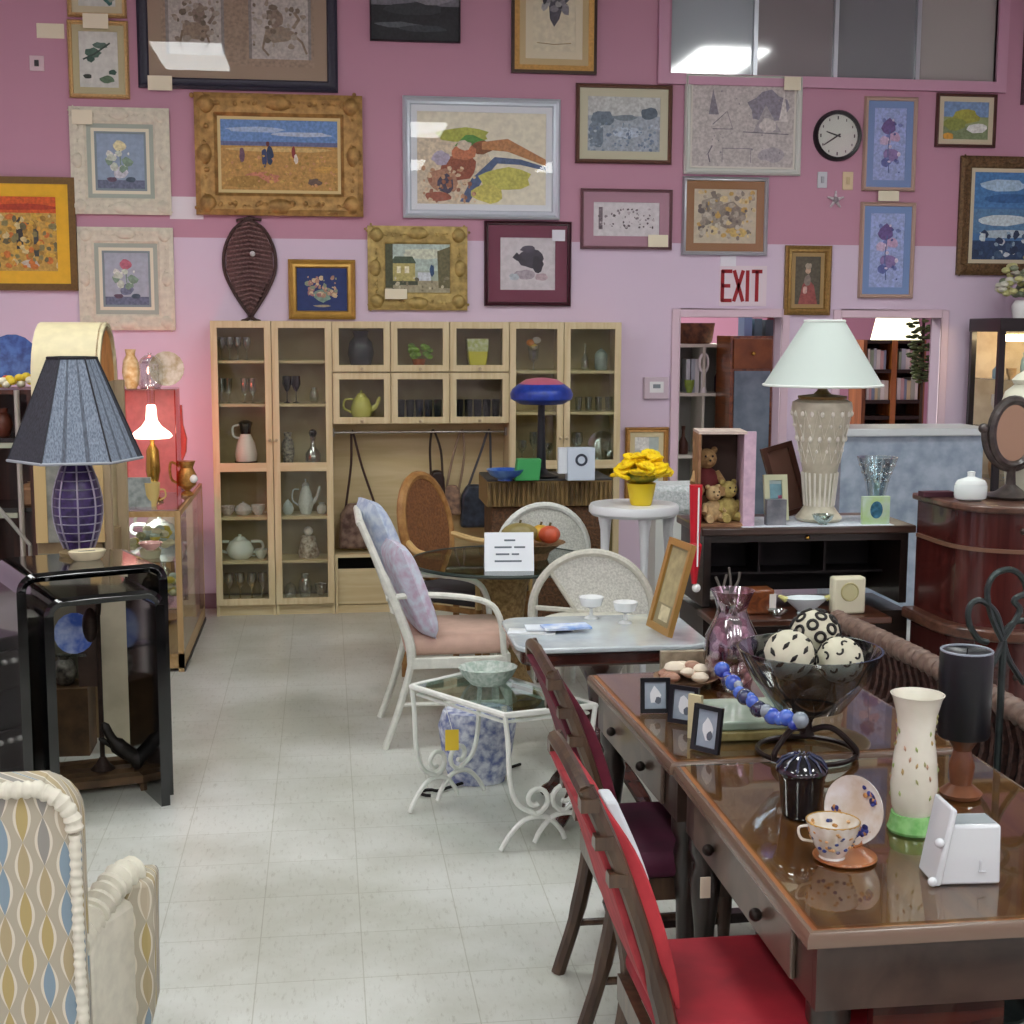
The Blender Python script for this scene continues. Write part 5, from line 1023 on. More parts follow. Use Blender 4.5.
# mushroom lamp
YM=8.15; P=at(541,474,YM); k=mpp(YM); t=thing('mushroom_lamp','table lamp with a wide blue and pink mushroom shade on a dark stem','lamp',(P.x,YM,zt+.0005)); Z=lambda y:at(541,y,YM).z-zt
rb=.5*63*k; MB().lathe([(.10,0),(.11,.012),(.05,.03),(.03,.05),(.024,Z(440)),(.02,Z(400))],mat('#2b2e32',.3,metal=.4),18).build('base',t)
MB().lathe([(0,Z(403)),(rb*.7,Z(404)),(rb*.97,Z(399)),(rb,Z(394)),(rb*.93,Z(389)),(rb*.72,Z(384))],mat('#2440a0',.3,var=.25,scale=30),32,cap=False).build('lamp_shade',t); MB().lathe([(rb*.72,Z(384)),(rb*.5,Z(379.5)),(rb*.2,Z(378)),(0,Z(377.5))],mat('#c0647c',.35),32,cap=False).build('shade_top',t)
P=at(526,472,8.0); tag(MB().prism([(-.07,0),(.075,0),(.085,.125),(-.055,.125)],-.04,.04,mat('#3fa05a',.5)).build('green_box',loc=(P.x,8.0,zt+.0005),bevel=.006),'bright green box between the blue dish and the lamp stem','box')
P=at(503,473,8.1); vessel('blue_dish','bowl',(P.x,8.0,zt+.0005),.065,.11,mat('#2d55b0',.3,hx2='#6f9ad0',scale=10),'wide blue glass dish at the left end of the wicker chest','dish')
P=at(580,478,7.98); t=thing('white_box','white box with a round dark emblem on the wicker chest right of the lamp','box',(P.x,7.97,zt+.0005)); k=mpp(7.97); MB().box(-.5*28*k,.5*28*k,-.03,.05,0,.19,mat('#c9d6e4',.5)).build('body',t,bevel=.004)
MB().lathe([(.036,0),(.036,.003),(.022,.003),(.022,0)],mat('#3b4250',.4),24,M=Matrix.Translation((0,-.03,.12))@Matrix.Rotation(R_(90),4,'X'),cap=False).build('emblem',t); MB().box(-.5*28*k-.05,-.5*28*k,-.01,.03,.04,.19,mat('#dde4ea',.5)).build('flap',t)
# ---- white round stool table and yellow flowers
YW=6.9; P=at(636,505,YW); zt=P.z; k=mpp(YW); rT=.5*92*k
t=thing('pedestal_table','round white painted side table with turned legs','table',(P.x,YW+.05,0)); WT=mat('#dfe3e6',.35)
MB().lathe([(0,zt-.055),(rT*.94,zt-.055),(rT,zt-.04),(rT,zt-.012),(rT*.97,zt),(0,zt)],WT,36,cap=False).build('table_top',t)
for i in range(5):
    a_=2*PI*i/5-PI/2+.1; c_,s_=math.cos(a_),math.sin(a_); q=rT*.78
    MB().tube([(q*c_,q*s_,zt-.055),(q*.98*c_,q*.98*s_,zt-.12),(q*c_,q*s_,zt-.3),(q*1.05*c_,q*1.05*s_,0)],[.035,.026,.018,.014],WT,10).build('leg',t)
MB().lathe([(0,.25),(rT*.7,.25),(rT*.7,.27),(0,.27)],WT,28,cap=False).build('lower_shelf',t)
P=at(641,503,YW); t=thing('flower_pot','yellow pot crowded with bright yellow artificial flowers','flowers',(P.x,YW+.0,zt+.0005)); YP_=mat('#ecd02a',.4)
zf=lambda y:at(641,y,YW).z-zt
MB().lathe([(.05,0),(.055,.01),(.075,zf(483)),(.068,zf(483)),(.05,.03)],YP_,20).build('pot',t); YF_=mat('#fde00e',.6,hx2='#ecc00a',scale=60)
r=random.Random(11)
for i in range(40):
    a_=r.random()*6.28; q=.125*math.sqrt((i+.5)/40) ; z=zf(482)+.015+.14*(1-(q/.15)**2)*(.35+.65*r.random()) ; m=MB()
    for w in range(7):
        b_=2*PI*w/7; m.ball((.024*math.cos(b_),.024*math.sin(b_),.0),.023,YF_,5,(1,1,.5))
    m.ball((0,0,.008),.016,YF_,5); o=m.build('flower',t); o.location=(q*math.cos(a_),q*math.sin(a_)*.8,z); o.rotation_euler=(r.random()*1.2-.3,r.random()-.5,0)
m=MB().ball((0,0,zf(482)+.035),(.075),mat('#c9b020',.7,hx2='#6a7a2a',scale=30),8,(1.2,1,.6)); m.build('foliage',t)
# white cylinder/pillow roll behind the table
P=at(668,505,7.6); t=thing('white_basket','white woven basket behind the yellow flowers','basket',(P.x+.02,7.55,0)); zb=at(668,483,7.55).z
MB().box(-.13,.13,-.12,.12,0,zb-.16,mat('#d8dcd8',.6)).build('stand',t); MB().box(-.15,.15,-.14,.14,zb-.16,zb,mat('#dfe4e6',.6,hx2='#b9c4c4',scale=70,bump=.7)).build('body',t,bevel=.03)
# red hanging ski-like pole
YQ=5.9; t=thing('red_hanging_toy','slim red stick figure ornament hanging on the side of the dark desk hutch','ornament',(at(695,540,YQ).x,YQ,at(692,588,YQ).z)); H_=at(692,485,YQ).z-t.location.z
RD=mat('#c01c2c',.3); MB().tube([(0,0,.02),(.0,0,H_*.42),(0,0,H_*.45)],[.012,.032,.018],RD,10).build('body',t); MB().tube([(.0,0,H_*.45),(0,0,H_)],[.022,.03],RD,10).build('neck',t); MB().ball((.01,0,.0),.02,WPLAST,8).build('tip',t); MB().tube([(.005,-.03,.1),(.005,-.03,H_*.98)],.004,WPLAST,6).build('stripe',t)
# ================================================================ REAR ROOMS
WSH=mat('#d8dacb',.5)
YB1=10.6; a=at(676,450,YB1); b=at(728,450,YB1); t=thing('cube_shelf','white open cube shelf seen through the left doorway','shelf',(a.x,YB1,0)); w=b.x-a.x; zt=at(700,344,YB1).z; zm=at(700,393,YB1).z; zl=at(700,455,YB1).z
for x in (0,w*.48,w-.02): MB().box(x,x+.02,0,.33,0,zt,WSH).build('upright',t)
for z in (zt,zm,zl,.35): MB().box(0,w,-.002,.33,z-.025,z,WSH).build('shelf',t)
MB().box(0,w,.33,.34,0,zt,mat('#9c9c98',.6)).build('back_panel',t)
def rb(nm,kd,px,z,h,r_,c,lb,cat,Y=YB1+.1): return vessel(nm,kd,(at(px,450,Y).x,Y,z+.0005),h,r_,mat(c,.5,var=.2),lb,cat)
P=(at(692,450,YB1+.16).x,YB1+.16,zt+.0005); tag(MB().lathe([(.13,0),(.15,.02),(.17,.16),(.16,.16),(.13,.03)],mat('#4a3026',.7,hx2='#7c5238',scale=20),18,sx=.95,sy=.8).build('basket',loc=P),'dark brown basket on top of the white cube shelf beyond the doorway','basket')
for i,(px,hx) in enumerate(((685,'#c8d4d8'),(690,'#aebcc4'),(694,'#d8dcdc'))):
    x=at(px,450,YB1+.1).x; tag(MB().box(-.016,.016,-.07,.07,0,.26,mat(hx,.6)).build('book',loc=(x,YB1+.12,zm+.0005)),'%s book standing in the upper left cube of the white shelf'%('pale blue','grey-blue','white')[i],'book','books in the white cube shelf')
rb('oval_ornament','plate',703,zm,.0,.0001,'#d8d8d8','x','x') if 0 else None
t=thing('white_vase','white ring-shaped vase on the cube shelf beyond the doorway','vase',(at(702,450,YB1+.02).x,YB1+.02,zm+.0005)); MB().lathe([(.03,0),(.02,.05),(.02,.16)],WPLAST,12).build('stem',t); MB().tube([(.035*math.cos(a_*.4),0,.23+.07*math.sin(a_*.4)) for a_ in range(16)],.012,WPLAST,6,closed=True).build('ring',t)
rb('dark_figurine','bottle',719,zm,.30,.05,'#242438','dark blue bottle-shaped figure in the upper right cube of the white shelf','bottle')
rb('green_pot','cup',688,zm,.10,.04,'#8aa848','small green-rimmed pot at the front of the upper left cube','pot',Y=YB1+.035)
rb('brown_bottle','bottle',683,zl,.22,.04,'#4a2c20','brown bottle in the lower left cube of the white shelf','bottle'); rb('pink_figurine','vase',712,zl,.16,.03,'#c8a090','small pinkish figurine in the lower right cube of the white shelf','figurine')
YB2=10.2; a=at(729,450,YB2); b=at(772,450,YB2); w=b.x-a.x; zt=at(750,336,YB2).z; z1=at(750,371,YB2).z
t=thing('wooden_cabinet','brown cabinet with one drawer and a bluish glass door beyond the left doorway','cabinet',(a.x,YB2,0))
MB().box(0,w,.02,.4,0,zt,WALNUT).build('body',t); MB().box(.02,w-.02,.0,.02,z1+.015,zt-.02,mat('#8a5228',.4,hx2='#6a3a1a',scale=6)).build('drawer',t,bevel=.004); MB().ball((w/2,-.015,(zt+z1)/2),.016,BRASS,8).build('knob',t)
MB().box(.03,w-.03,.0,.02,.3,z1,mat('#8296a2',.2,hx2='#5f7480',scale=5)).build('glass_door',t)
for px,hx,h,lb in ((742,'#7a98c0',.14,'pale blue folder leaning on top of the wooden cabinet'),(752,'#54707c',.13,'slate blue box on top of the wooden cabinet beyond the doorway'),(763,'#3c4a54',.12,'dark box at the right on top of the wooden cabinet')):
    tag(MB().box(-.03,.03,-.08,.08,0,h,mat(hx,.6)).build('box',loc=(at(px,450,YB2+.2).x,YB2+.2,zt+.0005)),lb,'box')
tag(MB().box(0,.5,0,.02,0,2.0,mat('#6c1c2c',.6)).build('wine_red_door_leaf',loc=(at(764,450,10.9).x,10.9,0)),'wine-red panel standing behind the wooden cabinet','panel')
tag(MB().box(0,.45,0,.03,0,1.2,mat('#8a96a0',.5,hx2='#6c7a88',scale=4)).build('grey_board',loc=(at(772,450,10.15).x+.02,10.1,0)),'grey-blue board leaning at the right of the wooden cabinet','board')
# bookcase beyond the right doorway
YB3=11.2; a=at(860,450,YB3); b=at(922,450,YB3); w=b.x-a.x; t=thing('bookcase','brown wooden bookcase full of books beyond the right doorway','bookcase',(a.x,YB3,0)); BKW=wood('#8a5530','#5c3018',.5,4,.1,2)
zs=[at(890,y,YB3).z for y in (340,369.5,400,416,428)]
MB().box(0,.03,0,.3,0,zs[0],BKW).build('side_panel',t); MB().box(w-.03,w,0,.3,0,zs[0],BKW).build('side_panel',t); xm=at(891,450,YB3).x-a.x; MB().box(xm-.025,xm+.02,-.01,.3,0,zs[0],wood('#b06a34','#8a4c22',.4,4,.2,2)).build('divider',t)
for z in zs: MB().box(.03,w-.03,0,.3,z-.03,z,mat('#2c1a14',.5)).build('shelf',t)
MB().box(0,w,.3,.31,0,zs[0],mat('#241814',.7)).build('back_panel',t)
r=random.Random(21); cs=['#ece8dc','#a8c0a4','#ccd8de','#f0eee8','#dcb8b8','#98a8c0','#e8dcb0','#c0c8b8','#f6f4ee']
for si,(z,hh) in enumerate(((zs[1],.18),(zs[2],.19))):
    x=.05; i=0
    while x<w-.06:
        bw=.02+.018*r.random()
        if not (xm-.045<x+bw/2<xm+.04):
            tag(MB().box(0,bw-.002,.03,.2,0,hh*(.8+.2*r.random()),mat(cs[(i+si*3)%9],.6)).build('book',loc=(a.x+x,YB3,z+.0005)),'upright book on the %s shelf of the brown bookcase'%('upper','second')[si],'book','books on the %s bookcase shelf'%('upper','second')[si])
        x+=bw; i+=1
# bright window-like lampshade on top of the bookcase
LS=mat('#f4efca',.7,emit=1.6)
P=(at(892,450,YB3+.12).x,YB3+.12,zs[0]+.0005); tag(MB().lathe([(.26,0),(.2,.22),(.19,.22),(.25,0)],LS,28,sx=.85,sy=.5).build('lit_lampshade',loc=P),'large bright cream lampshade on top of the brown bookcase','lampshade')
# hanging plant
YH=9.9; P=at(920,400,YH); t=thing('hanging_plant','hanging artificial ivy at the right side of the right doorway','plant',(P.x,YH,0)); zt=dz+.2; m=MB(); IV=mat('#5c6a3c',.6,hx2='#2f3c24',scale=30); r=random.Random(8)
z0_=at(920,400,YH).z
for i in range(130):
    u=r.random(); z=z0_+.12+(zt-z0_-.12)*u; q=.05+.06*u; m.ball(((r.random()-.55)*2*q,(r.random()-.5)*2*q,z),.022,IV,4,(1.4,1,.6))
m.build('foliage',t); MB().tube([(0,0,.02),(.01,0,z0_+.2),(0,0,zt)],.012,mat('#3c2c20',.7),6).build('stem',t); MB().lathe([(.09,0),(.12,.16),(.1,.16)],mat('#6a4a34',.6),16).build('pot',t)
# ================================================================ RIGHT SIDE
# ---- grey marble counter panel
YM=8.4; a=at(842,430,YM); b=at(984,430,YM); zt=at(900,428,YM).z
t=thing('marble_counter','blue-grey marble counter front with a pale ledge behind the lamp','counter',(a.x,YM,0)); w=b.x-a.x
MB().box(0,w,0,.35,0,zt-.05,mat('#a9b8c6',.3,hx2='#8496a8',scale=9,coat=.2)).build('front_panel',t); MB().box(-.02,w+.03,-.04,.38,zt-.05,zt,mat('#cdd5d6',.3)).build('ledge',t,bevel=.008)
# ---- dark open desk hutch
YD_=6.0; a=at(704,525,YD_); b=at(909,525,YD_); w=b.x-a.x; zt=.972; zl=.61
t=thing('desk_hutch','dark open-fronted secretary desk with pigeonholes carrying the big white lamp','desk',(a.x,YD_,0))
MB().box(-.02,w+.02,-.04,.42,zt-.035,zt,wood('#4a342a','#2e1e18',.3,5,.4,0)).build('top_board',t,bevel=.006)
for x in (0,w-.035): MB().box(x,x+.035,0,.4,zl,zt-.035,DARKWZ).build('side_panel',t)
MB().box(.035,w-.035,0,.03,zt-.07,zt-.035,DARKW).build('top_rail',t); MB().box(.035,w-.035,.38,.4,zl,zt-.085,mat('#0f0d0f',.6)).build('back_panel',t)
MB().box(-.03,w-.19,-.30,-.02,zl-.03,zl,wood('#5a3424','#371f16',.3,5,.5,0)).build('writing_board',t,bevel=.006)
MB().box(0,w,-.02,.4,0.06,zl-.03,DARKW).build('lower_cupboard',t); MB().box(.05,w-.05,0,.3,0,.06,DARKW).build('plinth',t)
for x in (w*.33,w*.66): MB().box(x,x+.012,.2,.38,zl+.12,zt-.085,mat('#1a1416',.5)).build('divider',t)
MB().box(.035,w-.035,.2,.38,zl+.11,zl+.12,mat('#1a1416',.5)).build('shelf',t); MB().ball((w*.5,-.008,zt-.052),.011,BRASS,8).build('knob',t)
# cloth + things on top
kx=lambda px,Y:at(px,500,Y).x
tag(MB().box(kx(742,5.99)-0,kx(893,5.99),5.965,6.30,zt+.0005,zt+.003,mat('#dfe4ec',.8,hx2='#c3ccd8',scale=60)).build('lace_cloth'),'white lace runner on top of the dark desk hutch','cloth')
zc=zt+.0036; YLm=6.14; Z=lambda y:at(819,y,YLm).z-zc; k=mpp(YLm)
t=thing('table_lamp','large cream table lamp with a wide pleated white shade on the dark hutch','lamp',(at(819,500,YLm).x,YLm,zc))
LB=mat('#cdc8b4',.3,hx2='#b8b39e',scale=20); z_top=Z(398)
rr=[(22,520),(24,517),(19,511),(15,505),(14.5,492),(18,470),(24,440),(29,420),(31,408),(30,402),(24,399)]
m=MB().lathe([(r_*k,max(0,Z(y))) for r_,y in rr],LB,28); WLB=mat('#e8e6da',.3)
for j,(yy,n_,sz) in enumerate(((438,16,.010),(413,18,.009),(425,16,.006),(450,14,.006))):
    r0=next(( (a1[0]+(a2[0]-a1[0])*(a1[1]-yy)/(a1[1]-a2[1])) for a1,a2 in zip(rr,rr[1:]) if a1[1]>=yy>=a2[1]),25)*k
    for i in range(n_): a_=2*PI*i/n_+j*.2; m.ball((r0*math.cos(a_),r0*math.sin(a_),Z(yy)),sz,WLB,5,(1,1,1.5))
for ya,yb in ((410,437),(441,462)):
    ra_,rb2=[next((a1[0]+(a2[0]-a1[0])*(a1[1]-q)/(a1[1]-a2[1]) for a1,a2 in zip(rr,rr[1:]) if a1[1]>=q>=a2[1]),25)*k for q in (ya,yb)]
    n_=14; m.tube([((ra_ if i%2 else rb2)*math.cos(PI*i/n_),(ra_ if i%2 else rb2)*math.sin(PI*i/n_),Z(ya if i%2 else yb)) for i in range(2*n_)],.0035,WLB,5,closed=True)
for i in range(20): a_=2*PI*i/20; m.tube([(15*k*math.cos(a_),15*k*math.sin(a_),Z(505)),(18.3*k*math.cos(a_),18.3*k*math.sin(a_),Z(472))],.005,WLB,5)
m.build('body',t)
MB().lathe([(24*k,Z(399)),(25*k,Z(396)),(9*k,Z(394)),(5*k,Z(390)),(5*k,Z(384))],mat('#8a7248',.4,metal=.5),20).build('collar',t)
m=MB(); n_=72; rb_,rt_=60*k,20*k; zb_,zt_=Z(385),Z(321); SHD=mat('#c3d0ca',.8)
for i in range(n_):
    a0,a1=2*PI*i/n_,2*PI*(i+1)/n_; q=1.0 if i%2 else .97; q2=.97 if i%2 else 1.0
    m.add([(rb_*q*math.cos(a0),rb_*q*math.sin(a0),zb_),(rb_*q2*math.cos(a1),rb_*q2*math.sin(a1),zb_),(rt_*q2*math.cos(a1),rt_*q2*math.sin(a1),zt_),(rt_*q*math.cos(a0),rt_*q*math.sin(a0),zt_)],[(0,1,2,3)],SHD)
m.build('lamp_shade',t)
m=MB()
for r_,z in ((rb_,zb_),(rt_,zt_)): m.tube([(r_*math.cos(2*PI*i/40),r_*math.sin(2*PI*i/40),z) for i in range(40)],.006,mat('#e4ece6',.7),6,closed=True)
m.build('shade_trim',t)
MB().tube([(0,0,Z(386)),(0,0,zt_)],.006,BRASS,6).build('stem',t)
# glass tray at its foot
P=(at(822,500,6.03).x,6.01,zc); vessel('oval_glass_dish','bowl',P,.045,.05,clear('#dcebe8',alpha=.3,rough=.08,gl=.3),'clear glass dish at the foot of the cream lamp','dish')
# shadow box with bears
YS2=6.02; a=at(697,525,YS2); b=at(746,434,YS2); w=b.x-a.x; h=b.z-zt
t=thing('shadow_box','open wooden shadow box with pink floral side, holding teddy bears','box',(a.x,YS2,zt+.0005),R_(-8)); PKB=mat('#d4b8c8',.6,hx2='#c0a4b8',scale=30); TW=mat('#9c7654',.6,hx2='#7a563a',wood=True,scale=8)
MB().box(0,.012,0,.22,0,h,TW).build('side_panel',t); MB().box(w-.012,w,0,.22,0,h,PKB).build('side_panel',t); MB().box(0,w,0,.22,h,h+.012,mat('#c8b8ac',.6)).build('top_panel',t); MB().box(.012,w-.012,0,.22,0,.012,TW).build('bottom_panel',t); MB().box(.012,w-.012,.21,.22,.012,h,mat('#4a3a32',.7)).build('back_panel',t)
MB().box(w-.0,w+.04,.0,.015,0,h+.012,PKB).build('front_post',t)
def bear(label,loc,s,m1,rz=0,shirt=None):
    t=thing('teddy_bear',label,'teddy bear',loc,rz); b=MB()
    b.ball((0,0,.055*s),.055*s,shirt or m1,8,(1,.8,1.1)); b.build('body',t)
    b=MB().ball((0,-.005*s,.15*s),.042*s,m1,8).ball((-.032*s,0,.185*s),.014*s,m1,6).ball((.032*s,0,.185*s),.014*s,m1,6).ball((0,-.04*s,.142*s),.018*s,m1,6); b.ball((0,-.056*s,.146*s),.005*s,BLACK,5).ball((-.015*s,-.04*s,.162*s),.005*s,BLACK,5).ball((.015*s,-.04*s,.162*s),.005*s,BLACK,5); b.build('head',t)
    for sx in (-1,1):
        MB().tube([(sx*.04*s,0,.09*s),(sx*.065*s,-.03*s,.05*s)],[.018*s,.014*s],m1,8).build('arm',t); MB().tube([(sx*.03*s,-.01*s,.025*s),(sx*.05*s,-.075*s,.02*s)],[.024*s,.02*s],m1,8).build('leg',t)
TAN=mat('#a8875c',.9,var=.25,scale=60); TAN2=mat('#c0a478',.9,var=.2,scale=60); YLB=mat('#b0a060',.9,var=.2,scale=60)
zb2=zt+.0135
bear('brown teddy bear in a red shirt sitting at the back of the shadow box',(a.x+.075,YS2+.135,zb2+.115),1.1,TAN,0,mat('#6a2a2c',.8)); tag(MB().box(-.05,.05,-.045,.04,0,.114,mat('#6a5038',.7)).build('small_stand',loc=(a.x+.08,YS2+.14,zb2)),'small brown stand inside the shadow box under the red-shirted bear','stand')
bear('large pale tan teddy bear lying at the bottom of the shadow box',(a.x+.09,YS2+.07,zb2),.85,TAN2,.2); 
bear('yellowish teddy bear at the right side of the shadow box',(a.x+.165,YS2+.09,zb2),.95,YLB,.3)
# pictures and cards right of the box
leanframe('framed_picture','green and blue framed card standing between the shadow box and the cream lamp','picture',(kx(778,6.1),6.12,zt+.008),.11,.21,(R_(-12),0,R_(0)),mat('#c3c6a4',.5),mat('#a8bcbc',.6),((.2,.3,.8,.8,'#6f98a4'),(.6,.35,.8,.55,'#a85070')))
t2=tag(MB().box(-.045,.045,-.02,.02,0,.115,mat('#8a8c90',.3,hx2='#60646c',scale=14)).build('grey_tin',loc=(kx(775,6.04),6.03,zc)),'small grey tin standing in front of the framed card','tin')
leanframe('leaning_picture','narrow dark brown frame leaning behind the cream lamp','picture',(kx(795,6.3),6.32,zt+.008),.16,.34,(R_(-8),R_(-14),R_(8)),mat('#4a2a1e',.4),mat('#6c4a3c',.6))
# glass vase
YV=6.12; P=(kx(876,YV),YV,zc); k=mpp(YV); t=thing('crystal_vase','flared cut-glass vase at the right end of the dark hutch','vase',P); hh=66*k
MB().lathe([(15*k,0),(14*k,.02),(9*k,.10),(8*k,.3*hh),(12*k,.6*hh),(21*k,hh),(20*k,hh),(10*k,.6*hh),(6*k,.3*hh)],clear('#e6f0f4',alpha=.2,rough=.12,gl=.35),22,cap=False).build('body',t)
m=MB()
for j in range(3):
    for i in range(12): a_=2*PI*i/12+j*.26; q=(17-3*j)*k; m.ball((q*math.cos(a_),q*math.sin(a_),hh*(.88-.12*j)),.009,clear('#ffffff',alpha=.5,rough=.1,gl=.3),5)
m.build('cut_pattern',t)
YV=5.995; a=at(862,525,YV); b=at(890,497,YV); w=b.x-a.x; h=b.z-a.z; t=thing('decorated_card','small green and white card with a dark blue oval in front of the crystal vase','card',((a.x+b.x)/2,YV,zc)); MB().box(-w/2,w/2,-.004,.02,0,h,mat('#c8dcd0',.5,hx2='#b4d48c',scale=14)).build('body',t)
MB().lathe([(0,0),(.034,0),(.034,.003),(0,.003)],mat('#1c5064',.4,hx2='#4c88a8',scale=40),20,M=Matrix.Translation((0,-.004,h*.52))@Matrix.Rotation(R_(90),4,'X'),cap=False,sx=.85,sy=1.15).build('oval',t)
# items on the writing board
zl2=zl+.0005
def wk(px,Y): return at(px,600,Y).x
t=thing('wooden_box','small reddish wooden box on the writing board of the dark hutch','box',(wk(756,5.86),5.86,zl2)); MB().box(-.09,.07,-.05,.05,0,.11,WALNUT).build('body',t,bevel=.01); MB().box(.045,.075,-.052,.052,.02,.09,mat('#d8d4cc',.5)).build('label_patch',t)
t=thing('boat_dish','white boat-shaped dish with pale yellow handles on the writing board','dish',(wk(806,5.82),5.82,zl2)); MB().lathe([(.04,0),(.035,.01),(.08,.05),(.1,.07),(.09,.065),(.03,.02)],mat('#cfdade',.3),24,sx=1.0,sy=.6).build('body',t)
for s in (-1,1): MB().tube([(s*.09,0,.062),(s*.125,0,.08)],[.014,.006],mat('#d8d48a',.3),6).build('handle',t)
t=thing('mantel_clock','cream square clock with a round dial standing on the writing board','clock',(wk(847,5.80),5.80,zl2)); MB().box(-.075,.075,-.03,.03,0,.165,mat('#d6d2b8',.4)).build('case',t,bevel=.012)
MB().lathe([(0,0),(.034,0),(.034,.004),(0,.004)],mat('#c2bd92',.4),22,M=Matrix.Translation((0,-.03,.1))@Matrix.Rotation(R_(90),4,'X'),cap=False).build('dial',t); MB().tube([(.038*math.cos(i*.3),-.032,.1+.038*math.sin(i*.3)) for i in range(21)],.004,mat('#b0a878',.4),6,closed=True).build('bezel',t)
m=MB(); TW_=mat('#6c6862',.6)
for pts in ([(0,0,0),(-.02,0,.08),(-.05,0,.15)],[(0,0,0),(.02,.0,.1),(.01,0,.19)],[(.0,0,.05),(.05,0,.12),(.06,0,.17)],[(-.02,0,.08),(.0,0,.16)]): m.tube(spline(pts,4),.006,TW_,6)
t=thing('dried_twigs','grey dried twigs in a dark holder at the left end of the writing board','twigs',(wk(728,5.9),5.93,zl2)); 
MB().lathe([(.04,0),(.045,.05),(.04,.05),(.03,.01)],BLACK,12).build('holder',t); m.build('twigs',t)
vessel('small_glass_dish','bowl',(wk(778,5.76),5.76,zl2),.03,.045,CRYS,'small clear glass dish between the wooden box and the boat dish','dish')
# ---- bow-front chest
YCm=5.5; xl_=2.63; wC=1.05; dC=.42; zt=1.125
t=thing('bow_front_chest','tall dark red mahogany bow-front chest at the right edge','chest of drawers',(xl_+wC/2,YCm+.02,0))
def bow(w,d,o=0,n=14):
    pts=[]; n=28
    for i in range(n+1):
        a_=PI+PI*i/n; c_,s_=math.cos(a_),abs(math.sin(a_)); pts.append((math.copysign(abs(c_)**.75,c_)*(w/2+o),.20-(.36+o)*s_**.75))
    return pts+[(w/2+o,d),(-w/2-o,d)]
RM=wood('#552420','#391614',.25,5,.5,2)
zb=.58
MB().prism(bow(wC,dC),zb+.03,zt-.03,RM,'xy').build('body',t); MB().prism(bow(wC,dC,.03),zt-.03,zt,wood('#6a4a3c','#453028',.3,5,.4,0),'xy').build('top_board',t,bevel=.008)
zm=at(960,549,YCm).z; MB().prism(bow(wC,dC-.02,.012),zm-.008,zm+.008,mat('#7a5a48',.3),'xy').build('moulding',t)
MB().prism(bow(wC,dC,.06),zb-.02,zb+.03,wood('#6a4638','#452c22',.3,5,.4,0),'xy').build('base_moulding',t,bevel=.01)
MB().prism(bow(wC,dC-.02,.02),.05,zb-.02,RM,'xy').build('lower_body',t)
for x in (-wC/2+.05,wC/2-.05): 
    MB().lathe([(.02,0),(.035,.05)],DARKW,10,c=(x,.05,0)).build('foot',t); MB().lathe([(.02,0),(.035,.05)],DARKW,10,c=(x,dC-.08,0)).build('foot',t)
for z in ((zm+zt)/2,zb-.16):
    MB().box(-.12,.30,-.172,-.10,z-.055,z+.055,wood('#5e2a22','#401a16',.25,5,.5,0)).build('drawer_front',t,bevel=.006)
    px_=at(1010,533,YCm-.05).x-(xl_+wC/2); MB().ball((px_,-.182,z),.014,mat('#3c302c',.4,metal=.3),8).build('knob',t)
P=at(964,490,5.62); t=thing('lidded_jar','white lidded ceramic jar on the bow-front chest','jar',(P.x+.03,5.62,zt+.0005)); k=mpp(5.5); 
MB().lathe([(12*k,0),(17*k,.01),(18*k,6*k),(18*k,16*k),(16.5*k,18*k)],mat('#dbe6e4',.25),24,sx=1,sy=.7).build('body',t); MB().lathe([(17.5*k,18*k),(15*k,22*k),(6*k,25*k),(4*k,26*k),(4.5*k,31*k),(0,32*k)],mat('#e4ecea',.25),24,sx=1,sy=.7).build('lid',t)
tag(MB().box(-.07,.07,-.03,.03,0,.022,mat('#4a2430',.6)).build('red_book',loc=(P.x-.05,5.78,zt+.0005)),'small wine-red book lying at the left end of the bow-front chest','book')
# mirror
YMi=5.68; t=thing('oval_mirror','oval dressing-table mirror on a carved grey-brown stand on the bow-front chest','mirror',(at(1010,495,YMi).x,YMi,zt+.0005)); k=mpp(YMi); Z=lambda y:at(1010,y,YMi).z-zt; MW=mat('#4c4440',.35,hx2='#2e2826',scale=30,coat=.3)
zc_=Z(433); MB().lathe([(.10,0),(.11,.012),(.06,.03),(.022,.06),(.018,Z(470)),(.03,Z(466))],MW,20).build('base',t)
MB().tube([(24*k*math.cos(2*PI*i/32),0,zc_+34*k*math.sin(2*PI*i/32)) for i in range(32)],.022,MW,8,closed=True).build('mirror_frame',t)
MB().lathe([(0,0),(1,0),(1,.008),(0,.008)],mat('#b09878',.08,metal=.9),32,M=Matrix.Translation((0,.0,zc_))@Matrix.Rotation(R_(90),4,'X'),sx=.092,sy=.132,cap=False).build('mirror_glass',t)
m=MB(); m.tube([(32*k*math.cos(R_(a_)),.0,zc_+38*k*math.sin(R_(a_))) for a_ in range(170,371,10)],.014,MW,8); m.build('yoke',t); MB().ball((-33*k,0,zc_+.02),.022,MW,8).build('finial',t); MB().ball((33*k,0,zc_+.02),.022,MW,8).build('finial',t)
# cream dome behind mirror
YU=5.80; t=thing('cream_urn','large cream domed ceramic urn behind the oval mirror','urn',(at(1024,495,YU).x,YU,zt+.0005)); Z=lambda y:at(1015,y,YU).z-zt; k=mpp(YU)
MB().lathe([(.07,0),(.08,.02),(27*k,Z(425)),(29*k,Z(408)),(24*k,Z(392)),(14*k,Z(384))],mat('#d4d4c0',.4),24).build('body',t); MB().lathe([(16*k,Z(384)),(18*k,Z(380)),(13*k,Z(375)),(5*k,Z(370)),(0,Z(368))],mat('#d8d8c6',.4),24).build('lid',t)
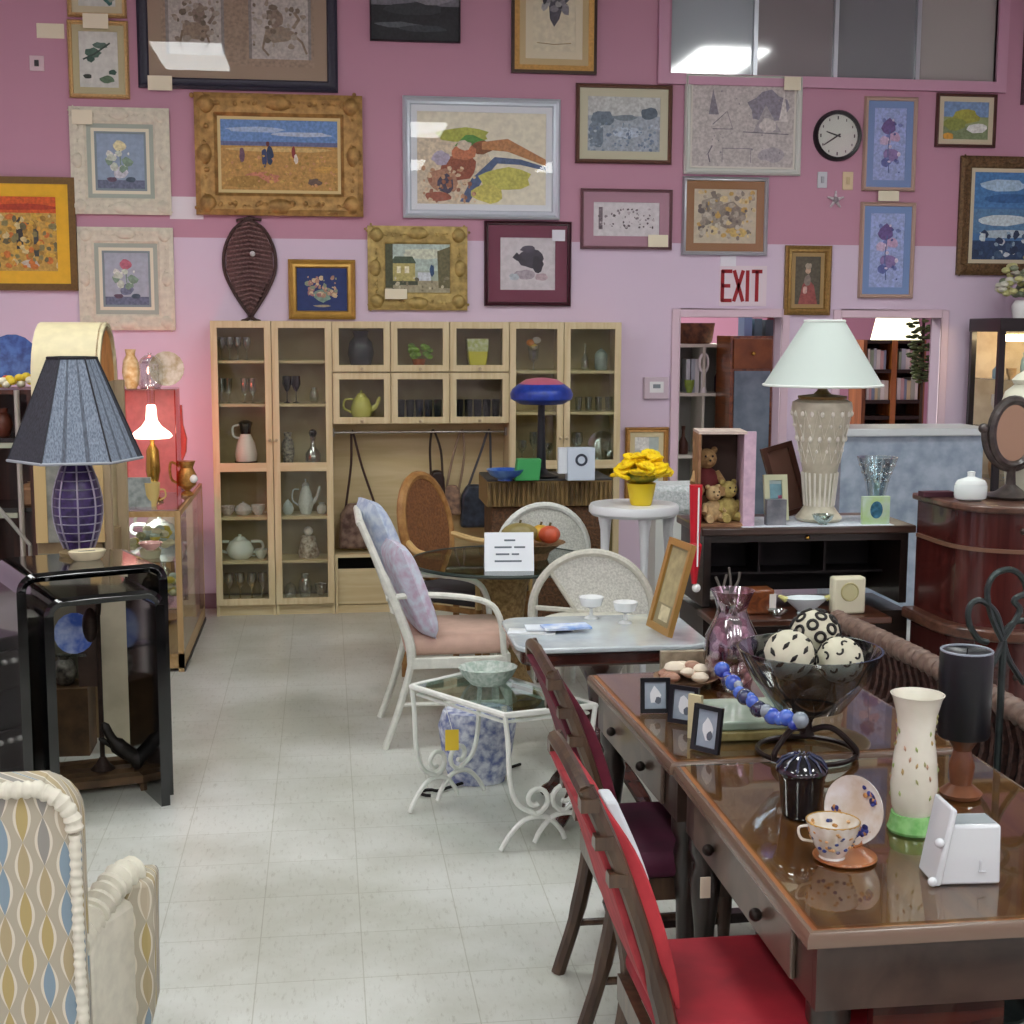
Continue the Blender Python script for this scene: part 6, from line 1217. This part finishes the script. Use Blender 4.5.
# black lit display cabinet
YX=8.75; a=at(968,420,YX+.42); t=thing('black_display_cabinet','black-framed glass display cabinet with warm inner lights at the right edge','cabinet',(a.x,YX,0)); w=.95; zt=at(990,318,YX).z; BK=mat('#17120f',.3,coat=.3)
dd=.45
for x in (0,w-.035): MB().box(x,x+.035,0,.035,0,zt,BK).build('post',t); MB().box(x,x+.035,dd-.035,dd,0,zt,BK).build('post',t)
MB().box(-.01,w+.01,-.01,dd,zt-.09,zt,BK).build('cornice',t,bevel=.006); MB().box(.0,w,0,dd,0,.5,BK).build('base',t)
MB().box(at(999,400,YX).x-a.x-.018,at(999,400,YX).x-a.x+.018,-.005,.03,.5,zt-.09,BK).build('door_stile',t)
MB().box(.035,w-.035,dd-.02,dd-.01,.5,zt-.09,mat('#dccab0',.5,hx2='#c4ac90',scale=8)).build('back_panel',t)
for z in (.85,1.2,1.52): MB().box(.036,w-.036,.04,dd-.03,z-.006,z,CRYS).build('glass_shelf',t)
MB().box(.036,w-.036,.012,.015,.5,zt-.09,PANE).build('glass_door',t)
m=MB(); EMW=mat('#ffe2b0',.5,emit=16); m.box(.05,w-.05,.03,.06,zt-.15,zt-.105,EMW); m.build('light_tube',t)
r=random.Random(5)
for si,z in enumerate((.85,1.2,1.52)):
    for i in range(4):
        x=a.x+.09+.075*i*(2 if 0 else 1)*1.3; kd=('vase','goblet','bottle','cup')[(i+si)%4]
        vessel('curio_'+('vase','goblet','bottle','cup')[(i+si)%4],kd,(x,YX+.2,z+.0005),.14+.08*r.random() if kd!='cup' else .07,.035,(mat('#c8a070',.3,var=.3),mat('#e2dccc',.3),mat('#8aa8b8',.3),mat('#b88858',.3))[(i*2+si)%4],'%s %s on the %s shelf of the black display cabinet, %s from left'%(('tan','cream','pale blue','brown')[(i*2+si)%4],kd,('low','middle','top')[si],('first','second','third','fourth')[i]),kd)
m=MB(); r=random.Random(31); m.lathe([(.06,0),(.07,.08),(.05,.12)],WPLAST,12)
for i in range(60): a_=r.random()*6.28; q=.17*math.sqrt(r.random()); m.ball((q*math.cos(a_),q*math.sin(a_),.12+.28*r.random()*(1-(q/.2)**2)+.03),.03,(mat('#dcdccc',.6),mat('#c8c88c',.6),mat('#8a967c',.6))[i%3],5,(1,1,.7))
tag(m.build('white_bouquet',loc=(at(1022,310,YX+.2).x,YX+.2,zt+.0005)),'white artificial bouquet on top of the black display cabinet','flowers')
# ---- dark wicker sofa
xS=1.86; yS0,yS1=2.5,4.95
t=thing('wicker_sofa','dark brown twisted-wicker sofa standing behind the desks with its back to them','sofa',(xS,(yS0+yS1)/2,0)); L2=(yS1-yS0)/2; WD=mat('#2c1a16',.6,hx2='#4c3028',scale=60,bump=.8)
rp_=[(0.02,-L2+i*(2*L2/60),.775+.03*math.sin(PI*i/60)) for i in range(61)]
m=MB(); ruched(m,rp_,.034,mat('#7d685c',.5,hx2='#5a463c',scale=40),10,.05); m.build('top_rail',t)
m=MB(); n_=44
for i in range(n_):
    y=-L2+.03+i*(2*L2-.06)/(n_-1)
    m.tube([(.014*math.cos(z_*1.4),y+.014*math.sin(z_*1.4),.12+z_*.066) for z_ in range(11)],.013,WD,5)
m.box(.03,.05,-L2+.02,L2-.02,.12,.78,mat('#1d100d',.8)); m.build('woven_back',t)
m=MB()
for z in (.14,.3,.45,.6): ruched(m,[(-.004,-L2,z),(-.004,L2,z)],.014,WD,6,.04)
m.build('woven_band',t)
MB().box(.05,.7,-L2+.05,L2-.05,.16,.42,mat('#3a2620',.7)).build('seat',t,bevel=.03)
for y in (-L2,L2-.08): MB().box(.05,.7,y,y+.08,.16,.62,WD).build('armrest',t,bevel=.03)
for x in (.06,.62):
    for y in (-L2+.06,L2-.1): MB().lathe([(.02,0),(.03,.16)],DARKWZ,8,c=(x,y,0)).build('leg',t)
# ================================================================ WRITING TABLES
ZT=.76
APR=mat('#4a3a32',.35,hx2='#2e221d',wood=True,scale=5,coat=.3)
def wtable(label,x0,y0,y1,w,rz=0):
    t=thing('writing_table',label,'table',(x0,y0,0),rz); d=y1-y0
    TOP=wood('#a0683c','#7c4422',.3,5,.3,1)
    MB().box(.012,w-.012,.012,d-.012,ZT-.028,ZT,TOP).build('top_board',t,bevel=.003)
    e=MB().ring(0,w,0,d,[(0,.028),(0,.010),(.006,0),(.014,-.001),(.014,.028)],[mat('#6e5a4c',.25,coat=.4)],M=Matrix(((1,0,0,0),(0,0,1,0),(0,-1,0,ZT),(0,0,0,1)))); e.build('edge_moulding',t)
    MB().box(.025,w-.02,.02,d-.02,ZT+.0005,ZT+.006,TGLASS).build('glass_sheet',t)
    gy=mat('#6a5a4e',.35,hx2='#4c3e35',wood=True,scale=5,coat=.3)
    MB().box(.03,.05,.051,d-.051,ZT-.165,ZT-.028,APR).build('apron',t); MB().box(w-.05,w-.03,.051,d-.051,ZT-.165,ZT-.028,APR).build('apron',t); MB().box(.03,w-.03,.03,.05,ZT-.165,ZT-.028,APR).build('apron',t); MB().box(.03,w-.03,d-.05,d-.03,ZT-.165,ZT-.028,APR).build('apron',t)
    dr=MB().box(.018,.03,.14,d-.14,ZT-.155,ZT-.04,gy).build('drawer',t,bevel=.004)
    for y in (d*.32,d*.68): MB().ball((.004,y,ZT-.10),.014,mat('#2c2622',.4,metal=.5),8).build('knob',dr)
    for x in (.07,w-.07):
        for y in (.07,d-.07): MB().lathe([(.02,0),(.03,.03),(.018,.06),(.03,.1),(.034,.16),(.022,.2),(.026,.36),(.04,.48),(.028,.53),(.042,.56),(.042,ZT-.165)],DARKWZ,16,c=(x,y,0)).build('leg',t)
    MB().box(.055,.085,.07,d-.07,.12,.15,DARKW).build('stretcher',t); MB().box(w-.085,w-.055,.07,d-.07,.12,.15,DARKW).build('stretcher',t); MB().box(.07,w-.07,d/2-.02,d/2+.02,.12,.15,DARKW).build('stretcher',t)
    return t
TGLASS=clear('#e8ece4',alpha=.07,rough=.02,gl=.3,name='table_glass')
xd=onh(808,935,ZT).x
wt1=wtable('nearer of two glass-topped writing tables, carrying the tea cup and floral vase',xd,2.325,3.325,.80)
wt2=wtable('farther of two glass-topped writing tables, carrying the photo frames and glass bowl',xd-.005,3.335,4.265,.80,R_(2.3))
# solid end panel of the near table (carved front with an opening)
pn=MB(); e0=at(838,985,2.40).x-xd; e1=at(868,985,2.40).x-xd
pn.box(.10,e0,.045,.075,.10,ZT-.165,MAHOG); pn.box(e1+.0,e1+.26,.045,.075,.10,ZT-.165,MAHOG); pn.box(.10,e1+.26,.045,.075,.06,.10,MAHOG); pn.build('end_panel',wt1)
tag(MB().box(-.012,.012,-.0015,.0015,-.05,.0,TAGM).build('paper_tag',loc=(xd+.0,2.325+.68,ZT-.165)),'small paper tag hanging from the drawer knob of the nearer writing table','price tag')
# ---- dining chairs
def dchair(label,loc,m_up,m_back,m_seat,white=False):
    t=thing('dining_chair',label,'chair',loc); w=.37; FR=wood('#54402f','#34241b',.35,6,.3,2)
    # x=0 at the seat back, back reclines to -x
    for y in (0,w):
        MB().tube(spline([(-.07,y,0),(-.012,y,.2),(.02,y,.42),(-.02,y,.62),(-.085,y,.82),(-.155,y,.985)],5),[.019]*5+[.022]*5+[.02]*5+[.015]*10+[.015],FR,8,flat=1.1).build('back_post',t)
    for y in (.0,w): MB().lathe([(.015,0),(.022,.03),(.016,.06),(.024,.2),(.02,.38),(.028,.42)],FR,12,c=(.42,y,0)).build('leg',t)
    for y in (0,w): MB().box(.0,.42,y-.012,y+.012,.37,.43,FR).build('seat_rail',t)
    MB().box(.41,.435,0,w,.37,.43,FR).build('seat_rail',t); MB().box(-.01,.015,0,w,.37,.43,FR).build('seat_rail',t)
    MB().tube([(.2,0,.15),(.2,w,.15)],.011,FR,8).build('stretcher',t)
    for y in (0,w): MB().tube([(-.02,y,.15),(.42,y,.15)],.011,FR,8).build('stretcher',t)
    MB().box(.005,.46,-.03,w+.03,.43,.50,m_seat).build('seat_cushion',t,bevel=.03,seg=4)
    cur=spline([(.02,0,.52),(-.02,0,.62),(-.085,0,.82),(-.14,0,.95)],5)
    f=[(p.x+.022+.028*math.sin(PI*min(1,i/(len(cur)-1)*1.0)),p.z) for i,p in enumerate(cur)]; b_=[(p.x+.012,p.z) for p in cur]
    MB().prism(f+b_[::-1],.015,w-.015,m_up).build('back_cushion',t,bevel=.008)
    r1=[(p.x-.012,p.z) for p in cur]; r2=[(p.x-.030,p.z) for p in cur]
    MB().prism(r1+r2[::-1],.012,w-.012,m_back).build('back_cover',t,bevel=.004)
    m=MB().tube([(-.155,-.0,.975),(-.165,w/2,1.0),(-.155,w,.975)],.016,FR,8)
    for y in (.0,w):
        for j in range(3): m.cbox((-.150+.028*j,y,.955-.075*j),(.036,.036,.026),FR)
    m.build('top_rail',t)
    if white:
        g=[(p.x+.050,p.z) for p in cur[-7:]]; h=[(p.x+.024,p.z) for p in cur[-7:]]
        MB().prism(g+h[::-1],.02,.10,mat('#c9ced4',.6)).build('white_cover',t,bevel=.006,label='white cloth strip over the top of the cushion')
    return t
RV=mat('#c03840',.75,hx2='#a02c34',scale=10); RVB=mat('#a83a40',.75,hx2='#8c2830',scale=20)
dchair('red velvet dining chair with dark carved posts, nearest the camera',(.635,2.52,0),RV,RVB,mat('#a01c2c',.7,hx2='#7c1020',scale=5),True)
MV=mat('#6a1a30',.75,hx2='#4c1022',scale=10)
dchair('dark wine-red dining chair tucked in behind the bright red one',(.715,3.42,0),MV,MV,mat('#4c1230',.75,hx2='#380c24',scale=6))
# ---- things on the tables
ZG=ZT+.0065
def pf(px,py,w,h,rz,label):
    P=onh(px,py,ZG); t=thing('photo_frame',label,'photo frame',(P.x,P.y,ZG+.001),rz); t.rotation_euler=(R_(-8),0,rz)
    MB().ring(-w/2,w/2,0,h,[(0,0),(0,-.012),(.012,-.01),(.012,0)],[mat('#181a20',.3)]).build('frame',t)
    m=MB().box(-w/2+.01,w/2-.01,-.004,0,.01,h-.01,mat('#aab6c2',.4,hx2='#8a98a8',scale=14)); m.prism(blobpoly(0,h*.5,w*.22,h*.28,11,.3,3),-.0048,-.004,mat('#e2e6ea',.5)); m.prism(blobpoly(w*.1,h*.35,w*.13,h*.12,9,.3,5),-.0054,-.0048,mat('#5c6470',.5)); m.build('photo',t)
pf(655,713,.085,.10,R_(-4),'leftmost of three small black photo frames on the farther writing table')
pf(683,724,.085,.105,R_(-38),'middle of three small black photo frames, turned sideways')
pf(706,752,.085,.12,R_(-50),'rightmost and nearest of three small black photo frames')
P=onh(695,741,ZG); t3=tag(MB().box(-.02,.02,-.006,.006,0,.12,mat('#cfc69e',.6)).build('cream_card',loc=(P.x+.005,P.y+.02,ZG),rz=R_(-50)),'narrow cream card standing between the middle and right photo frames','card')
P=onh(688,688,ZG); t=thing('shell_dish','tan ceramic dish heaped with shells behind the photo frames','dish',(P.x,P.y+.03,ZG)); MB().lathe([(.05,0),(.06,.01),(.10,.03),(.09,.028),(.04,.012)],mat('#8a6c54',.4,var=.3,scale=40),20).build('dish',t)
r=random.Random(14)
m=MB()
for i in range(20): a_=r.random()*6.28; q=.07*math.sqrt(r.random()); m.ball((q*math.cos(a_),q*math.sin(a_),.03+.05*(1-q/.08)*r.random()),.018+.012*r.random(),(mat('#c8a890',.4),mat('#d8ccb8',.4),mat('#9c7460',.4))[i%3],6,(1.2,1,.7))
m.build('shells',t)
tag(MB().box(-.07,.07,-.012,.012,0,.08,mat('#a59a84',.5,hx2='#7c7260',scale=30)).build('carved_plaque',loc=(P.x+.02,P.y+.15,ZG)),'carved tan plaque standing behind the shell dish','plaque')
P=onh(752,742,ZG); t=thing('onyx_box','pale green onyx box with a yellowish edge on the farther writing table','box',(P.x+.03,P.y+.14,ZG)); MB().box(-.12,.12,-.13,.13,0,.025,mat('#a89c68',.25,hx2='#8a8050',scale=20)).build('base',t,bevel=.004); MB().box(-.11,.11,-.12,.12,.025,.05,mat('#a9b8a4',.2,hx2='#8ca08e',scale=8,coat=.4)).build('lid',t,bevel=.006)
# purple vase
YV=4.05; P=at(730,700,YV); k=mpp(YV); t=thing('purple_glass_vase','clear and purple crackle glass vase with a flared rim on the farther writing table','vase',(P.x,YV,ZG)); Z=lambda y:at(730,y,YV).z-ZG
PG=clear('#e0d0dc',alpha=.2,rough=.08,gl=.3,name='purple_glass')
MB().lathe([(.045,0),(.05,.01),(20*k,Z(690)) ,(29*k,Z(655)),(27*k,Z(635)),(18*k,Z(618)),(15*k,Z(610)),(19*k,Z(598)),(23*k,Z(590)),(22*k,Z(590)),(13*k,Z(612)),(26*k,Z(640)),(26*k,Z(660)),(14*k,.02)],PG,28,cap=False).build('body',t)
m=MB(); r=random.Random(3); 
for i in range(90): 
    a_=r.random()*6.28; z=Z(695)+(Z(628)-Z(695))*r.random(); q=20*k*math.sqrt(r.random()); m.ball((q*math.cos(a_),q*math.sin(a_),max(.02,z)),.014,(mat('#d8ccc4',.4),mat('#7c4a6c',.3),mat('#e8e2da',.4),mat('#c8a8a0',.4))[i%4],5)
m.build('pebble_filling',t)
# centre bowl
YBw=3.36; P=onh(812,772,ZG); cxB=at(808,700,YBw).x; k=mpp(YBw); Z=lambda y:at(808,y,YBw).z-ZG
t=thing('pedestal_bowl','glass bowl on a dark metal leaf stand holding three carved balls','bowl',(cxB,YBw,ZG)); DM=mat('#241a18',.35,metal=.4,var=.3,scale=40)
m=MB(); 
for i in range(3):
    a_=2*PI*i/3-.5; c_,s_=math.cos(a_),math.sin(a_); m.tube(spline([(.0,0,.06),(.06*c_,.06*s_,.075),(.12*c_,.12*s_,.03),(.125*c_,.125*s_,.006)],6),.008,DM,7)
m.tube([(.125*math.cos(i*.2618),.125*math.sin(i*.2618),.008) for i in range(24)],.007,DM,6,closed=True)
m.build('foot',t); MB().lathe([(.02,.05),(.012,.08),(.02,.11),(.014,Z(715))],DM,12).build('stem',t)
zb_=Z(715)-.01
for i in range(6):
    a_=2*PI*i/6-.5; M_=Matrix.Translation((0,0,zb_))@Matrix.Rotation(a_,4,'Z')@Matrix.Rotation(R_(-38),4,'Y')
    MB().add([(0,-.012,0),(.03,-.04,.0),(.07,-.055,.012),(.10,-.04,.03),(.11,0,.045),(.10,.04,.03),(.07,.055,.012),(.03,.04,.0),(0,.012,0),(.055,0,-.01)],[(9,0,1),(9,1,2),(9,2,3),(9,3,4),(9,4,5),(9,5,6),(9,6,7),(9,7,8),(9,8,0)],DM,M_).build('leaf',t).modifiers.new('thickness','SOLIDIFY').thickness=.005
zr_=Z(648); rB=.185
MB().lathe([(.03,zb_+.01),(.09,zb_+.03),(.15,(zb_+zr_)/2+.02),(rB,zr_),(rB-.006,zr_),(.145,(zb_+zr_)/2+.026),(.03,zb_+.018)],clear('#c8d2dc',alpha=.16,rough=.05,gl=.35),40,cap=False).build('glass_bowl',t)
def carved(label,px,py,rpx,Y,style):
    c=at(px,py,Y); r_=rpx*mpp(Y); t=thing('carved_ball',label,'ball',(c.x,Y,c.z)); IV_=mat('#cbc8b2',.5,var=.08); DKH=mat('#15120f',.6)
    m=MB().ball((0,0,0),r_,IV_,20); n=34
    for i in range(n):
        z=1-2*(i+.5)/n; q=math.sqrt(1-z*z); a_=i*2.39996; d=Vector((q*math.cos(a_),q*math.sin(a_),z)); u=d.orthogonal().normalized(); v=d.cross(u)
        if style=='rings':
            for rad,tw in ((.20,.07),): m.tube([d*r_*1.0+(u*math.cos(j*.5236)+v*math.sin(j*.5236))*r_*rad for j in range(12)],r_*tw,DKH,5,closed=True)
        elif style=='slots':
            s_=.20; m.tube([d*r_*.97-u*r_*s_,d*r_*.99,d*r_*.97+u*r_*s_],[r_*.03,r_*.10,r_*.03],DKH,6)
        else:
            m.tube([d*r_*.995+(u*math.cos(j*.35)+v*math.sin(j*.35))*r_*(.08+.018*j) for j in range(9)],r_*.05,DKH,5)
    m.build('body',t)
carved('cream carved ball with slots, front left of the three in the glass bowl',789,655,26.5,3.30,'slots')
carved('cream carved ball with rings, topmost at the back of the glass bowl',815,634,25.5,3.46,'rings')
carved('cream carved ball with swirls, front right of the three in the glass bowl',840,660,24.5,3.31,'swirl')
# cobalt glass necklace of blown pieces
P=at(760,705,3.25); BLG=mat('#1c2c98',.08,coat=1,hx2='#3c68c8',scale=20)
m=MB(); 
pts=spline([at(722,672,3.34)-Vector((0,0,0)),at(745,695,3.2),at(772,716,3.14),at(800,722,3.10)],6)
o=Vector(pts[0])
for i,p_ in enumerate(pts):
    m.ball(Vector(p_)-o+Vector((.004*math.sin(i*2.1),0,.006*math.cos(i*1.7))),(.021,.012,.017)[i%3],(BLG,BLG,mat('#15183c',.08,coat=1),BLG,mat('#7c8894',.1,coat=1),BLG,mat('#232c50',.1,coat=1))[i%7],7)
tag(m.build('blue_bead_strand',loc=o),'strand of cobalt blue glass beads hanging from the left rim of the glass bowl','beads')
# lidded black pot
P=onh(808,822,ZG); k=mpp(P.y+.04); t=thing('black_lidded_pot','glossy black lidded pot on the nearer writing table behind the tea cup','pot',(P.x,P.y+.05,ZG)); BG=mat('#0c0b14',.08,coat=1)
MB().lathe([(20*k,0),(21*k,.006),(25*k,42*k),(27*k,47*k),(27*k,49*k)],BG,12).build('body',t); m=MB().lathe([(28*k,49*k),(27*k,53*k),(20*k,61*k),(8*k,66*k),(0,67*k)],BG,24)
for i in range(12): a_=2*PI*i/12; m.tube([(27*k*math.cos(a_),27*k*math.sin(a_),53*k),(20.5*k*math.cos(a_),20.5*k*math.sin(a_),61.5*k),(9*k*math.cos(a_),9*k*math.sin(a_),66.5*k)],.0028,mat('#3c4058',.2),5)
m.build('lid',t)
# cup, saucer, wood stand
FLO=mat('#dedddb',.2,hx2='#c9bba6',scale=20,coat=.5); YCp=2.66; P=onh(846,862,ZG); k=mpp(YCp); 
t=thing('display_stand','small honey-coloured wooden plate stand under the tea cup','stand',(at(845,850,YCp).x,YCp,ZG)); WD2=mat('#a8683a',.3,hx2='#8a5028',scale=12,coat=.3); MB().lathe([(.062,0),(.066,.004),(.064,.008),(0,.008)],WD2,24).build('base',t); MB().tube(spline([(.03,.03,.008),(.055,.045,.012),(.062,.06,.04)],4),.004,WD2,6).build('arm',t)
zst=ZG+.0085; t=thing('tea_cup','floral tea cup with gilt and blue decoration on the nearer writing table','cup',(at(830,850,YCp).x,YCp-.012,zst)); rc_=29*k
m=MB().lathe([(14*k,0),(13*k,.004),(20*k,14*k),(26*k,28*k),(rc_,40*k),(rc_*.95,40*k),(24*k,28*k),(12*k,8*k),(0,6*k)],FLO,28,cap=False)
r=random.Random(2)
for i in range(60): a_=r.random()*6.28; u=.25+.6*r.random(); q=(15+13*u)*k; m.ball((q*math.cos(a_),q*math.sin(a_),40*k*u),.005,(mat('#2c3c78',.3),mat('#b08048',.3),mat('#c49a6a',.3),mat('#5c5a6c',.3),mat('#b88a58',.3))[i%5],5,(1,1,.8))
m.build('body',t); MB().tube([(rc_*.975*math.cos(i*.2618),rc_*.975*math.sin(i*.2618),40*k) for i in range(24)],.0018,GOLD,5,closed=True).build('gilt_rim',t); MB().tube(spline([(-rc_*.9,0,36*k),(-rc_*1.3,0,34*k),(-rc_*1.2,0,22*k),(-22*k,0,18*k)],4),.003,FLO,6).build('handle',t)
cS=at(864,793,2.70); t=thing('saucer','matching floral saucer standing on edge behind the tea cup','saucer',(cS.x,2.72,ZG)); rS=.5*74*mpp(2.72); MS=Matrix.Translation((0,0,rS*1.0))@Matrix.Rotation(R_(64),4,'Z')@Matrix.Rotation(R_(-82),4,'X')@Matrix.Rotation(0,4,'Z')
MS=Matrix.Translation((0,.02,rS*1.0))@Matrix.Rotation(R_(-56),4,'Z')@Matrix.Rotation(R_(80),4,'X')
m=MB().lathe([(rS*.4,-.004),(rS*.5,-.006),(rS,.008),(rS,.011),(rS*.55,-.002),(0,-.001)],FLO,32,M=MS)
r=random.Random(12)
for i in range(60):
    a_=(0.9,3.6,5.2)[i%3]+.8*(r.random()-.5); q=rS*(.55+.3*r.random()); m.ball((q*math.cos(a_),q*math.sin(a_),.0035),.006,(mat('#262c6c',.3),mat('#3c4890',.3),mat('#a87848',.3),mat('#1e2250',.3))[i%4],5,(1,1,.35),M=MS)
m.build('body',t)
tag(MB().box(-.018,.018,-.006,.006,0,.018,mat('#c8ccd8',.4)).build('plastic_clip',loc=(at(878,858,2.6).x,2.62,ZG),rz=.5),'tiny translucent plastic clip right of the wooden plate stand','clip') if 0 else None
# floral vase
YFv=2.80; k=mpp(YFv); Z=lambda y:at(910,y,YFv).z-ZG; t=thing('floral_vase','tall white porcelain vase with sprigs on a green foot','vase',(at(912,830,YFv).x,YFv,ZG)); PV=mat('#dedccf',.25,hx2='#d2cfbf',scale=10,coat=.4)
MB().lathe([(26*k,0),(27*k,.006),(25*k,.016),(23*k,Z(812))],mat('#8cc47c',.25,hx2='#6aa85c',scale=40,coat=.4),28).build('foot',t)
m=MB().lathe([(20*k,Z(812)),(23*k,Z(805)),(25*k,Z(785)),(22.5*k,Z(755)),(19*k,Z(735)),(21*k,Z(715)),(26*k,Z(698)),(28.5*k,Z(694)),(27*k,Z(694)),(19*k,Z(712)),(16*k,Z(740))],PV,32); r=random.Random(6)
prv=[(25,785),(22.5,755),(19,735),(21,715)]
for i in range(60):
    y_=800-88*r.random(); 
    pr_=[(23,805),(25,785),(22.5,755),(19,735),(21,715),(24,705)]
    r0=next((a1[0]+(a2[0]-a1[0])*(a1[1]-y_)/(a1[1]-a2[1]) for a1,a2 in zip(pr_,pr_[1:]) if a1[1]>=y_>=a2[1]),22)*k
    a_=r.random()*6.28; da=.25*(r.random()-.5); m.tube([(r0*math.cos(a_),r0*math.sin(a_),Z(y_)-.006),((r0+.0004)*math.cos(a_+da/2),(r0+.0004)*math.sin(a_+da/2),Z(y_)),(r0*math.cos(a_+da),r0*math.sin(a_+da),Z(y_)+.006)],[.0008,.0035,.0008],(mat('#8f9f60',.4),mat('#b39078',.4),mat('#9a9a68',.4),mat('#a88f5c',.4))[i%4],5)
m.build('body',t)
# black candle on wooden holder
YC2=3.0; k=mpp(YC2); t=thing('pillar_candle','thick black pillar candle on a turned wooden holder','candle',(at(960,800,YC2).x,YC2,ZG)); Z=lambda y:at(960,y,YC2).z-ZG
MB().lathe([(.045,0),(.05,.01),(.025,.03),(.03,Z(765)),(.02,Z(750)),(.036,Z(738)),(.036,Z(736))],mat('#7a4a2e',.35,hx2='#5c3622',scale=10,coat=.3),20).build('holder',t)
MB().lathe([(26*k,Z(736)),(27.5*k,Z(733)),(28*k,Z(655)),(27*k,Z(650)),(22*k,Z(653)),(0,Z(655))],mat('#101218',.35),32).build('candle',t); MB().tube([(0,0,Z(655)),(.002,0,Z(648))],.0015,BLACK,5).build('wick',t)
MB().tube([(26.5*k*math.cos(i*.2618),26.5*k*math.sin(i*.2618),Z(650.5)) for i in range(24)],.003,mat('#8c94a0',.4),6,closed=True).build('rim',t)
# iron scroll stand on the floor behind the table
YI=3.45; t=thing('iron_scroll_stand','twisted dark iron scroll stand rising behind the black candle','stand',(at(1003,650,YI).x,YI,0)); IR=mat('#3c4444',.35,metal=.7,var=.2,scale=40); X=lambda px:at(px,640,YI).x-t.location.x; Z=lambda y:at(1000,y,YI).z
MB().tube([(0,0,0.02),(0,0,Z(690)),(0,0,Z(640))],.010,IR,8).build('pole',t); MB().lathe([(.12,0),(.12,.01),(.02,.03)],IR,20).build('base',t)
for pts in ([(1003,642),(990,615),(985,590),(992,574),(1008,570),(1020,580),(1026,600)],[(1003,636),(994,612),(978,600),(968,606),(968,622),(978,638),(988,642)],[(1003,640),(1018,612),(1012,600),(1030,592)],[(1003,632),(1015,622),(1030,624),(1040,640)],[(1003,640),(996,660),(985,676)],[(1003,640),(1010,660),(1026,684)]):
    MB().tube([(X(q.x),.0,Z(q.y)) for q in spline([(x,y,0) for x,y in pts],6)],.0085,IR,7).build('scroll',t)
# white planter
YPl=2.46; P=onh(967,885,ZG); k=mpp(YPl); t=thing('white_planter','glossy white ceramic wedge-shaped planter lying at the right of the nearer writing table','planter',(P.x,P.y,ZG),R_(-4)); GW=mat('#cfd4d8',.12,coat=.8)
H1=68*k; 
MB().prism([(-36*k,0),(38*k,.0),(36*k,H1),(-22*k,H1*1.0)],0,.075,GW).build('body',t,bevel=.006,seg=3)
MB().prism([(-38*k,0),(-30*k,0),(-15*k,H1*1.28),(-22*k,H1*1.32)],-.008,.09,GW).build('back_plate',t,bevel=.006,seg=3)
MB().ring(-20*k,35*k,.008,.068,[(0,0),(0,.008),(.006,.008),(.006,0)],[GW],M=Matrix(((1,0,0,0),(0,0,1,0),(0,1,0,H1-.001),(0,0,0,1)))).build('rim',t) if 0 else None
MB().box(-17*k,32*k,.012,.063,H1-.001,H1+.001,mat('#8c9498',.5)).build('opening',t)
MB().ball((-39*k,.0,.008),.010,GW,7).build('ornament',t); MB().ball((-33*k,.0,H1*.72),.010,GW,7).build('ornament',t); MB().tube([(12*k,-.002,16*k),(20*k,-.002,15*k)],.0022,GW,5).tube([(14*k,-.002,28*k),(14*k,-.002,16*k)],.0022,GW,5).build('relief',t)
# light wooden chair rails at the lower right corner
t=thing('slatted_wooden_chair','pale slatted wooden seat poking out at the lower right corner','chair',(at(1010,1000,2.15).x,2.15,0)); SL=mat('#a98a78',.5,hx2='#8c6c5a',scale=8)
for i,dx in enumerate((-.02,.09,.2)): MB().cbox((dx,.0,.50),(.035,.36,.022),SL,M=Matrix.Rotation(R_(34),4,'Z')).build('slat',t)
MB().box(-.12,.32,-.17,.19,.44,.488,DARKW).build('seat_frame',t)
for x in (-.1,.28):
    for y in (-.14,.16): MB().box(x,x+.035,y,y+.035,0,.44,DARKWZ).build('leg',t)
# ---------------------------------------------------------------- colour management
vs_=SC.view_settings; vs_.view_transform='Standard'; vs_.look='None'; vs_.gamma=1; vs_.use_curve_mapping=False; vs_.exposure=.5
